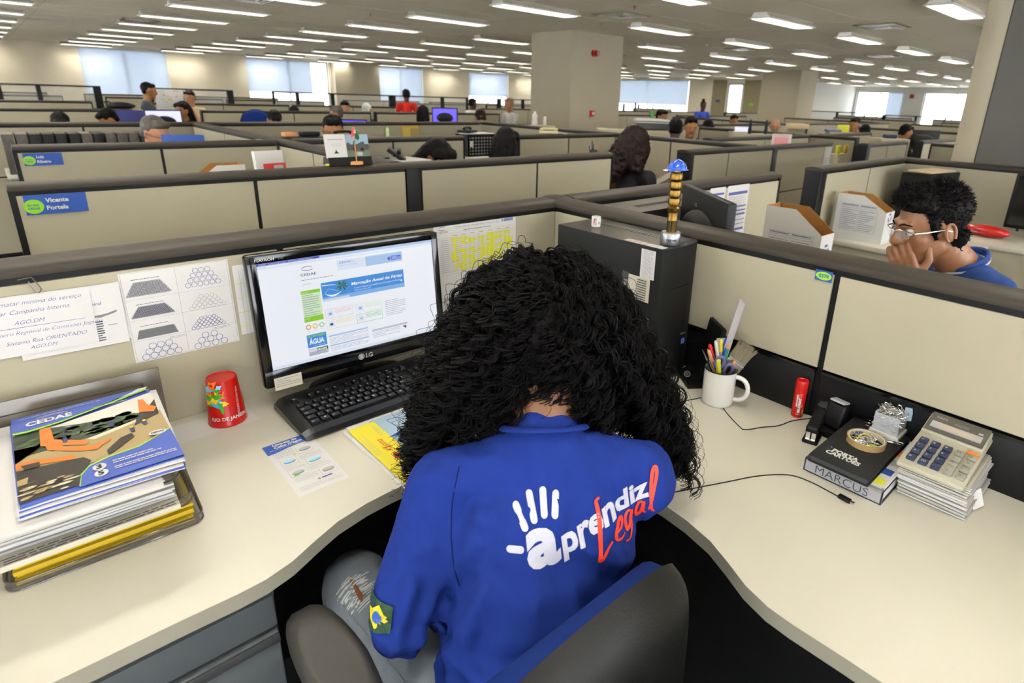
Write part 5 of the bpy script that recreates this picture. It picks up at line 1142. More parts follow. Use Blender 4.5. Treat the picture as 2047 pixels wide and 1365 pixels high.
# torn knee, seams
bvj = BVHTree.FromPolygons([v.co.copy() for v in j.data.vertices], [tuple(p.vertices) for p in j.data.polygons])
def drop(pts, d, bv, off=.001):
    out = []
    for p in pts:
        h = bv.ray_cast(Vector(p)-Vector(d)*.3, Vector(d)); out.append(h[0]+h[1]*off if h[0] else Vector(p))
    return out
mat('denim_white', 'b4b6b4', .9, bump=1, bscale=500)
def decal(g, pts, d, bv, m, off, frame):
    o, ax, ay = frame; g.poly([tuple(q) for q in drop([o+ax*x+ay*y for x, y in pts], d, bv, off)], m)
o_ = pz((-1.035, -.600, .62)); ax = Vector((1, 0, 0)); ay = Vector((0, 1, 0)); dn = Vector((.25, 0, -1)).normalized()
r = random.Random(6)
for i in range(60):
    x, y = (r.random()-.5)*.045, (r.random()-.5)*.085; s_ = .005+.010*r.random(); a = r.random()*3
    decal(g, [(x-s_, y-.0015), (x+s_, y-.0010), (x+s_*.8, y+.0012), (x-s_*.8, y+.001)], dn, bvj, 'denim_white', .0012+.0001*(i % 5), (o_, ax, ay))
decal(g, [(-.004, -.032), (.003, -.02), (.005, 0), (.006, .03), (.001, .034), (-.002, .005), (-.006, -.02)], dn, bvj, 'skin_brown', .0022, (o_, ax, ay))
g.obj('torn_patch', wo, 0, label='frayed white tear over the knee')
g = G()
for sx in (-.055, .060):
    pts = drop([pz((-1.0+sx, y, .62)) for y in np.linspace(-.86, -.55, 14)], Vector((0, 0, -1)), bvj, .0008); g.tube(pts, .0011, 'grey', 5)
g.obj('seam', wo)
# shirt
def folds(me):
    wrinkle(.012, 13, (1, 1, .6), 3)(me); me.update(); ns = [v.normal.copy() for v in me.vertices]
    L = [((-.155, -.20), (.03, -.155), .007), ((-.155, -.215), (.00, -.25), .008), ((-.15, -.20), (-.09, -.07), .005), ((-.15, -.23), (-.06, -.33), .007), ((.14, -.17), (.02, -.21), .006), ((.12, -.26), (-.04, -.30), .006), ((.10, -.32), (-.08, -.35), .006), ((-.10, .0), (-.15, -.12), .005), ((.04, -.02), (.13, -.09), .004), ((-.20, -.10), (-.23, -.20), .006), ((-.18, -.19), (-.25, -.17), .006)]
    for v, n in zip(me.vertices, ns):
        d = v.co-S; u, z_, b_ = d.dot(r_), d.z, n.dot(f)
        if b_ > .3: continue
        k = 0
        for (x0, y0), (x1, y1), a in L:
            t = max(0, min(1, ((u-x0)*(x1-x0)+(z_-y0)*(y1-y0))/((x1-x0)**2+(y1-y0)**2))); e = math.hypot(u-x0-t*(x1-x0), z_-y0-t*(y1-y0))
            k += 1.9*a*(math.exp(-(e/.010)**2)-.55*math.exp(-((e-.022)/.012)**2))*(1-.6*t)
        v.co += n*k
sc_ = [(V3((-.915, -.925, .60)), .135, V3((-.865, -.905, .74)), .130), (V3((-.865, -.905, .74)), .130, S-up*.075-f*.005, .118), (LS-up*.01, .058, RS-up*.01, .058), (S-up*.01, .078, S+up*.065+f*.01, .064),
       (LS-up*.008, .056, LE, .054), (LE, .054, LE+(LH-LE)*.32, .050), (RS-up*.008, .056, RE, .052), (RE, .052, RE+(RH-RE)*.25, .050), (S+up*.025-f*.01, .072, LS+up*.012, .050), (S+up*.025-f*.01, .072, RS+up*.012, .050)]
sh = shift(blob('tshirt', sc_, None, 'shirt_blue', .0075, 7, [(V3((-.845, -.893, .80)), (.155, .105, .13), T)], post=folds), wo); sh.parent = wo
bv = BVHTree.FromPolygons([v.co.copy() for v in sh.data.vertices], [tuple(p.vertices) for p in sh.data.polygons])
PO = V3((-.87, -.95, .797))-wo.location; PN = V3((-.5821, -.7761, .2425)).normalized(); PR = V3((.8, -.6, 0)); PU = V3((.1455, .1940, .9701)).normalized()
def press(g, off=.0012):
    out = []
    for x, y, z in g.v:
        p = PO+PR*x+PU*y+PN*.25; h = bv.ray_cast(p, -PN); out.append(tuple((h[0]+PN*(off+z)) if h[0] else PO+PR*x+PU*y)); 
    g.v = out; return g
def quadtext(g, s, quad, m, z=0, bold=0, shear=0):
    t = G(); t.text(s, 1, m, 0, 0, 0, bold=bold, shear=shear, cut=.12)
    xs = [p[0] for p in t.v]; ys = [p[1] for p in t.v]; x0, x1, y0, y1 = min(xs), max(xs), min(ys), max(ys); bl, br, tr_, tl_ = [Vector(q) for q in quad]
    vs = []
    for p in t.v:
        u, v = (p[0]-x0)/(x1-x0), (p[1]-y0)/(y1-y0); q = bl*(1-u)*(1-v)+br*u*(1-v)+tr_*u*v+tl_*(1-u)*v; vs.append((q.x, q.y, z))
    g.add(vs, t.f, m)
def pill(g, a, b, w_, m, z=0):
    a, b = Vector(a), Vector(b); d = (b-a).normalized(); n = Vector((-d.y, d.x)); P = []
    for i in range(9): t = -PI/2+PI*i/8; P.append(b+(d*math.cos(t)+n*math.sin(t))*w_)
    for i in range(9): t = PI/2+PI*i/8; P.append(a+(d*math.cos(t)+n*math.sin(t))*w_)
    c = (a+b)/2; k = len(P); g.add([(c.x, c.y, z)]+[(p.x, p.y, z) for p in P], [(0, i+1, (i+1) % k+1) for i in range(k)], m)
g = G()
quadtext(g, 'a', [(-.040, .0310), (.0085, .0375), (.0030, .0905), (-.0450, .0840)], 'print_white', 0, bold=.045)
for a, b_ in (((-.0558, .1115), (-.0440, .0865)), ((-.0365, .1265), (-.0308, .0965)), ((-.0167, .1305), (-.0159, .1020)), ((.0022, .1250), (-.0006, .1010)), ((-.0655, .0585), (-.0505, .0578))): pill(g, a, b_, .0050, 'print_white')
quadtext(g, 'prendiz', [(.0120, .0365), (.1560, .0880), (.1490, .1300), (.0060, .0830)], 'print_white', .0004, bold=.035)
g2 = G(); g2 = press(g); g.obj('print', wo, 0, label='white lettering with a hand made of five strokes')
g = G()
# script word in orange, drawn as brush strokes
def stroke(pts, w0, w1):
    P = [Vector(p) for p in pts]; Q = []
    for i in range(len(P)-1):
        a, b_, c, d = P[max(0, i-1)], P[i], P[i+1], P[min(len(P)-1, i+2)]
        for k in range(5): u = k/5; Q.append(.5*((2*b_)+(c-a)*u+(2*a-5*b_+4*c-d)*u*u+(3*b_-a-3*c+d)*u**3))
    Q.append(P[-1]); n = len(Q); L_, Rr = [], []
    for i, q in enumerate(Q):
        d = (Q[min(n-1, i+1)]-Q[max(0, i-1)]).normalized(); k = math.sin(PI*min(1, max(0, (i+.6)/n))); w_ = w0+(w1-w0)*k; nn = Vector((-d.y, d.x)); L_.append(q+nn*w_); Rr.append(q-nn*w_)
    g.add([(p.x, p.y, .0006) for p in L_+Rr], [(i, i+1, n+i+1, n+i) for i in range(n-1)], 'print_orange')
stroke([(.0700, .1090), (.0640, .1060), (.0660, .0950), (.0680, .0750), (.0660, .0480), (.0640, .0340), (.0750, .0400), (.0880, .0490)], .0016, .0036)      # L
stroke([(.0950, .0600), (.1040, .0660), (.1060, .0730), (.1000, .0740), (.0940, .0620), (.0950, .0500), (.1030, .0490), (.1090, .0560)], .0014, .0028)      # e
stroke([(.1240, .0780), (.1180, .0790), (.1120, .0680), (.1150, .0570), (.1210, .0620), (.1250, .0780), (.1240, .0560), (.1200, .0400), (.1120, .0400)], .0014, .0028)  # g
stroke([(.1440, .0890), (.1370, .0870), (.1330, .0740), (.1370, .0650), (.1430, .0760), (.1450, .0890), (.1450, .0740), (.1490, .0700)], .0014, .0028)      # a
stroke([(.1530, .0760), (.1590, .1000), (.1650, .1330), (.1630, .1440), (.1580, .1330), (.1560, .1000), (.1570, .0790), (.1620, .0740)], .0014, .0028)      # l
press(g); g.obj('print', wo, 0, label='orange script lettering')
# neckband
g = G(); nb_ = []
for i in range(36):
    a = 2*PI*i/36; d = Vector((math.cos(a), math.sin(a), 0)); c = pz(S+up*.084+f*.020); p = c+T @ Vector((d.x*.066, d.y*.061, -.030*d.y+.002)); nb_.append(p)
g.tube(nb_, .0035, 'shirt_blue', 8, closed=True, flat=2); g.obj('neckband', wo)
# seams and sleeve flag
def surf(p, d, off): h = bv.ray_cast(p-d*.3, d); return (h[0]+h[1]*off) if h[0] else p
g = G(); pts = []
for k in range(14):
    u = k/13; p = pz(LS)+r_*(.030-.012*math.sin(u*PI))-up*(.16*u)+up*.06; pts.append(surf(p-f*.02, f*.97-up*.25*(1-u), .0003))
g.tube(pts, .0010, 'shirt_seam', 5) if mat('shirt_seam', '0d184a', .9, spec=.1) else 0
g.obj('seam', wo)
fd = Vector((.85, .53, -.05)).normalized(); fx = Vector((-.53, .85, 0)); fy = fd.cross(fx).normalized(); fy = fy if fy.z > 0 else -fy
fo = pz(LE)+Vector((-.04, -.006, .040))
g = G()
def flag(pts, m, off):
    n = len(pts); c = (sum(p[0] for p in pts)/n, sum(p[1] for p in pts)/n); V = [c]+list(pts)
    mid = []
    g.add([tuple(surf(fo+fx*x+fy*y, fd, off)) for x, y in V], [(0, i+1, (i+1) % n+1) for i in range(n)], m)
def box_pts(x0, y0, x1, y1, n=6): return [(x0+(x1-x0)*i/n, y0) for i in range(n)]+[(x1, y0+(y1-y0)*i/n) for i in range(n)]+[(x1-(x1-x0)*i/n, y1) for i in range(n)]+[(x0, y1-(y1-y0)*i/n) for i in range(n)]
flag(box_pts(-.024, -.018, .024, .018), 'patch_green', .0035)
flag([(-.020, 0), (-.010, -.007), (0, -.014), (.010, -.007), (.020, 0), (.010, .007), (0, .014), (-.010, .007)], 'patch_yellow', .0043)
flag([(.007*math.cos(i*PI/6), .007*math.sin(i*PI/6)) for i in range(12)], 'blue', .0050); g.obj('sleeve_flag', wo, 0, label='small green flag with yellow diamond on the sleeve')
# ---- curly hair
rs = np.random.RandomState(3)
fv, rv = np.array(f), np.array(r_); hfa, hua = np.array(hf), np.array(hu); HC = np.array(Hc)-np.array(wo.location)
def hair_guides(n):
    out = []
    while len(out) < n:
        d = rs.normal(size=3); d /= np.linalg.norm(d)
        x, y, z_ = d@rv, d@hfa, d@hua
        if y > .42 and z_ < .55: continue
        if z_ < -.55 and abs(x) < .5: continue
        if z_ < -.8: continue
        root = HC+rv*x*.076+hfa*y*.092+hua*z_*.100
        s = np.sign(x+rs.normal()*.13) or 1.
        bk = max(0, -(d@fv)); lat = (.105+.142*rs.rand()**.8)*(1-.25*bk*rs.rand())
        if s > 0: lat *= 1.14
        fwd = -.045+.16*rs.rand()*(1-bk)-.05*bk
        E = HC+rv*s*lat+fv*fwd+np.array([0, 0, -.10-.72*max(0, lat-.10)-.085*rs.rand()])
        if bk > .35 and abs(x) < .62 and rs.rand() < .78:
            lat = .11*rs.rand(); s = np.sign(x) or 1.; E = HC-fv*(.065+.03*rs.rand())+rv*s*lat+np.array([0, 0, -.155-.25*lat-.07*rs.rand()])
        od = d*1.0+np.array([0, 0, .25]); od /= np.linalg.norm(od); k = .060+.045*rs.rand()+.03*max(0, d[2])
        P1 = root+od*k*1.15; P2 = E+np.array([0, 0, .12])-rv*s*(.015+.12*max(0, lat-.12))+(d*.03)
        t = np.linspace(0, 1, 96)[:, None]
        out.append((1-t)**3*root+3*(1-t)**2*t*P1+3*(1-t)*t*t*P2+t**3*E)
    return np.array(out)
def curl(G_, a0, a1, turns, off, seed):
    q = np.random.RandomState(seed); S_, N_, _ = G_.shape; T_ = np.gradient(G_, axis=1); T_ /= np.linalg.norm(T_, axis=2, keepdims=True)+1e-9
    U_ = np.cross(T_, np.array([.3, .5, .8])); U_ /= np.linalg.norm(U_, axis=2, keepdims=True)+1e-9; W_ = np.cross(T_, U_)
    t = np.linspace(0, 1, N_)[None]; ph = q.rand(S_, 1)*6.28; tn = turns*(.7+.6*q.rand(S_, 1)); amp = (a0+(a1-a0)*t)*(.7+.6*q.rand(S_, 1))
    th = ph+2*PI*tn*t; C_ = G_+(U_*np.cos(th)[..., None]+W_*np.sin(th)[..., None])*amp[..., None]
    return C_
allP = []
gd = hair_guides(640)
base = curl(gd, .0025, .0115, 9.5, 0, 1)
for k in range(7):
    j = rs.normal(size=(gd.shape[0], 1, 3))*.0022+rs.normal(size=(gd.shape[0], 1, 3))*.0035*np.linspace(0, 1, 96)[None, :, None]
    allP.append(base+j)
fz = hair_guides(420); fz = HC+(fz-HC)*(1.03+.10*rs.rand(fz.shape[0], 1, 1)); allP.append(curl(fz, .003, .013, 9, 0, 2))
P = np.concatenate(allP); rad = np.linspace(.0013, .0007, 96)[None]*np.ones((P.shape[0], 1)); rad[-420:] *= .45
TH = lambda q: tuple(Vector(q))
mass = blob('m', [(Vector(HC), .106, Vector(HC+rv*.075-np.array([0, 0, .08])), .080), (Vector(HC), .106, Vector(HC-rv*.075-np.array([0, 0, .08])), .080), (Vector(HC-fv*.03), .10, Vector(HC-fv*.055-np.array([0, 0, .075])), .052),
                  (Vector(HC+rv*.085-np.array([0, 0, .08])), .075, Vector(HC+rv*.185+fv*.02-np.array([0, 0, .17])), .040), (Vector(HC-rv*.085-np.array([0, 0, .08])), .075, Vector(HC-rv*.185+fv*.03-np.array([0, 0, .17])), .040)], None, 'hair_black', .011, 3, post=wrinkle(.02, 28))
me = mass.data; bpy.data.objects.remove(mass)
strands('hair', P, rad, 'hair_black', wo, me)
# ------------------------------------------------------------------ the neighbour's cubicle: young man at the next desk
pts = [(.10, -2.6), (.10, -.001), (1.75, -.001), (1.75, -.62), (1.25, -.62)]+arc(1.13, -.74, .16, 90, 180, 6)+[(.80, -.95), (.74, -1.05), (.72, -1.2), (.72, -2.6)]
pts = [(.105, -2.6), (.105, -.005), (1.60, -.005), (1.60, -.60), (1.02, -.60)]+[(.93, -.61), (.85, -.64), (.76, -.70), (.71, -.78), (.69, -.88), (.69, -2.6)]
w2 = worktop('worktop', pts[::-1], "cream worktop of the young man's cubicle behind the nearest partition")
o2 = w2.location; g = G(); g.bx(1.57-o2.x, 1.59-o2.x, -.58-o2.y, -.02-o2.y, 0, Z-.03, 'panel'); g.obj('side_panel', w2)
mat('shirt_polo', '2b4684', .8, bump=.4, bscale=500, spec=.2); mat('lip', '8a4a38', .5); mat('skin_tan', '946648', .45, var=.06, vscale=20)
ma = thing('person', 'young man with glasses and short black hair in a blue polo, hand over his mouth', 'person', (.95, -1.10, 0))
f = Vector((-.75, .66, 0)).normalized(); HC2 = Vector((.738, -.928, 1.128)); hT = rotT(f, 14); T = rotT(f); up = Vector((0, 0, 1))
def L_(x, y, z): return HC2+hT @ Vector((x, y, z))
S = Vector((.855, -1.025, .955)); rr_ = Vector((f.y, -f.x, 0)); LS, RS = S-rr_*.160, S+rr_*.165
Wst = L_(-.050, .078, -.158); LE = Vector((.655, -1.13, .775)); RE = Vector((.80, -.80, .79)); RW = Vector((.60, -.70, .775))
body = [(L_(0, -.03, -.06), .056, S+up*.02-f*.01, .062), (S-up*.06, .10, Vector((.93, -1.08, .60)), .125), (LS, .048, RS, .048), (LS, .045, LE, .040), (LE, .040, Wst, .026), (RS, .045, RE, .040), (RE, .038, RW, .026),
        (L_(-.042, -.005, -.058), .022, L_(-.020, .062, -.098), .020), (L_(.042, -.005, -.058), .022, L_(.020, .062, -.098), .020), (L_(-.014, .072, -.100), .021, L_(.014, .072, -.100), .021), (L_(0, .02, -.085), .04, L_(0, .04, -.085), .035),
        (L_(0, .086, .018), .010, L_(0, .112, -.024), .0125), (L_(-.009, .104, -.028), .010, L_(.009, .104, -.028), .010), (L_(-.032, .080, .026), .013, L_(-.010, .087, .026), .012), (L_(.032, .080, .026), .013, L_(.010, .087, .026), .012),
        (L_(-.040, .055, -.022), .026, L_(.040, .055, -.022), .026), (L_(-.012, .090, -.060), .011, L_(.012, .090, -.060), .011)]
th_, sh_ = Vector((.93, -1.06, .52)), Vector((.60, -.72, .53))
body += [(th_, .085, sh_, .06), (sh_, .055, sh_+Vector((0, 0, -.44)), .035), (th_+rr_*.18, .085, sh_+rr_*.2, .06), (sh_+rr_*.2, .055, sh_+rr_*.2+Vector((0, 0, -.44)), .035)]
dloc = lambda x, y, z: hT @ Vector((x, y, z))
body += hand_caps(RW, (-.7, .5, 0), (0, 0, -1), -1, curl=20)
b = shift(blob('body', body, None, 'skin_tan', .0045, 4, [(L_(0, -.012, .022), (.075, .098, .098), hT), (L_(0, .022, -.030), (.062, .075, .082), hT)]
    +[(L_(s*.078, -.014, -.012), (.0055, .017, .030), hT @ Matrix.Rotation(R_(-12), 3, 'X')) for s in (-1, 1)]), ma); b.parent = ma
hd = shift(blob('hand', [(LE.lerp(Wst, .6), .029, Wst, .024)]+hand_caps(Wst, dloc(.22, .30, .90), dloc(.75, -.62, 0), -1, curl=40, L=.086, sc=1.04), None, 'skin_tan', .0035, 3), ma); hd.parent = ma
for s in (-1, 1):   # ear rims, eyes, brows, glasses
    g = G(); c = L_(s*.083, -.014, -.010); g.tube([c+dloc(0, .015*math.cos(a)-.002, .029*math.sin(a)) for a in [R_(-60+20*i) for i in range(15)]], .0042, 'skin_tan', 8); g.v = [tuple(Vector(p)-ma.location) for p in g.v]; g.obj('ear_rim', ma)
    g = G(); e = L_(s*.031, .078, .004)-ma.location; g.sph(e, .0118, 'white', 14); g.sph(e+dloc(0, .0075, -.003), .0055, 'black', 10); g.obj('eye', ma)
    g = G(); g.tube([L_(s*.031+.013*math.cos(a), .0885, .004+.0065*math.sin(a))-ma.location for a in [PI*i/8 for i in range(9)]], .0016, 'skin_tan', 6); g.obj('eyelid', ma)
    g = G(); g.tube([L_(s*.012, .099, .026)-ma.location, L_(s*.028, .0945, .032)-ma.location, L_(s*.050, .080, .026)-ma.location], [.0026, .0038, .0018], 'hair_black', 6, flat=.7); g.obj('eyebrow', ma)
g = G(); g.tube([L_(-.012, .101, -.057)-ma.location, L_(0, .103, -.056)-ma.location, L_(.012, .101, -.057)-ma.location], .004, 'lip', 6, flat=.8); g.obj('lips', ma)
gl = thing('glasses', 'silver half-rim glasses worn by the young man in blue', 'glasses', tuple(L_(0, .10, .0)))
mat('silver', 'c9ccd2', .2, .9); mat('lens', 'dfe6ee', .02, alpha=.16, coat=1)
g = G()
for s in (-1, 1):
    g.tube([L_(s*.008, .110, .010), L_(s*.030, .108, .016), L_(s*.058, .096, .013), L_(s*.070, .086, .009)], .0020, 'silver', 6)
    g.tube([L_(s*.070, .086, .009), L_(s*.078, .050, .007), L_(s*.081, .0, .005), L_(s*.082, -.02, -.004)], .0028, 'silver', 6, flat=.5)
g.tube([L_(-.008, .110, .010), L_(0, .113, .011), L_(.008, .110, .010)], .0018, 'silver', 6); g.v = [tuple(Vector(p)-gl.location) for p in g.v]; g.obj('frame', gl)
for s in (-1, 1):
    g = G(); ring = [(s*.009, .110, .009), (s*.030, .108, .015), (s*.058, .096, .012), (s*.057, .095, -.008), (s*.034, .105, -.017), (s*.012, .109, -.012)]
    g.add([tuple(L_(x, y, z)-gl.location) for x, y, z in ring]+[tuple(L_(x, y+.0015, z)-gl.location) for x, y, z in ring], [(0, 1, 2, 3, 4, 5), (11, 10, 9, 8, 7, 6)]+[(i, (i+1) % 6, (i+1) % 6+6, i+6) for i in range(6)], 'lens'); g.obj('lens', gl)
# polo shirt
sc_ = [(S-up*.07, .112, Vector((.93, -1.08, .60)), .140), (LS-up*.01, .060, RS-up*.01, .060), (LS-up*.01, .058, LS.lerp(LE, .72), .056), (RS-up*.01, .058, RS.lerp(RE, .72), .056), (S-up*.01, .075, S+up*.030, .064), (S+up*.01, .068, LS+up*.006, .050), (S+up*.01, .068, RS+up*.006, .050)]
o = shift(blob('polo_shirt', sc_, None, 'shirt_polo', .008, 5, [(S-up*.12, (.165, .105, .14), T)], post=wrinkle(.010, 12, (1, 1, .6), 8)), ma); o.parent = ma
def collar(parent, S_, T_, loc, m, stripe, up_=.05, rx=.066, ry=.062):
    for k, (mm_, rr, dz) in enumerate(((m, .0075, 0), (stripe, .0017, .0095), (stripe, .0017, .0050))):
        g = G(); P_ = []
        for i in range(33):
            a = R_(105)+R_(330)*i/32; e = 1+(.16 if k == 0 else .22)*(1 if k == 0 else 1.05); P_.append(S_+Vector((0, 0, up_-.004*k+.002))+T_ @ Vector((math.cos(a)*rx*(1 if k == 0 else 1.14), math.sin(a)*ry*(1 if k == 0 else 1.14), -.030*math.sin(a)-(.006 if k == 1 else -.001 if k == 2 else 0)+.012))-loc)
        g.tube(P_, [rr]*33, mm_, 8, flat=1 if k else 1.6); g.obj('collar' if k == 0 else 'collar_stripe', parent)
collar(ma, S+f*.012, T, ma.location, 'shirt_polo', 'print_white')
o = shift(blob('trousers', [(th_, .10, sh_, .07), (sh_, .065, sh_+Vector((0, 0, -.40)), .05), (th_+rr_*.18, .10, sh_+rr_*.2, .07), (sh_+rr_*.2, .065, sh_+rr_*.2+Vector((0, 0, -.40)), .05), (Vector((.93, -1.08, .52)), .13, Vector((.96, -1.06, .54)), .12)], None, 'jeans', .015, 4), ma); o.parent = ma
# short hair: mass plus tufts
hm = blob('m', [(L_(-.030, .060, .090), .030, L_(.030, .060, .090), .030), (L_(-.045, .035, .085), .038, L_(.045, .035, .085), .038), (L_(-.066, .024, .030), .014, L_(-.070, .022, -.022), .007), (L_(.066, .024, .030), .014, L_(.070, .022, -.022), .007), (L_(-.045, -.060, -.040), .032, L_(.045, -.060, -.040), .032), (L_(-.03, -.062, -.075), .022, L_(.03, -.062, -.075), .022)],
          None, 'hair_black', .006, 3, [(L_(0, -.030, .042), (.083, .098, .090), hT)], post=wrinkle(.006, 60))
# cut the mass back from the face
me = hm.data; 
def cutface(me):
    bm = bmesh.new(); bm.from_mesh(me); inv = hT.transposed(); dl = []
    for v in bm.verts:
        q = inv @ (v.co-HC2)
        if q.y > .045 and q.z < .062+.1*(q.y-.045) and q.z < .075: v.co += hT @ Vector((0, -(q.y-.040), 0))
        elif abs(q.x) > .05 and q.z < .03 and q.y > -.002 and q.y < .05 and not (abs(q.y-.022) < .014 and q.z > -.03): v.co += hT @ Vector((-.012 if q.x > 0 else .012, 0, 0))
    bm.to_mesh(me); bm.free()
cutface(me); bpy.data.objects.remove(hm); me.transform(Matrix.Translation(-ma.location))
rs = np.random.RandomState(5); V = [v.co.copy() for v in me.vertices]; N_ = [v.normal.copy() for v in me.vertices]; PP = []
hl = hT.transposed()
while len(PP) < 2600:
    i = rs.randint(len(V)); q = hl @ (V[i]+ma.location-HC2); n = hl @ N_[i]
    if n.z < -.3 or (q.y > .055 and q.z < .06): continue
    top = max(0, n.z); l = .006+.014*top; d = Vector((n.x*.6+rs.normal()*.3, n.y*.5+.35*top+rs.normal()*.3-(.4 if q.z < .02 else 0), n.z*.8+rs.normal()*.25-(.5 if q.z < .03 else 0))).normalized()
    c = hl.transposed() @ d; c2 = hl.transposed() @ (d+Vector((rs.normal()*.5, rs.normal()*.5, -.2))).normalized()
    a = V[i]; PP.append([tuple(a), tuple(a+c*l*.5), tuple(a+c*l*.5+c2*l*.6)])
strands('hair', np.array(PP), np.array([[.0014, .0012, .0005]]), 'hair_black', ma, me)
office_chair((1.06, -1.12, 0), math.atan2(f.y, f.x)-PI/2, 'blue and black office chair of the young man with glasses')
# his monitor, tower and papers
def monitor(loc, rz, label, w_=.42, h_=.27, zb=.10, screen='black_gloss', logo=None, group='black computer monitors', zt=Z):
    t = thing('computer_monitor', label, 'monitor', loc, rz, group)
    g = G(); g.box((0, 0, zb+h_/2), (w_, .028, h_), 'black', bev=.006); g.obj('housing', t)
    g = G(); g.sph((0, .012, zb+h_*.42), 1, 'black', 20, w_*.40, .045, h_*.36); g.obj('back_cover', t, 60)
    g = G(); g.M = facing((w_/2-.016, -.0146, zb+.022), (-1, 0, 0), (0, 0, 1)); g.M = facing((-w_/2+.016, -.0146, zb+.022), (1, 0, 0), (0, 0, 1)); g.rect(0, 0, w_-.032, h_-.038, 0, screen); g.M = Matrix(); g.obj('screen', t, 0)
    if logo: g = G(); g.M = facing((.06, .0150, zb+h_*.80), (-1, 0, 0), (0, 0, 1)); g.text(logo, .016, 'light_grey', .0, 0, .0005); g.M = Matrix(); g.obj('logo', t, 0)
    g = G(); g.cyl((0, .02, .01), (0, .02, zb+.06), .022, 'black'); g.obj('neck', t)
    g = G(); g.lathe([(.10, 0), (.10, .008), (.03, .016), (0, .016)], 'black', (0, .02, 0), 28, sy=.75); g.obj('foot', t)
    return t
# screen faces the young man: -y local looks to (+x,-y) world
monitor((.245, -.432, Z), math.atan2(.59, -.81)+PI/2+PI, 'black monitor seen from behind with pale lettering, facing the young man', .40, .26, .205, logo='LG')
nt = thing('tower_computer', 'black tower computer lying behind the corner, against the pinned documents', 'computer tower', (.36, -.155, Z))
g = G(); g.bx(-.21, .24, -.085, .085, .012, .380, 'tower', bev=.003); g.obj('case', nt)
g = G(); g.bx(-.208, .238, -.083, .083, .379, .381, 'tower_top'); [g.box((-.12+.0125*i, .0, .3815), (.0035, .03, .0008), 'black') for i in range(24)]; g.obj('top_panel', nt)
g = G(); g.prism([(-.21, -.085), (-.21, .085), (-.228, .085), (-.240, .03), (-.240, -.04), (-.228, -.085)][::-1], .012, .380, 'tower'); g.obj('front_bezel', nt)
g = G(); g.box((0, 0, .006), (.30, .12, .012), 'black'); g.obj('foot', nt)
g = G(); g.tube([(.222, -.215, 1.126), (.230, -.222, 1.130), (.226, -.235, 1.134)], .003, 'white', 6)
def doc(g):
    w_, h_ = .19, .27
    for y, th in ((.225, .014), (.165, .006), (.145, .006), (.125, .008), (.10, .004), (.08, .004), (.05, .012)): g.rect(.01, y, w_-.012, y+th, .0003, 'blue_ink')
    g.lines(.012, .06, w_-.02, .22, 16, 'grey_ink', .0005, .22)
sheet('printed_sheet', .19, .27, 'white sheet with blue printed bands pinned right of the rear monitor edge', 'paper sheet', FA(1.085, .84, 0), doc)
sheet('printed_sheet', .125, .25, 'white sheet with one blue band pinned directly behind the black monitor', 'paper sheet', FA(.94, .86, 0), lambda g: (g.rect(.01, .215, .115, .225, .0003, 'blue_ink'), g.lines(.01, .05, .11, .20, 12, 'grey_ink', .0003, .22)))
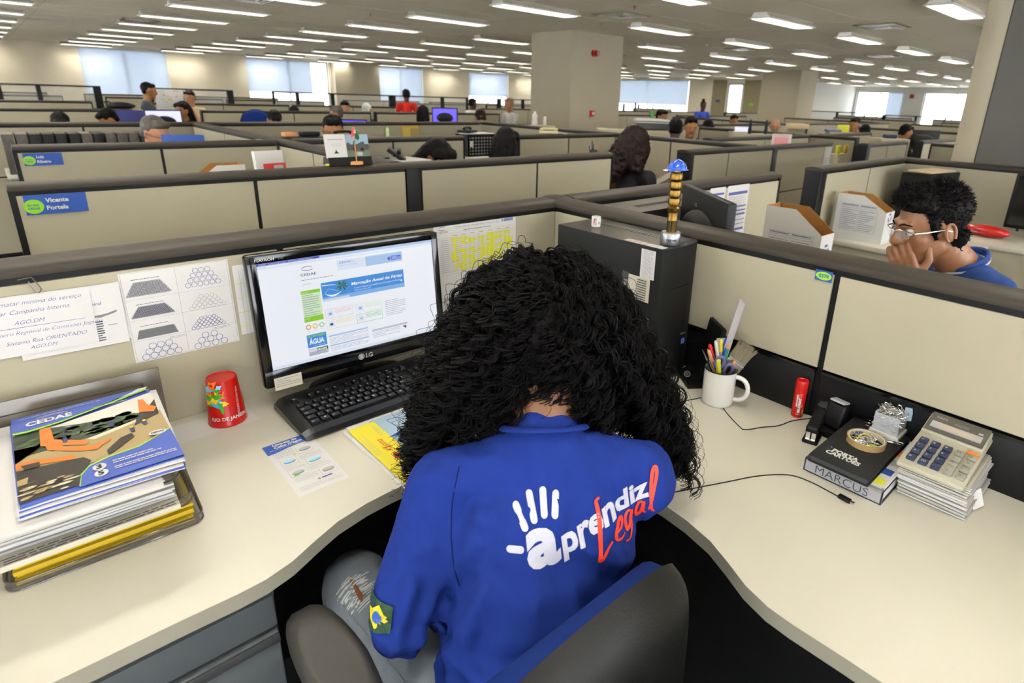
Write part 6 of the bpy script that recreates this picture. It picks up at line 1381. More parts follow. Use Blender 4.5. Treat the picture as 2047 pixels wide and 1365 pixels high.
# cardboard boxes
mat('cardboard', '9a6a30', .8, bump=.2, bscale=200)
def file_box(loc, rz, label, w_=.30, d_=.11, h_=.315):
    """upright paper box with a slanting front: local x = length, +x end is low"""
    t = thing('paper_box', label, 'box', loc, rz); e = .003; lo = h_*.70; cx = w_*.52
    side = [(0, 0), (w_, 0), (w_, lo), (cx, h_), (0, h_)]
    g = G(); 
    for y0 in (0, d_-e):
        g.add([(x, y0, z) for x, z in side]+[(x, y0+e, z) for x, z in side], [tuple(range(5)), tuple(range(9, 4, -1))]+[(i, (i+1) % 5, (i+1) % 5+5, i+5) for i in range(5)], 'cardboard')
    g.bx(0, e, 0, d_, 0, h_, 'cardboard'); g.bx(w_-e, w_, 0, d_, 0, lo, 'cardboard'); g.bx(0, w_, 0, d_, 0, e, 'cardboard')
    g.obj('inside', t, 0)
    g = G(); 
    for y0, o_ in ((-.0008, 1), (d_+.0008, -1)): g.add([(x, y0, z) for x, z in side], [tuple(range(5))[::o_]], 'white')
    g.rect(0, 0, 0, 0, 0, 'white'); g.add([(w_+.0008, 0, 0), (w_+.0008, d_, 0), (w_+.0008, d_, lo), (w_+.0008, 0, lo)], [(0, 1, 2, 3)], 'white'); g.add([(-.0008, 0, 0), (-.0008, d_, 0), (-.0008, d_, h_), (-.0008, 0, h_)], [(3, 2, 1, 0)], 'white'); g.obj('outer_face', t, 0)
    g = G(); g.M = facing((.03, -.0014, .055), (1, 0, 0), (0, 0, 1))
    for a in ((0, 0, .20, .001), (0, .13, .20, .131), (0, 0, .001, .131), (.199, 0, .20, .131), (.098, 0, .099, .131), (0, .140, .20, .141), (0, .152, .20, .153), (0, .14, .001, .153), (.199, .14, .20, .153)): g.rect(*a, 0, 'blue_ink')
    g.lines(.004, .142, .09, .151, 1, 'blue_ink', .0002, .5); g.lines(.105, .142, .19, .151, 1, 'blue_ink', .0002, .5); g.lines(.005, .006, .092, .125, 11, 'blue_ink', .0002, .25); g.lines(.104, .006, .19, .125, 11, 'blue_ink', .0002, .25, seed=2); g.M = Matrix(); g.obj('printed_table', t, 0)
    g = G(); g.M = facing((w_+.0014, d_/2, .150), (0, 1, 0), (0, 0, 1))
    for k in range(3):
        a = R_(90+120*k); p0 = Vector((.030*math.cos(a), .030*math.sin(a), 0)); q = Vector((-math.sin(a), math.cos(a), 0)); n_ = p0.normalized(); c = n_*.019
        g.add([tuple(c-q*.014-n_*.005), tuple(c+q*.008-n_*.005), tuple(c+q*.008-n_*.010), tuple(c+q*.020), tuple(c+q*.008+n_*.010), tuple(c+q*.008+n_*.005), tuple(c-q*.014+n_*.005)], [tuple(range(7))], 'blue_ink')
    g.M = Matrix(); g.obj('recycling_mark', t, 0); return t
file_box((1.10, -.195, Z), -PI/2, 'white cardboard paper box with slanted front, nearest the long partition', .262, .125, .312)
file_box((2.20, -.065, Z), -PI/2, 'white cardboard paper box with slanted front standing left of the young man', .275, .13, .262)
# ------------------------------------------------------------------ name plates on the partitions
mat('plate_lime', '86c21c', .4)
def name_plate(x, y, z, w_, h_, lines_, label):
    t = thing('name_plate', label, 'sign', (x, y-.003, z), 0); g = G(); g.M = facing((0, 0, 0), (1, 0, 0), (0, 0, 1))
    g.rect(0, 0, w_, h_, 0, 'blue'); g.M = Matrix(); g.obj('board', t, 0)
    g = G(); g.M = facing((0, 0, 0), (1, 0, 0), (0, 0, 1)); g.disc(.022, h_*.42, w_*.16, h_*.36, .0008, 'plate_lime', 32); g.text(lines_[2], h_*.15, 'blue', .022, h_*.45, .0014, 'CENTER', bold=.0002); g.text(lines_[3], h_*.15, 'blue', .022, h_*.27, .0014, 'CENTER', bold=.0002); g.M = Matrix(); g.obj('oval', t, 0)
    g = G(); g.M = facing((0, 0, 0), (1, 0, 0), (0, 0, 1)); g.text(lines_[0], h_*.30, 'white', w_*.33, h_*.60, .0012, bold=.0006); g.text(lines_[1], h_*.30, 'white', w_*.33, h_*.22, .0012, bold=.0006); g.M = Matrix(); g.obj('lettering', t, 0)
name_plate(-1.312, 1.18, 1.038, .165, .066, ('Vicente', 'Portela', 'Eu vivo', 'CEDAE'), 'larger blue name plate with green oval on the first partition across the aisle')
name_plate(-1.240, 2.75, 1.038, .160, .064, ('Luiz', 'Ribeiro', 'Eu vivo', 'CEDAE'), 'smaller looking blue name plate with green oval on the partition below the binders')
# ------------------------------------------------------------------ desks of the other cubicles
def desk(x0, x1, y0, y1, label, z=Z): 
    t = thing('worktop', label, 'worktop', ((x0+x1)/2, (y0+y1)/2, 0), 0, 'cream worktops in the cubicles behind'); a, b = (x1-x0)/2, (y1-y0)/2
    g = G(); g.bx(-a, a, -b, b, z-.028, z, 'desk', bev=.003); g.obj('top', t)
    for s in (-1, 1): g = G(); g.bx(s*a-.012*s, s*a-.035*s, -b+.03, b-.03, 0, z-.028, 'panel'); g.obj('side_panel', t)
    return t
DL = 'cream worktop along a low partition further back in the office'
desk(-1.30, .04, 1.28, 1.88, 'cream worktop just across the aisle behind the name plate partition'); desk(.16, 1.58, 1.28, 1.86, 'cream worktop of the dark haired girl looking down')
desk(2.62, 3.39, 1.30, 2.70, 'cream worktop with the white bottle, in front of the curly haired woman'); desk(-1.25, .03, 2.86, 3.45, "cream worktop of the grey haired man's cubicle"); desk(-1.30, -.1, 4.45, 4.98, 'deep shelf desk carrying the row of black binders', .80)
desk(.16, 1.52, 2.91, 3.50, 'cream worktop in front of the bearded man'); desk(2.15, 3.36, 2.86, 3.48, 'cream worktop with the black basket, beside the long haired woman')
desk(2.12, 2.78, -.74, -.01, 'cream worktop holding the rear white paper box'); desk(2.80, 3.45, -2.4, -.01, 'cream worktop with the red packet, behind the young man'); desk(3.62, 4.7, 1.18, 1.8, 'cream worktop behind the partition with the hard hat trophy')
# rows further back, on the same module
for j, y in enumerate((8.22, 11.9, 16.6, 20.4)):
    for x0, x1 in ((-3.4, .1), (.9, 3.4), (3.5, 6.1), (8.4, 11.5), (12.0, 15.4), (16.0, 18.4), (20.2, 23.0)):
        if y < 9 and x0 > 15: continue
        partition('x', y, x0, x1, ((x0+x1)/2,), 'low beige partition in the rows beyond the nearest cubicles', group='distant low partitions')
        desk(x0+.1, x1-.1, y+.12, y+.72, DL)
for j, (x, ys) in enumerate(((6.15, ((-2.5, .6), (1.4, 3.6))), (10.5, ((-3, .4), (1.0, 3.2), (4.6, 7.3))), (15.8, ((-3, .3), (1.2, 3.8), (4.6, 7.2))), (20.6, ((-2, 1.0), (1.9, 4.4), (5.2, 7.8))), (27.5, ((-1, 2.5), (3.4, 6.6), (7.4, 10.6))))):
    for y0, y1 in ys:
        partition('y', x, y0, y1, ((y0+y1)/2,), 'low beige partition in the rows to the right, beyond the nearest cubicles', group='distant low partitions')
        desk(x+.12, x+.74, y0+.1, y1-.1, DL)
for y, xs in ((1.9, ((3.85, 6.0), (6.4, 8.0))), (4.25, ((6.6, 10.3), (11.0, 15.6))), (.75, ((6.4, 9.2), (10.9, 15.2)))):
    for x0, x1 in xs: partition('x', y, x0, x1, ((x0+x1)/2,), 'low beige partition crossing the rows to the right of the big column', posts=((x0+.06),) if y == 1.9 else (), group='distant low partitions')
glass_partition('x', 14, -2.4, .52, (-1.0, -.44), 'leftmost tall glazed partition with a wide black end post')
glass_partition('x', 14, 1.36, 2.95, (2.1,), 'tall glazed partition behind the standing man, with a poster')
glass_partition('x', 14, 3.81, 6.95, (4.39, 5.26), 'tall glazed partition before the second window, ends in a wide black post')
glass_partition('x', 13.6, 6.75, 9.1, (8.25,), 'tall glazed partition left of the man in red', wide=(False, False))
glass_partition('x', 13.6, 10.2, 14.2, (11.2, 12.2, 13.1), 'tall glazed partition right of the man in red', wide=(True, False))
glass_partition('x', 14.5, 15.1, 17.8, (16.5,), 'short tall glazed partition before the near square column', wide=(True, False))
glass_partition('y', 22, 17.0, 18.9, (17.9,), 'tall glazed partition right of the near square column', z1=1.30, wide=(False, True))
glass_partition('y', 22, 7.3, 9.6, (8.3,), 'tall glazed partition in front of the far right windows', z1=1.32, wide=(False, True))
glass_partition('y', 22, 4.7, 6.7, (5.6,), 'tall glazed partition at the far right edge by the pillar', z1=1.28, wide=(False, True))
# ------------------------------------------------------------------ people in the background
for n_, h_ in dict(cl_red='d42410', cl_grey='3c4248', cl_white='c8c8c4', cl_lblue='8f9cb4', cl_green='4f6a58', cl_brown='4a3428', cl_blue='2f49b0', cl_black='141416', cl_lime='b4c890', cl_cream='c4b08c', cl_navy='242c4c').items(): mat(n_, h_, .85)
def bg_person(x, y, z, ang, label, skin='skin', cloth='cl_grey', hair='hair_black', style='short', tilt=12, standing=False, arm='desk', vox=.015, sleeve=.5):
    """seated or standing figure; (x, y, z) is the middle of the head"""
    f = Vector((math.cos(R_(ang)), math.sin(R_(ang)), 0)); T = rotT(f); hT = rotT(f, tilt); up = Vector((0, 0, 1)); r = Vector((f.y, -f.x, 0))
    H = Vector((x, y, z)); t = thing('person', label, 'person', (x-f.x*.1, y-f.y*.1, 0)); L = lambda a, b, c: H+hT @ Vector((a, b, c))
    S = H-f*.05-up*.20; LS, RS = S-r*.165, S+r*.165; hip = S-f*.03-up*(.43 if not standing else .50)
    if arm == 'desk': LE, RE = LS+f*.10-up*.22-r*.04, RS+f*.10-up*.22+r*.04; LW, RW = LE+f*.22+r*.05-up*.0, RE+f*.22-r*.05
    elif arm == 'chin': LE, RE = LS+f*.14-up*.22, RS+f*.10-up*.22+r*.04; LW, RW = L(-.02, .10, -.14), RE+f*.22-r*.05
    else: LE, RE = LS-up*.27-r*.05, RS-up*.27+r*.05; LW, RW = LE-up*.22+f*.05, RE-up*.22+f*.05
    body = [(L(0, -.02, -.06), .052, S+up*.02, .058), (S-up*.05, .09, hip, .12), (LS, .045, LE, .038), (LE, .037, LW, .027), (RS, .045, RE, .038), (RE, .037, RW, .027),
            (L(-.012, .070, -.095), .022, L(.012, .070, -.095), .022), (L(-.04, 0, -.05), .024, L(0, .06, -.09), .022), (L(.04, 0, -.05), .024, L(0, .06, -.09), .022), (L(0, .088, .015), .010, L(0, .108, -.025), .013),
            (L(-.032, .080, .028), .012, L(.032, .080, .028), .012), (L(-.078, -.012, -.03), .010, L(-.080, -.014, .012), .012), (L(.078, -.012, -.03), .010, L(.080, -.014, .012), .012)]
    hd = (LW-LE).normalized(); body += [(LW, .026, LW+hd*.07, .022)]; hd = (RW-RE).normalized(); body += [(RW, .026, RW+hd*.07, .022)]
    if standing: legs = [(hip+r*s*.09, .085, hip+r*s*.09-up*(hip.z-.50), .06) for s in (-1, 1)]+[(hip+r*s*.09-up*(hip.z-.50), .058, hip+r*s*.09-up*(hip.z-.06), .04) for s in (-1, 1)]
    else: legs = [(hip+r*s*.09, .08, hip+r*s*.10+f*.40+up*.0, .055) for s in (-1, 1)]+[(hip+r*s*.10+f*.40, .052, hip+r*s*.10+f*.40-up*(hip.z-.08), .035) for s in (-1, 1)]
    sh = lambda o: (shift(o, t), setattr(o, 'parent', t))
    sh(blob('body', body+legs, None, skin, vox*.85, 3, [(L(0, -.01, .02), (.074, .095, .098), hT), (L(0, .02, -.03), (.060, .073, .080), hT)]))
    sh(blob('shirt', [(S-up*.06, .105, hip, .135), (LS, .056, LS.lerp(LE, sleeve*1.2), .052), (RS, .056, RS.lerp(RE, sleeve*1.2), .052), (LS, .055, RS, .055), (S, .07, S+up*.03, .062)], None, cloth, vox, 3))
    sh(blob('trousers', [(a, ra+.012, b, rb+.012) for a, ra, b, rb in legs]+[(hip, .125, hip+up*.02, .125)], None, 'cl_navy', vox*1.2, 2))
    hc = []; el = [(L(0, -.028, .040), (.082, .092, .086), hT)]
    if style == 'short': hc = [(L(-.04, -.06, -.03), .032, L(.04, -.06, -.03), .032), (L(-.03, .045, .085), .03, L(.03, .045, .085), .03)]
    if style == 'long': hc = [(L(-.05, -.05, 0), .055, L(-.07, -.06, -.22), .045), (L(.05, -.05, 0), .055, L(.07, -.06, -.22), .045), (L(0, -.07, 0), .06, L(0, -.09, -.26), .05), (L(-.05, .03, .06), .05, L(.05, .03, .06), .05)]
    if style == 'curly': hc = [(L(0, -.04, .03), .11, L(0, -.12, -.10), .10), (L(0, -.12, -.10), .10, L(-.02, -.17, -.26), .075), (L(-.06, -.02, -.02), .07, L(-.09, -.06, -.16), .06), (L(.06, -.02, -.02), .07, L(.09, -.06, -.16), .06)]
    if style == 'bun': hc = [(L(0, -.05, .10), .04, L(0, -.06, .14), .042)]
    if style == 'bald': el = [(L(0, -.045, .005), (.080, .078, .055), hT)]
    o = blob('hair', hc, None, hair, vox*.85, 3, el, post=wrinkle(.010 if style != 'curly' else .03, 26)); me = o.data
    bm = bmesh.new(); bm.from_mesh(me); inv = hT.transposed()
    for v in bm.verts:
        q = inv @ (v.co-H)
        if q.y > .040 and q.z < .058 and style != 'curly': v.co += hT @ Vector((0, -(q.y-.036), 0))
    bm.to_mesh(me); bm.free(); sh(o)
    return t
BP = bg_person
BP(-.42, 3.98, 1.115, -58, 'grey haired man with glasses bent over his screen below the binders', 'skin_light', 'cl_blue', 'hair_grey', tilt=22)
g = G(); H_ = Vector((-.42, 3.98, 1.115)); fT = rotT(Vector((math.cos(R_(-58)), math.sin(R_(-58)), 0)), 22); q = lambda a, b, c: tuple(H_+fT @ Vector((a, b, c)))
for s in (-1, 1): g.tube([q(s*.01, .105, .008), q(s*.05, .095, .008), q(s*.078, .05, .004), q(s*.082, -.02, .0)], .0018, 'black', 5)
tag(g.obj('glasses'), 'thin dark glasses on the grey haired man', 'glasses')
BP(.74, 3.50, 1.15, -112, 'short haired bearded man with his chin on his hand behind the photo calendar', 'skin', 'cl_lblue', 'hair_black', tilt=18, arm='chin', vox=.012)
BP(.80, 2.02, 1.065, -70, 'dark haired girl with lowered head just behind the aisle partition', 'skin', 'cl_black', 'hair_black', 'long', tilt=48)
BP(1.80, 2.55, 1.10, 30, 'woman with long straight black hair and patterned brown top, seen from behind', 'skin', 'cl_brown', 'hair_black', 'long', tilt=20)
BP(2.12, 1.42, 1.14, 5, 'woman with long curly brown hair and bare shoulder leaning to the right', 'skin', 'cl_black', 'hair_brown', 'curly', tilt=25, sleeve=.12, vox=.012)
BP(5.36, 10.5, 1.41, 62, 'man in a red polo shirt standing with his back turned', 'skin_dark', 'cl_red', 'hair_black', standing=True, arm='down')
BP(.60, 9.79, 1.36, -10, 'man in grey with a light scarf standing in profile at the left', 'skin', 'cl_grey', 'hair_black', standing=True)
BP(1.29, 10.54, 1.26, -130, 'woman resting her chin on her hand beside the poster', 'skin_light', 'cl_cream', 'hair_brown', arm='chin')
BP(.79, 8.76, 1.12, -150, 'dark haired woman smiling below the poster', 'skin', 'cl_black', 'hair_black', 'long')
BP(-.76, 6.75, 1.03, -90, 'person with bowed black hair, leftmost head above the long partition', 'skin', 'cl_black', 'hair_black', tilt=45)
BP(-.33, 6.89, 1.07, 180, 'person with bushy dark hair in pale green, next to the navy screen', 'skin', 'cl_lime', 'hair_black', 'short', tilt=40)
BP(1.22, 6.30, 1.09, -100, 'black haired person in white bending down behind the long partition', 'skin', 'cl_white', 'hair_black', tilt=45)
BP(2.54, 9.25, 1.06, 60, 'reddish haired person seated between two lit screens', 'skin', 'cl_cream', 'hair_brown', tilt=20)
BP(2.61, 7.75, 1.12, 150, 'grey haired man with ruddy face just behind the bearded man', 'skin', 'cl_cream', 'hair_grey')
BP(3.40, 9.19, 1.17, -120, 'pale faced person looking up behind the bearded man', 'skin_light', 'cl_white', 'hair_black')
BP(3.92, 9.42, 1.13, 45, 'white haired person seen from behind near the yellow folder', 'skin', 'cl_grey', 'cl_white', tilt=20)
BP(4.12, 7.77, 1.15, 60, 'person with long black hair right of the man in red', 'skin', 'cl_black', 'hair_black', 'long')
BP(7.01, 10.4, 1.27, 0, 'person in white standing in silhouette against the bright window', 'skin_dark', 'cl_white', 'hair_black', standing=True)
BP(3.85, 5.75, 1.15, 70, 'person with reddish black hair leaning between two small screens', 'skin', 'cl_cream', 'hair_brown', tilt=30)
BP(6.20, 8.06, 1.31, 180, 'blonde person in white half hidden by the near square column', 'skin_light', 'cl_white', 'skin_light', standing=True)
BP(5.02, 2.96, 1.18, -130, 'young man with black hair and glasses in green, behind the curly haired woman', 'skin', 'cl_green', 'hair_black', vox=.012)
BP(4.44, 2.77, 1.17, 35, 'person with cropped black hair seen from behind, talking to the man in green', 'skin_dark', 'cl_black', 'hair_black')
BP(12.98, 8.14, 1.39, -120, 'dark skinned person with a bun and blue t-shirt standing far back', 'skin_dark', 'cl_blue', 'hair_black', 'bun', standing=True)
BP(9.79, 5.24, 1.14, -130, 'black haired man reading white papers before the glazed door', 'skin', 'cl_blue', 'hair_black')
BP(7.93, 3.37, 1.15, -150, 'balding man with his hand at his mouth in front of the far column', 'skin_light', 'cl_cream', 'hair_black', 'bald', arm='chin')
BP(6.9, 3.95, 1.10, 60, 'head of black hair just above a partition near the blue shirted person', 'skin', 'cl_black', 'hair_black', tilt=40)
BP(8.41, 2.16, 1.11, 40, 'person with black hair hunched before the bright right window', 'skin', 'cl_navy', 'hair_black', tilt=35)
BP(8.85, 1.72, 1.14, -40, 'person with dark hair at a black screen, rightmost of the far heads', 'skin', 'cl_black', 'hair_black', tilt=20)
BP(9.43, 2.72, 1.20, 180, 'person with black hair beside the black post of the right glazed partition', 'skin', 'cl_grey', 'hair_black')
BP(6.89, 4.85, 1.22, -90, 'dark haired person peeking over behind the man in green', 'skin', 'cl_brown', 'hair_black')
# ------------------------------------------------------------------ supports
for a in ((2.9, 3.85, 5.72, 6.3, .82), (1.95, 2.75, 6.3, 6.85, Z), (-.15, .85, 7.42, 7.98, Z), (8.75, 9.5, 1.15, 1.85, Z), (.15, 1.0, 5.12, 5.6, .76), (2.0, 2.58, 1.75, 2.15, Z)): desk(a[0], a[1], a[2], a[3], 'small cream worktop carrying a screen or desk things in the back rows', a[4])
def cabinet(x, y, w_, d_, h_, rz=0):
    t = thing('cabinet', 'low beige cabinet whose top carries office things in the back rows', 'cabinet', (x, y, 0), rz, 'low beige cabinets in the back rows'); g = G(); g.box((0, 0, h_/2), (w_, d_, h_), 'cab', bev=.004); g.obj('carcass', t)
    g = G(); g.bx(-w_/2+.01, w_/2-.01, -d_/2-.008, -d_/2, .06, h_-.02, 'cab', bev=.003); g.obj('door', t)
mat('cab', 'a39b84', .7)
for a in ((6.12, 4.45, .5, .4, 1.144), (5.38, 2.26, .5, .3, 1.139, R_(-20)), (5.66, 2.66, .24, .16, 1.139, R_(-41)), (.06, 8.72, .5, .3, 1.118, R_(-10)), (7.55, 1.50, .4, .3, 1.099, R_(-41)), (4.87, 5.63, .4, .3, 1.059), (7.70, 2.70, .3, .10, .939, R_(-41)), (7.60, 2.18, .4, .14, 1.139, R_(-41)), (7.66, 2.93, .34, .12, 1.144, R_(-41)), (5.04, 1.12, .3, .1, 1.019)): cabinet(*a)
# ------------------------------------------------------------------ things on the desks further back
def boxthing(name, loc, dims, m, label, cat, rz=0, group=None, bev=.003, parts=None):
    t = thing(name, label, cat, loc, rz, group); g = G(); g.box((0, 0, dims[2]/2), dims, m, bev=min(bev, min(dims)*.3)); g.obj('body', t)
    if parts: parts(t)
    return t
# black calendar, flag, red book on the aisle partition and behind
cal = thing('desk_calendar', 'black photo desk calendar standing on the aisle partition', 'calendar', (-.160, 1.235, 1.146))
g = G(); g.add([(-.105, -.035, 0), (.100, -.035, 0), (.100, .04, 0), (-.105, .04, 0), (-.105, -.020, .035), (.100, -.020, .035), (.100, .030, .035), (-.105, .030, .035)], [(3, 2, 1, 0), (4, 5, 6, 7), (0, 1, 5, 4), (1, 2, 6, 5), (2, 3, 7, 6), (3, 0, 4, 7)], 'black'); g.obj('stand', cal)
g = G(); g.M = facing((-.110, -.018, .032), (1, 0, 0), (0, .18, 1)); g.rect(0, 0, .098, .105, .002, 'paper'); g.rect(0, 0, .098, .105, .0, 'paper'); g.lines(.015, .076, .085, .088, 1, 'grey_ink', .0025, .3); g.lines(.03, .05, .075, .066, 2, 'grey_ink', .0025, .2); g.poly([(.035, .020, .0025), (.062, .020, .0025), (.052, .028, .0025), (.047, .040, .0025), (.044, .027, .0025)], 'black'); g.M = Matrix(); g.obj('white_card', cal, 0)
g = G(); g.M = facing((-.010, -.016, .032), (1, 0, 0), (0, .18, 1)); g.rect(0, 0, .108, .102, .001, 'card_blue'); g.rect(0, .030, .108, .058, .0015, 'photo_pit'); g.rect(0, .0, .108, .030, .0015, 'photo_tree2'); r = random.Random(3)
[g.disc(.008+.1*r.random(), .03+.035*r.random(), .008, .008, .002, ['photo_pit', 'cl_brown', 'photo_tree'][i % 3], 7) for i in range(16)]; g.rect(.045, .006, .072, .024, .0025, 'light_grey'); g.M = Matrix(); g.obj('photo', cal, 0, label='photo of a brown building under a pale sky')
fl = thing('table_flag', 'small red, white and green table flag on a wooden base', 'flag', (-.150, 1.175, 1.150))
g = G(); g.lathe([(.030, 0), (.030, .010), (.026, .014), (0, .014)], 'wood', n=20, sy=.5); g.obj('base', fl); g = G(); g.cyl((0, 0, .012), (-.006, 0, .150), .0022, 'wood', n=8); g.obj('pole', fl)
g = G(); g.poly([(-.006, -.002, .170), (.006, -.004, .150), (-.004, -.004, .128), (-.022, -.003, .118), (-.018, -.003, .140)], 'red'); g.poly([(-.002, -.005, .148), (.008, -.005, .150), (.020, -.004, .118), (.012, -.005, .108), (-.004, -.005, .116)], 'c_green2') if mat('c_green2', '0f5a34', .7) else 0
g.poly([(-.004, -.0045, .154), (.007, -.0045, .150), (.002, -.0055, .138), (-.004, -.0055, .138)], 'white'); g.poly([(-.010, -.004, .108), (-.004, -.004, .106), (-.012, -.004, .075), (-.016, -.004, .086)], 'c_green2'); g.obj('cloth', fl, 0)
boxthing('binder_clip', (-.262, 1.215, 1.146), (.03, .02, .008), 'hl', 'small yellow and grey clip on the partition cap left of the calendar', 'clip')
rb = boxthing('shelf_unit', (-.40, 1.98, Z), (.62, .30, .295), 'panel', 'low beige hutch on the worktop behind the aisle partition', 'shelf')
rbk = thing('book', 'white and red paperback leaning on the hutch behind the aisle partition', 'book', (-.30, 1.90, Z+.296), R_(8))
g = G(); g.box((0, 0, .060), (.15, .03, .12), 'paper', rx=R_(-8), bev=.002); g.obj('pages', rbk); g = G(); g.box((.018, -.025, .030), (.115, .006, .055), 'red', rx=R_(-8)); g.box((.036, -.029, .032), (.05, .004, .030), 'light_grey', rx=R_(-8)); g.obj('cover', rbk)
boxthing('tray', (-.33, 1.83, Z+.296), (.26, .10, .012), 'black', 'flat black tray on the hutch below the red book', 'tray')
file_box((-.35, 2.27, Z), PI, 'white cardboard paper box behind the hutch, only its slanted top showing', .27, .13, .325)
sheet('pinned_sheet', .11, .13, 'white note with blue writing pinned left of the black calendar', 'note', facing((.047, 1.97, .985), (0, -1, 0), (0, 0, 1)), lambda g: g.lines(.02, .02, .09, .10, 4, 'blue_ink', .0004, .4))
# binders row
r = random.Random(21); mat('marble', '4a443c', .5, var=.9, vscale=55)
x = -1.28; lab = {'black': 'black lever arch binder in the row above the second name plate', 'marble': 'marbled lever arch binder in the row above the second name plate'}
for i in range(13):
    m = ['marble', 'marble', 'black', 'black', 'black', 'black', 'marble', 'black', 'marble', 'marble', 'marble', 'black', 'black'][i]; wd = .072
    t = thing('binder', lab[m], 'binder', (x+wd/2, 4.62, .802), R_((r.random()-.5)*2), 'black binders in the row' if m == 'black' else 'marbled binders in the row')
    g = G(); g.box((0, 0, .142), (wd-.006, .27, .284), m, bev=.003); g.obj('cover', t)
    if i not in (0, 1, 6, 9, 10): g = G(); g.M = facing((-.022, -.1365, .03), (1, 0, 0), (0, 0, 1)); g.rect(0, 0, .044, .15, 0, 'paper' if i % 2 else 'card_blue'); g.lines(.006, .02, .038, .14, 5, 'grey_ink', .0003, .2); g.M = Matrix(); g.obj('spine_label', t, 0)
    x += wd+.004
boxthing('sticky_note', (-.60, 4.475, .93), (.05, .002, .045), 'hl', 'small yellow sticky note on the marbled binders', 'note')
# screens
monitor((-.235, 3.30, Z), R_(180+8), 'black monitor seen from behind in front of the grey haired man', .45, .28, .085)
monitor((.30, 5.3, Z+.02), R_(180), 'black monitor seen from behind beyond the receding rail', .48, .28, .09)
boxthing('blue_folder', (-.30, 3.72, 1.02), (.27, .02, .10), 'blue', 'bright blue document box behind the grey haired man\'s screen', 'folder', R_(-20))
boxthing('hutch', (-.30, 3.80, Z), (.34, .18, .28), 'panel', 'beige desk hutch under the bright blue folder', 'shelf', R_(-20))
boxthing('blue_cloth', (-.13, 3.33, Z), (.12, .10, .345), 'cl_blue', 'crumpled blue bag right of the black monitor', 'bag', bev=.03)
boxthing('hutch', (.35, 3.02, Z), (.68, .16, .385), 'panel', 'beige hutch under the black desk trays left of the bearded man', 'shelf')
t = boxthing('desk_tray', (.30, 3.02, Z+.386), (.36, .14, .018), 'black', 'long flat black desk tray left of the bearded man', 'tray'); boxthing('desk_organizer', (.36, 3.03, Z+.405), (.13, .09, .035), 'black', 'black organiser box on the flat tray', 'organizer', bev=.01); boxthing('carton', (.22, 3.03, Z+.405), (.09, .07, .028), 'wood', 'small brown carton on the flat tray', 'box')
tl_ = thing('telephone', 'black desk telephone with raised handset left of the bearded man', 'telephone', (.60, 3.0, 1.131), 0)
g = G(); g.box((0, 0, .012), (.16, .13, .022), 'black', bev=.005); g.obj('base', tl_); g = G(); g.tube([(-.07, 0, .035), (-.04, 0, .046), (.04, 0, .046), (.07, 0, .035)], [.014, .010, .010, .014], 'black', 8); g.obj('handset', tl_)
p2 = dup(tl_, (.50, 2.02, 1.085), R_(60), 'black telephone tilted up on the papers right of the calendar'); p2.rotation_euler = (R_(35), 0, R_(60))
boxthing('paper_pile', (.52, 2.00, Z), (.30, .24, .33), 'paper', 'pile of white papers under the tilted black telephone', 'papers', R_(10)); boxthing('blue_book', (.36, 2.08, Z), (.20, .12, .338), 'navy', 'navy blue book stack beside the papers', 'book', R_(10))
mat('cream_phone', 'c9bf94', .4)
cp = thing('telephone', 'cream desk telephone lying on the partition before the square column', 'telephone', (2.50, 2.80, 1.146), R_(-20))
g = G(); g.box((0, 0, .014), (.17, .08, .026), 'cream_phone', bev=.008); g.obj('base', cp); g = G(); g.tube([(-.085, 0, .034), (-.05, 0, .046), (.05, 0, .046), (.085, 0, .034)], [.017, .012, .012, .017], 'cream_phone', 8); g.obj('handset', cp); g = G(); g.tube([(.085, 0, .02), (.13, 0, .01), (.17, .01, .004), (.19, .0, .0)], .004, 'cream_phone', 6); g.obj('cord', cp)
def bottle(loc, h, r0, body, cap, label, waist=.8, group=None):
    t = thing('bottle', label, 'bottle', loc, 0, group); g = G(); g.lathe([(r0*.9, 0), (r0, .006), (r0, h*.28), (r0*waist, h*.45), (r0, h*.62), (r0*.95, h*.74), (r0*.45, h*.88), (r0*.42, h*.90), (0, h*.90)], body, n=22); g.obj('body', t)
    g = G(); g.cyl((0, 0, h*.89), (0, 0, h), r0*.48, cap, n=16); g.obj('cap', t); return t
bottle((3.20, 2.42, Z), .245, .042, 'white', 'blue', 'white bottle with blue cap on the worktop left of the curly haired woman')
bottle((3.05, 2.50, Z), .235, .035, 'cl_brown', 'red', 'dark bottle with red cap behind the white bottle')
bottle((2.05, 3.05, .935), .155, .026, 'paper', 'red', 'white bottle with red cap in front of the black basket')
bottle((.885, 2.85, 1.145), .070, .014, 'cl_lime', 'lime', 'little green topped bottle right of the bearded man'); bottle((4.80, 5.66, 1.06), .20, .045, 'paper', 'white', 'large white bottle at the foot of the square column'); bottle((4.95, 5.60, 1.06), .15, .03, 'paper', 'red', 'small white bottle with red cap by the square column')
for i, dx in enumerate((0, .22)): bottle((5.27+dx, 2.30-dx*.4, 1.14), .16, .022, 'black', 'black', 'tall black bottle standing on a partition left of the balding man', group='two black bottles')
boxthing('hutch', (2.05, 3.12, Z), (.50, .30, .19), 'desk', 'cream raised shelf under the black basket', 'shelf')
ba = thing('basket', 'black perforated plastic basket beside the long haired woman', 'basket', (1.98, 3.22, .935))
g = G(); n = 9
for i in range(n+1): g.bx(-.165+.033*i-.004, -.165+.033*i+.004, -.10, -.094, .0, .185, 'black')
for j in range(7): g.bx(-.17, .17, -.10, -.094, .028*j, .028*j+.012, 'black')
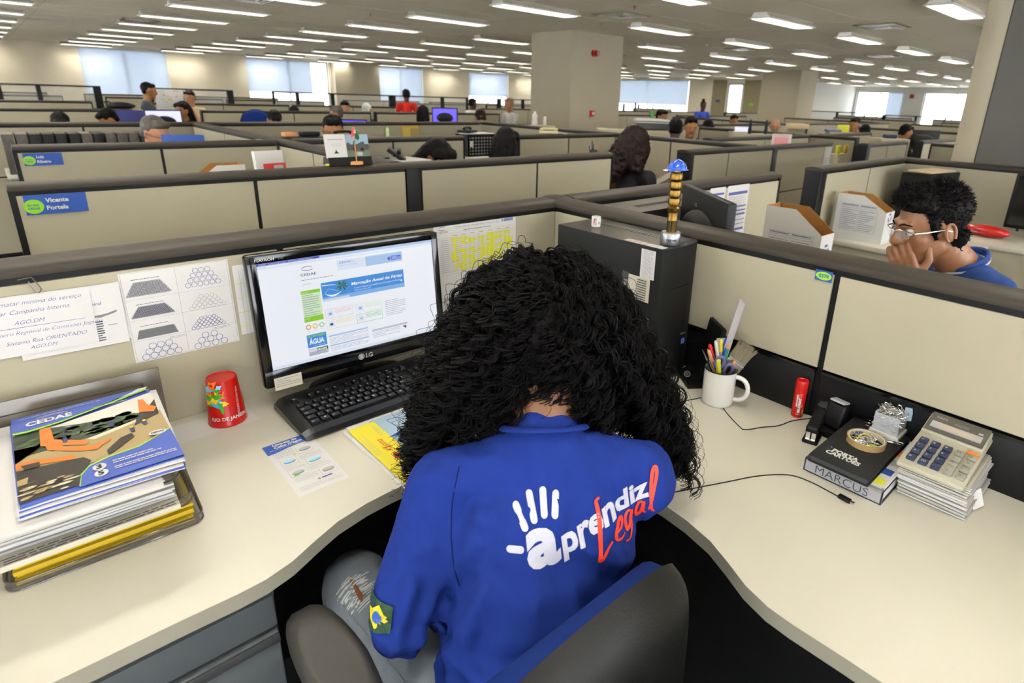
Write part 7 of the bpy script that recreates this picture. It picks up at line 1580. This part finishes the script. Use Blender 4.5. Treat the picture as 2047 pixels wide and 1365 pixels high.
g.bx(-.17, -.155, -.10, .10, 0, .19, 'black'); g.bx(.155, .17, -.10, .10, 0, .19, 'black'); g.bx(-.17, .17, .094, .10, 0, .19, 'black'); g.bx(-.17, .17, -.10, .10, 0, .006, 'black'); g.bx(-.175, .175, -.105, -.090, .180, .195, 'black'); g.obj('shell', ba)
g = G(); g.bx(-.150, -.115, -.104, -.101, .085, .135, 'paper'); g.obj('label', ba)
boxthing('paper_pile', (1.98, 3.22, .945), (.28, .17, .19), 'paper', 'papers filling the black perforated basket', 'papers'); p3 = dup(tl_, (1.86, 3.20, 1.14), R_(30), 'black telephone resting on top of the black basket')
# patterned folder, cup of pens
mat('marble_light', '8a8074', .5, var=.9, vscale=70)
mf = thing('magazine_file', 'grey marbled magazine file lying in front of the curly haired woman', 'file', (2.84, 1.66, Z), R_(-15))
g = G(); s_ = [(-.20, 0), (.16, 0), (.16, .155), (.10, .155), (-.20, .03)]; g.add([(x, -.05, z) for x, z in s_]+[(x, .05, z) for x, z in s_], [(0, 1, 2, 3, 4), (9, 8, 7, 6, 5)]+[(i, (i+1) % 5, (i+1) % 5+5, i+5) for i in range(5)], 'marble_light'); g.obj('shell', mf, 0)
pc = thing('pen_cup', 'dark mesh cup with pens on the partition by the cream telephone', 'pen cup', (2.26, 1.98, .985)); g = G(); g.lathe([(.035, 0), (.035, .09), (.032, .09), (.032, .005), (0, .005)], 'dark_grey', n=20); g.obj('cup', pc)
boxthing('hutch', (2.35, 1.97, Z), (.46, .20, .244), 'panel', 'small beige hutch under the dark pen cup', 'shelf')
for i, (dx, dy, m) in enumerate(((-.01, 0, 'black'), (.0, .01, 'blue_plastic'), (.015, -.01, 'wood'), (.01, .012, 'black'), (-.015, .01, 'blue_plastic'))):
    g = G(); g.cyl((dx, dy, .006), (dx*2.2, dy*2, .16-.01*i), .004, m, n=6); o = g.obj('pen'); o.location = (2.26, 1.98, .987); tag(o, 'pen standing in the dark cup near the cream telephone', 'pen', 'pens in the dark cup')
for i in range(3): boxthing('tape_holder', (2.36+.07*i, 1.95, .985), (.045, .05, .03), ['black', 'dark_grey', 'black'][i], 'small dark desk object beside the pen cup', 'desk object', group='small dark desk objects', bev=.01)
sheet('pinned_sheet', .16, .20, 'white sheet pinned left of the curly haired woman', 'paper sheet', facing((3.395, 2.58, .95), (0, -1, 0), (0, 0, 1)))
fr = thing('photo_frame', 'yellow photo frame pinned on the long partition', 'picture frame', (2.29, 4.996, .95)); g = G(); g.bx(-.11, .11, -.008, 0, 0, .15, 'pad_yellow2', bev=.002) if mat('pad_yellow2', 'b89a30', .6) else 0; g.obj('frame', fr); g = G(); g.bx(.01, .095, -.012, -.008, .03, .12, 'photo_sand'); g.bx(-.095, .0, -.012, -.008, .02, .13, 'hl2') if mat('hl2', 'c9b45a', .7) else 0; g.obj('photo', fr)
mat('scr_violet', '5a48e8', .3, emit=.6); mat('scr_lit', 'c8ccff', .3, emit=.6)
bm_ = monitor((3.42, 6.0, .82), R_(-35), 'monitor with bright violet-blue desktop facing the camera', .36, .235, .23, screen='scr_violet')
monitor((2.32, 6.55, Z), R_(-20), 'small screen glowing blue right behind the bearded man', .36, .24, .12, 'scr_violet'); monitor((2.23, 8.75, Z), R_(-15), 'lit screen left of the reddish haired person', .42, .26, .08, 'scr_lit'); monitor((2.78, 8.62, Z), R_(-15), 'lit screen right of the reddish haired person', .42, .26, .08, 'scr_lit')
monitor((.34, 7.70, Z), R_(5), 'white glowing screen below the man in grey', .42, .26, .16, 'scr_lit'); monitor((9.07, 1.55, Z), R_(130), 'dark monitor at the far right below the glazed partition', .50, .30, .15)
boxthing('navy_screen', (-.06, 7.38, 0), (.28, .03, 1.16), 'cl_navy2', 'navy blue fabric screen right of the bushy haired person', 'screen', R_(-10)) if mat('cl_navy2', '3a3f78', .9) else 0
bg = thing('bag', 'black bag lying on top of the partition left of the man in grey', 'bag', (.06, 8.75, 1.12), R_(-10)); g = G(); g.sph((0, 0, .05), 1, 'black', 16, .17, .09, .05); g.obj('body', bg, 60); g = G(); g.tube([(-.14, 0, .05), (-.17, -.02, .10), (-.12, -.03, .10), (-.08, -.05, .07)], .008, 'black', 6); g.obj('strap', bg)
boxthing('poster', (1.16, 11.35, 1.04), (.42, .01, .34), 'paper', 'pale poster with brown and green drawings behind the standing man', 'poster', R_(-12), parts=lambda t: (lambda g: ([g.disc(-.15+.3*random.Random(i).random(), .12+.2*random.Random(i+50).random(), .018, .012, -.0, ['wood', 'lime', 'envelope'][i % 3], 8) for i in range(12)], setattr(g, 'v', [(p[0], -.006, p[1]) for p in g.v]), g.obj('drawing', t, 0)))(G()))
boxthing('hutch', (1.2, 11.4, 0), (.6, .2, 1.04), 'panel', 'beige cabinet under the pale poster', 'cabinet', R_(-12))
dup_ch = office_chair((1.40, 7.75, 0), R_(150), 'blue office chair with high back beyond the long partition', ztop=1.15); office_chair((1.55, 2.02, 0), R_(-60), 'blue office chair of the long haired woman behind the aisle partition', ztop=.99)
office_chair((4.62, 2.42, 0), R_(200), 'office chair behind the dark haired pair, black back rounded', ztop=1.0)
# printer on the cabinets
ck = thing('filing_cabinet', 'low beige filing cabinet carrying the printer, right of the square column', 'cabinet', (5.05, 3.72, 0), R_(-42)); mat('cab', 'a39b84', .7); g = G(); g.bx(-.62, .55, -.22, .22, 0, 1.10, 'cab', bev=.005); g.obj('carcass', ck)
for i in range(2): g = G(); g.bx(-.60+.58*i, -.04+.56*i, -.232, -.22, .80, 1.07, 'cab', bev=.004); g.obj('drawer', ck)
pr = thing('printer', 'large printer with loose white sheets on the filing cabinets', 'printer', (5.20, 3.72, 1.10), R_(-42)); g = G(); g.box((0, 0, .055), (.42, .30, .09), 'dark_grey', bev=.01); g.obj('body', pr); g = G(); g.box((0, 0, .108), (.46, .32, .012), 'light_grey', rx=R_(4)); g.obj('lid', pr)
paper('paper_sheaf', 4.98, 3.80, .44, .26, 1.222, R_(-42), 'paper', 'white paper sheaf draped over the printer', 'papers', .022, .02)
gp = boxthing('divider', (5.42, 3.48, 1.10), (.10, .02, .14), 'photo_tree2', 'dull green divider standing right of the printer', 'divider', R_(-42))
ct = thing('christmas_tree', 'small green table christmas tree near the glazed partition', 'decoration', (6.12, 4.45, 1.145)); g = G(); 
for i in range(4): g.cyl((0, 0, .02+.045*i), (0, 0, .09+.045*i), .055-.012*i, 'c_green', .004, 12)
g.obj('foliage', ct); g = G(); g.cyl((0, 0, 0), (0, 0, .03), .012, 'wood'); g.obj('trunk', ct)
# right-hand middle ground
boxthing('screen_board', (4.50, 1.915, .98), (.95, .02, .13), 'black', 'long black screen hung on the partition left of the pink sheet', 'screen')
sheet('pinned_sheet', .20, .17, 'pink printed sheet in a clear sleeve right of the long black screen', 'paper sheet', facing((4.40, 1.55, 1.03), (.75, -.66, 0), (0, 0, 1)), lambda g: (g.rect(.02, .0, .17, .14, .0004, 'scr_pinkp'), g.lines(.02, .145, .17, .16, 1, 'red', .0004, .3))) if mat('scr_pinkp', 'c88a92', .6) else 0
boxthing('hutch', (4.35, 1.45, Z), (.5, .3, .30), 'panel', 'beige hutch under the pink sheet', 'shelf', R_(-41))
boxthing('folder', (7.70, 2.72, .94), (.24, .02, .10), 'c_orange2', 'orange-yellow folder pinned high on a partition', 'folder', R_(-41)) if mat('c_orange2', 'c99a1a', .6) else 0
boxthing('folder', (7.60, 2.16, 1.14), (.17, .02, .10), 'hl', 'yellow folder standing on a far partition', 'folder', R_(-41)); boxthing('carton', (7.64, 2.86, 1.145), (.30, .14, .075), 'cl_cream', 'open beige carton right of the balding man', 'box', R_(-41)); boxthing('folder', (4.95, 1.10, 1.02), (.09, .02, .085), 'hl', 'small yellow folder between the two black posts', 'folder'); boxthing('folder', (5.13, 1.10, 1.02), (.08, .02, .085), 'pad_yellow2', 'second small yellow folder between the two black posts', 'folder'); boxthing('screen_bar', (5.66, 2.62, 1.14), (.20, .02, .055), 'scr_lit', 'narrow glowing screen on the partition left of the black bottles', 'screen', R_(-41))
boxthing('purple_cloth', (7.5, 2.26, 1.14), (.22, .10, .035), 'purple', 'violet cloth bundle on a far partition', 'cloth', R_(-41), bev=.015); boxthing('navy_bundle', (7.55, 1.50, 1.10), (.17, .08, .05), 'cl_navy', 'navy bundle on the partition right of the hunched person', 'cloth', R_(-41), bev=.02)
sheet('pinned_sheet', .15, .30, 'white printed sheet hanging left of the double black post', 'paper sheet', facing((4.58, 1.075, .80), (1, 0, 0), (0, 0, 1)), lambda g: g.lines(.02, .04, .15, .2, 8, 'grey_ink', .0004, .25))
# young man's surroundings
ty = thing('tower_computer', 'black tower computer in the corner behind the young man', 'computer tower', (3.24, -.24, Z), R_(-10)); g = G(); g.bx(-.20, .20, -.09, .09, .0, .34, 'tower', bev=.004); g.obj('case', ty); g = G(); g.bx(-.215, -.20, -.088, .088, .0, .335, 'black_gloss'); [g.bx(-.218, -.2, -.07, .07, .10+.05*i, .103+.05*i, 'dark_grey') for i in range(4)]; g.obj('front_bezel', ty)
boxthing('document_box', (3.24, -.24, Z+.341), (.34, .15, .012), 'cl_cream', 'flat beige box lying on the tower behind the young man', 'box', R_(-10))
monitor((3.16, -.98, Z), R_(90+180), 'black monitor at the right edge of the picture, facing left', .52, .33, .06)
rp = thing('red_packet', 'crumpled red packet with white lettering on the worktop behind the young man', 'packet', (3.05, -.66, Z+.001), R_(-100)); g = G(); g.sph((0, 0, .035), 1, 'cup_red', 18, .13, .05, .036); g.obj('body', rp, 60); g = G(); g.M = facing((-.07, -.0445, .02), (1, 0, 0), (0, .3, 1)); g.lines(0, 0, .08, .022, 2, 'white', .004, .4); g.M = Matrix(); g.obj('lettering', rp, 0)
paper('loose_paper', 2.84, -.60, .21, .28, Z+.0005, R_(12), 'paper', 'white papers in front of the red packet', 'papers', .004)
boxthing('paper_pile', (2.62, -.40, Z), (.20, .26, .02), 'paper', 'white sheets right of the rear paper box', 'papers', R_(5))
# column fittings and wall signs
al = thing('fire_bell', 'red fire alarm bell high on the square column', 'alarm bell', (7.075, 6.65, 2.26)); g = G(); g.cyl((-.02, 0, 0), (-.02, -.05, 0), .060, 'red', n=24); g.cyl((.01, -.05, 0), (.01, -.09, 0), .055, 'brush_red', .045, 24); g.cyl((.01, -.09, 0), (.01, -.10, 0), .012, 'steel'); g.obj('body', al)
cb = thing('call_point', 'red fire call point low on the square column', 'call point', (7.07, 6.65, 1.21)); g = G(); g.box((0, -.02, 0), (.11, .04, .11), 'red', bev=.005); g.obj('box', cb); g = G(); g.box((.01, -.042, 0), (.055, .004, .05), 'paper'); g.obj('glass', cb); g = G(); g.box((-.02, -.01, -.085), (.07, .01, .03), 'light_grey'); g.obj('label', cb)
for x_, y_, z_, m, lb in ((23.985, 14.75, 1.53, 'blue_ink', 'small blue wall sign left of the glazed door'), (23.985, 13.02, 1.42, 'lime', 'small green and blue wall sign right of the glazed door')):
    boxthing('wall_sign', (x_, y_, z_), (.01, .22, .11), m, lb, 'sign')
boxthing('fire_bell', (33.98, 9.62, 2.05), (.04, .20, .20), 'brush_red', 'dark red alarm on the far right wall between the bright windows', 'alarm bell', bev=.01)
# air vents and smoke detectors in the ceiling
cv = thing('ceiling_vent', 'square ceiling air vent between the lights', 'air vent', (0, 0, 0), 0, 'square ceiling vents')
g = G(); g.bx(-.30, .30, -.30, .30, -.012, 0, 'vent') if mat('vent', '8a806a', .6) else 0; g.obj('frame', cv)
for k in range(3): g = G(); a = .24-.07*k; [g.box(c, d, 'louvre') for c, d in (((0, a, -.016), (2*a, .012, .01)), ((0, -a, -.016), (2*a, .012, .01)), ((a, 0, -.016), (.012, 2*a, .01)), ((-a, 0, -.016), (.012, 2*a, .01)))]; g.obj('slat', cv)
vs_ = [(5.48, 4.62), (8.30, 2.15), (4.6, 10.0), (10.9, 5.9), (1.6, 7.9), (8.3, 8.6), (13.6, 4.0), (2.2, 3.7), (11.2, 10.0), (5.5, 13.5), (16.5, 6.5), (13.9, 9.9), (14, 1.0), (1.2, 13.0), (17, 12)]
for i, (x, y) in enumerate(vs_):
    o = cv if i == 0 else dup(cv, (0, 0, 0)); o.location = (x, y, ZC-.001)
sd_ = thing('sprinkler', 'small ceiling sprinkler head between the lights', 'sprinkler', (0, 0, 0), 0, 'ceiling sprinklers'); g = G(); g.cyl((0, 0, 0), (0, 0, -.012), .035, 'light_grey'); g.cyl((0, 0, -.012), (0, 0, -.045), .010, 'brush_red'); g.obj('head', sd_)
for i, (x, y) in enumerate(((4.9, 3.9), (5.9, 5.4), (3.3, 7.8), (7.6, 3.2), (9.8, 6.1), (2.0, 9.3), (10.2, 3.7), (6.0, 9.4))):
    o = sd_ if i == 0 else dup(sd_, (0, 0, 0)); o.location = (x, y, ZC-.001)
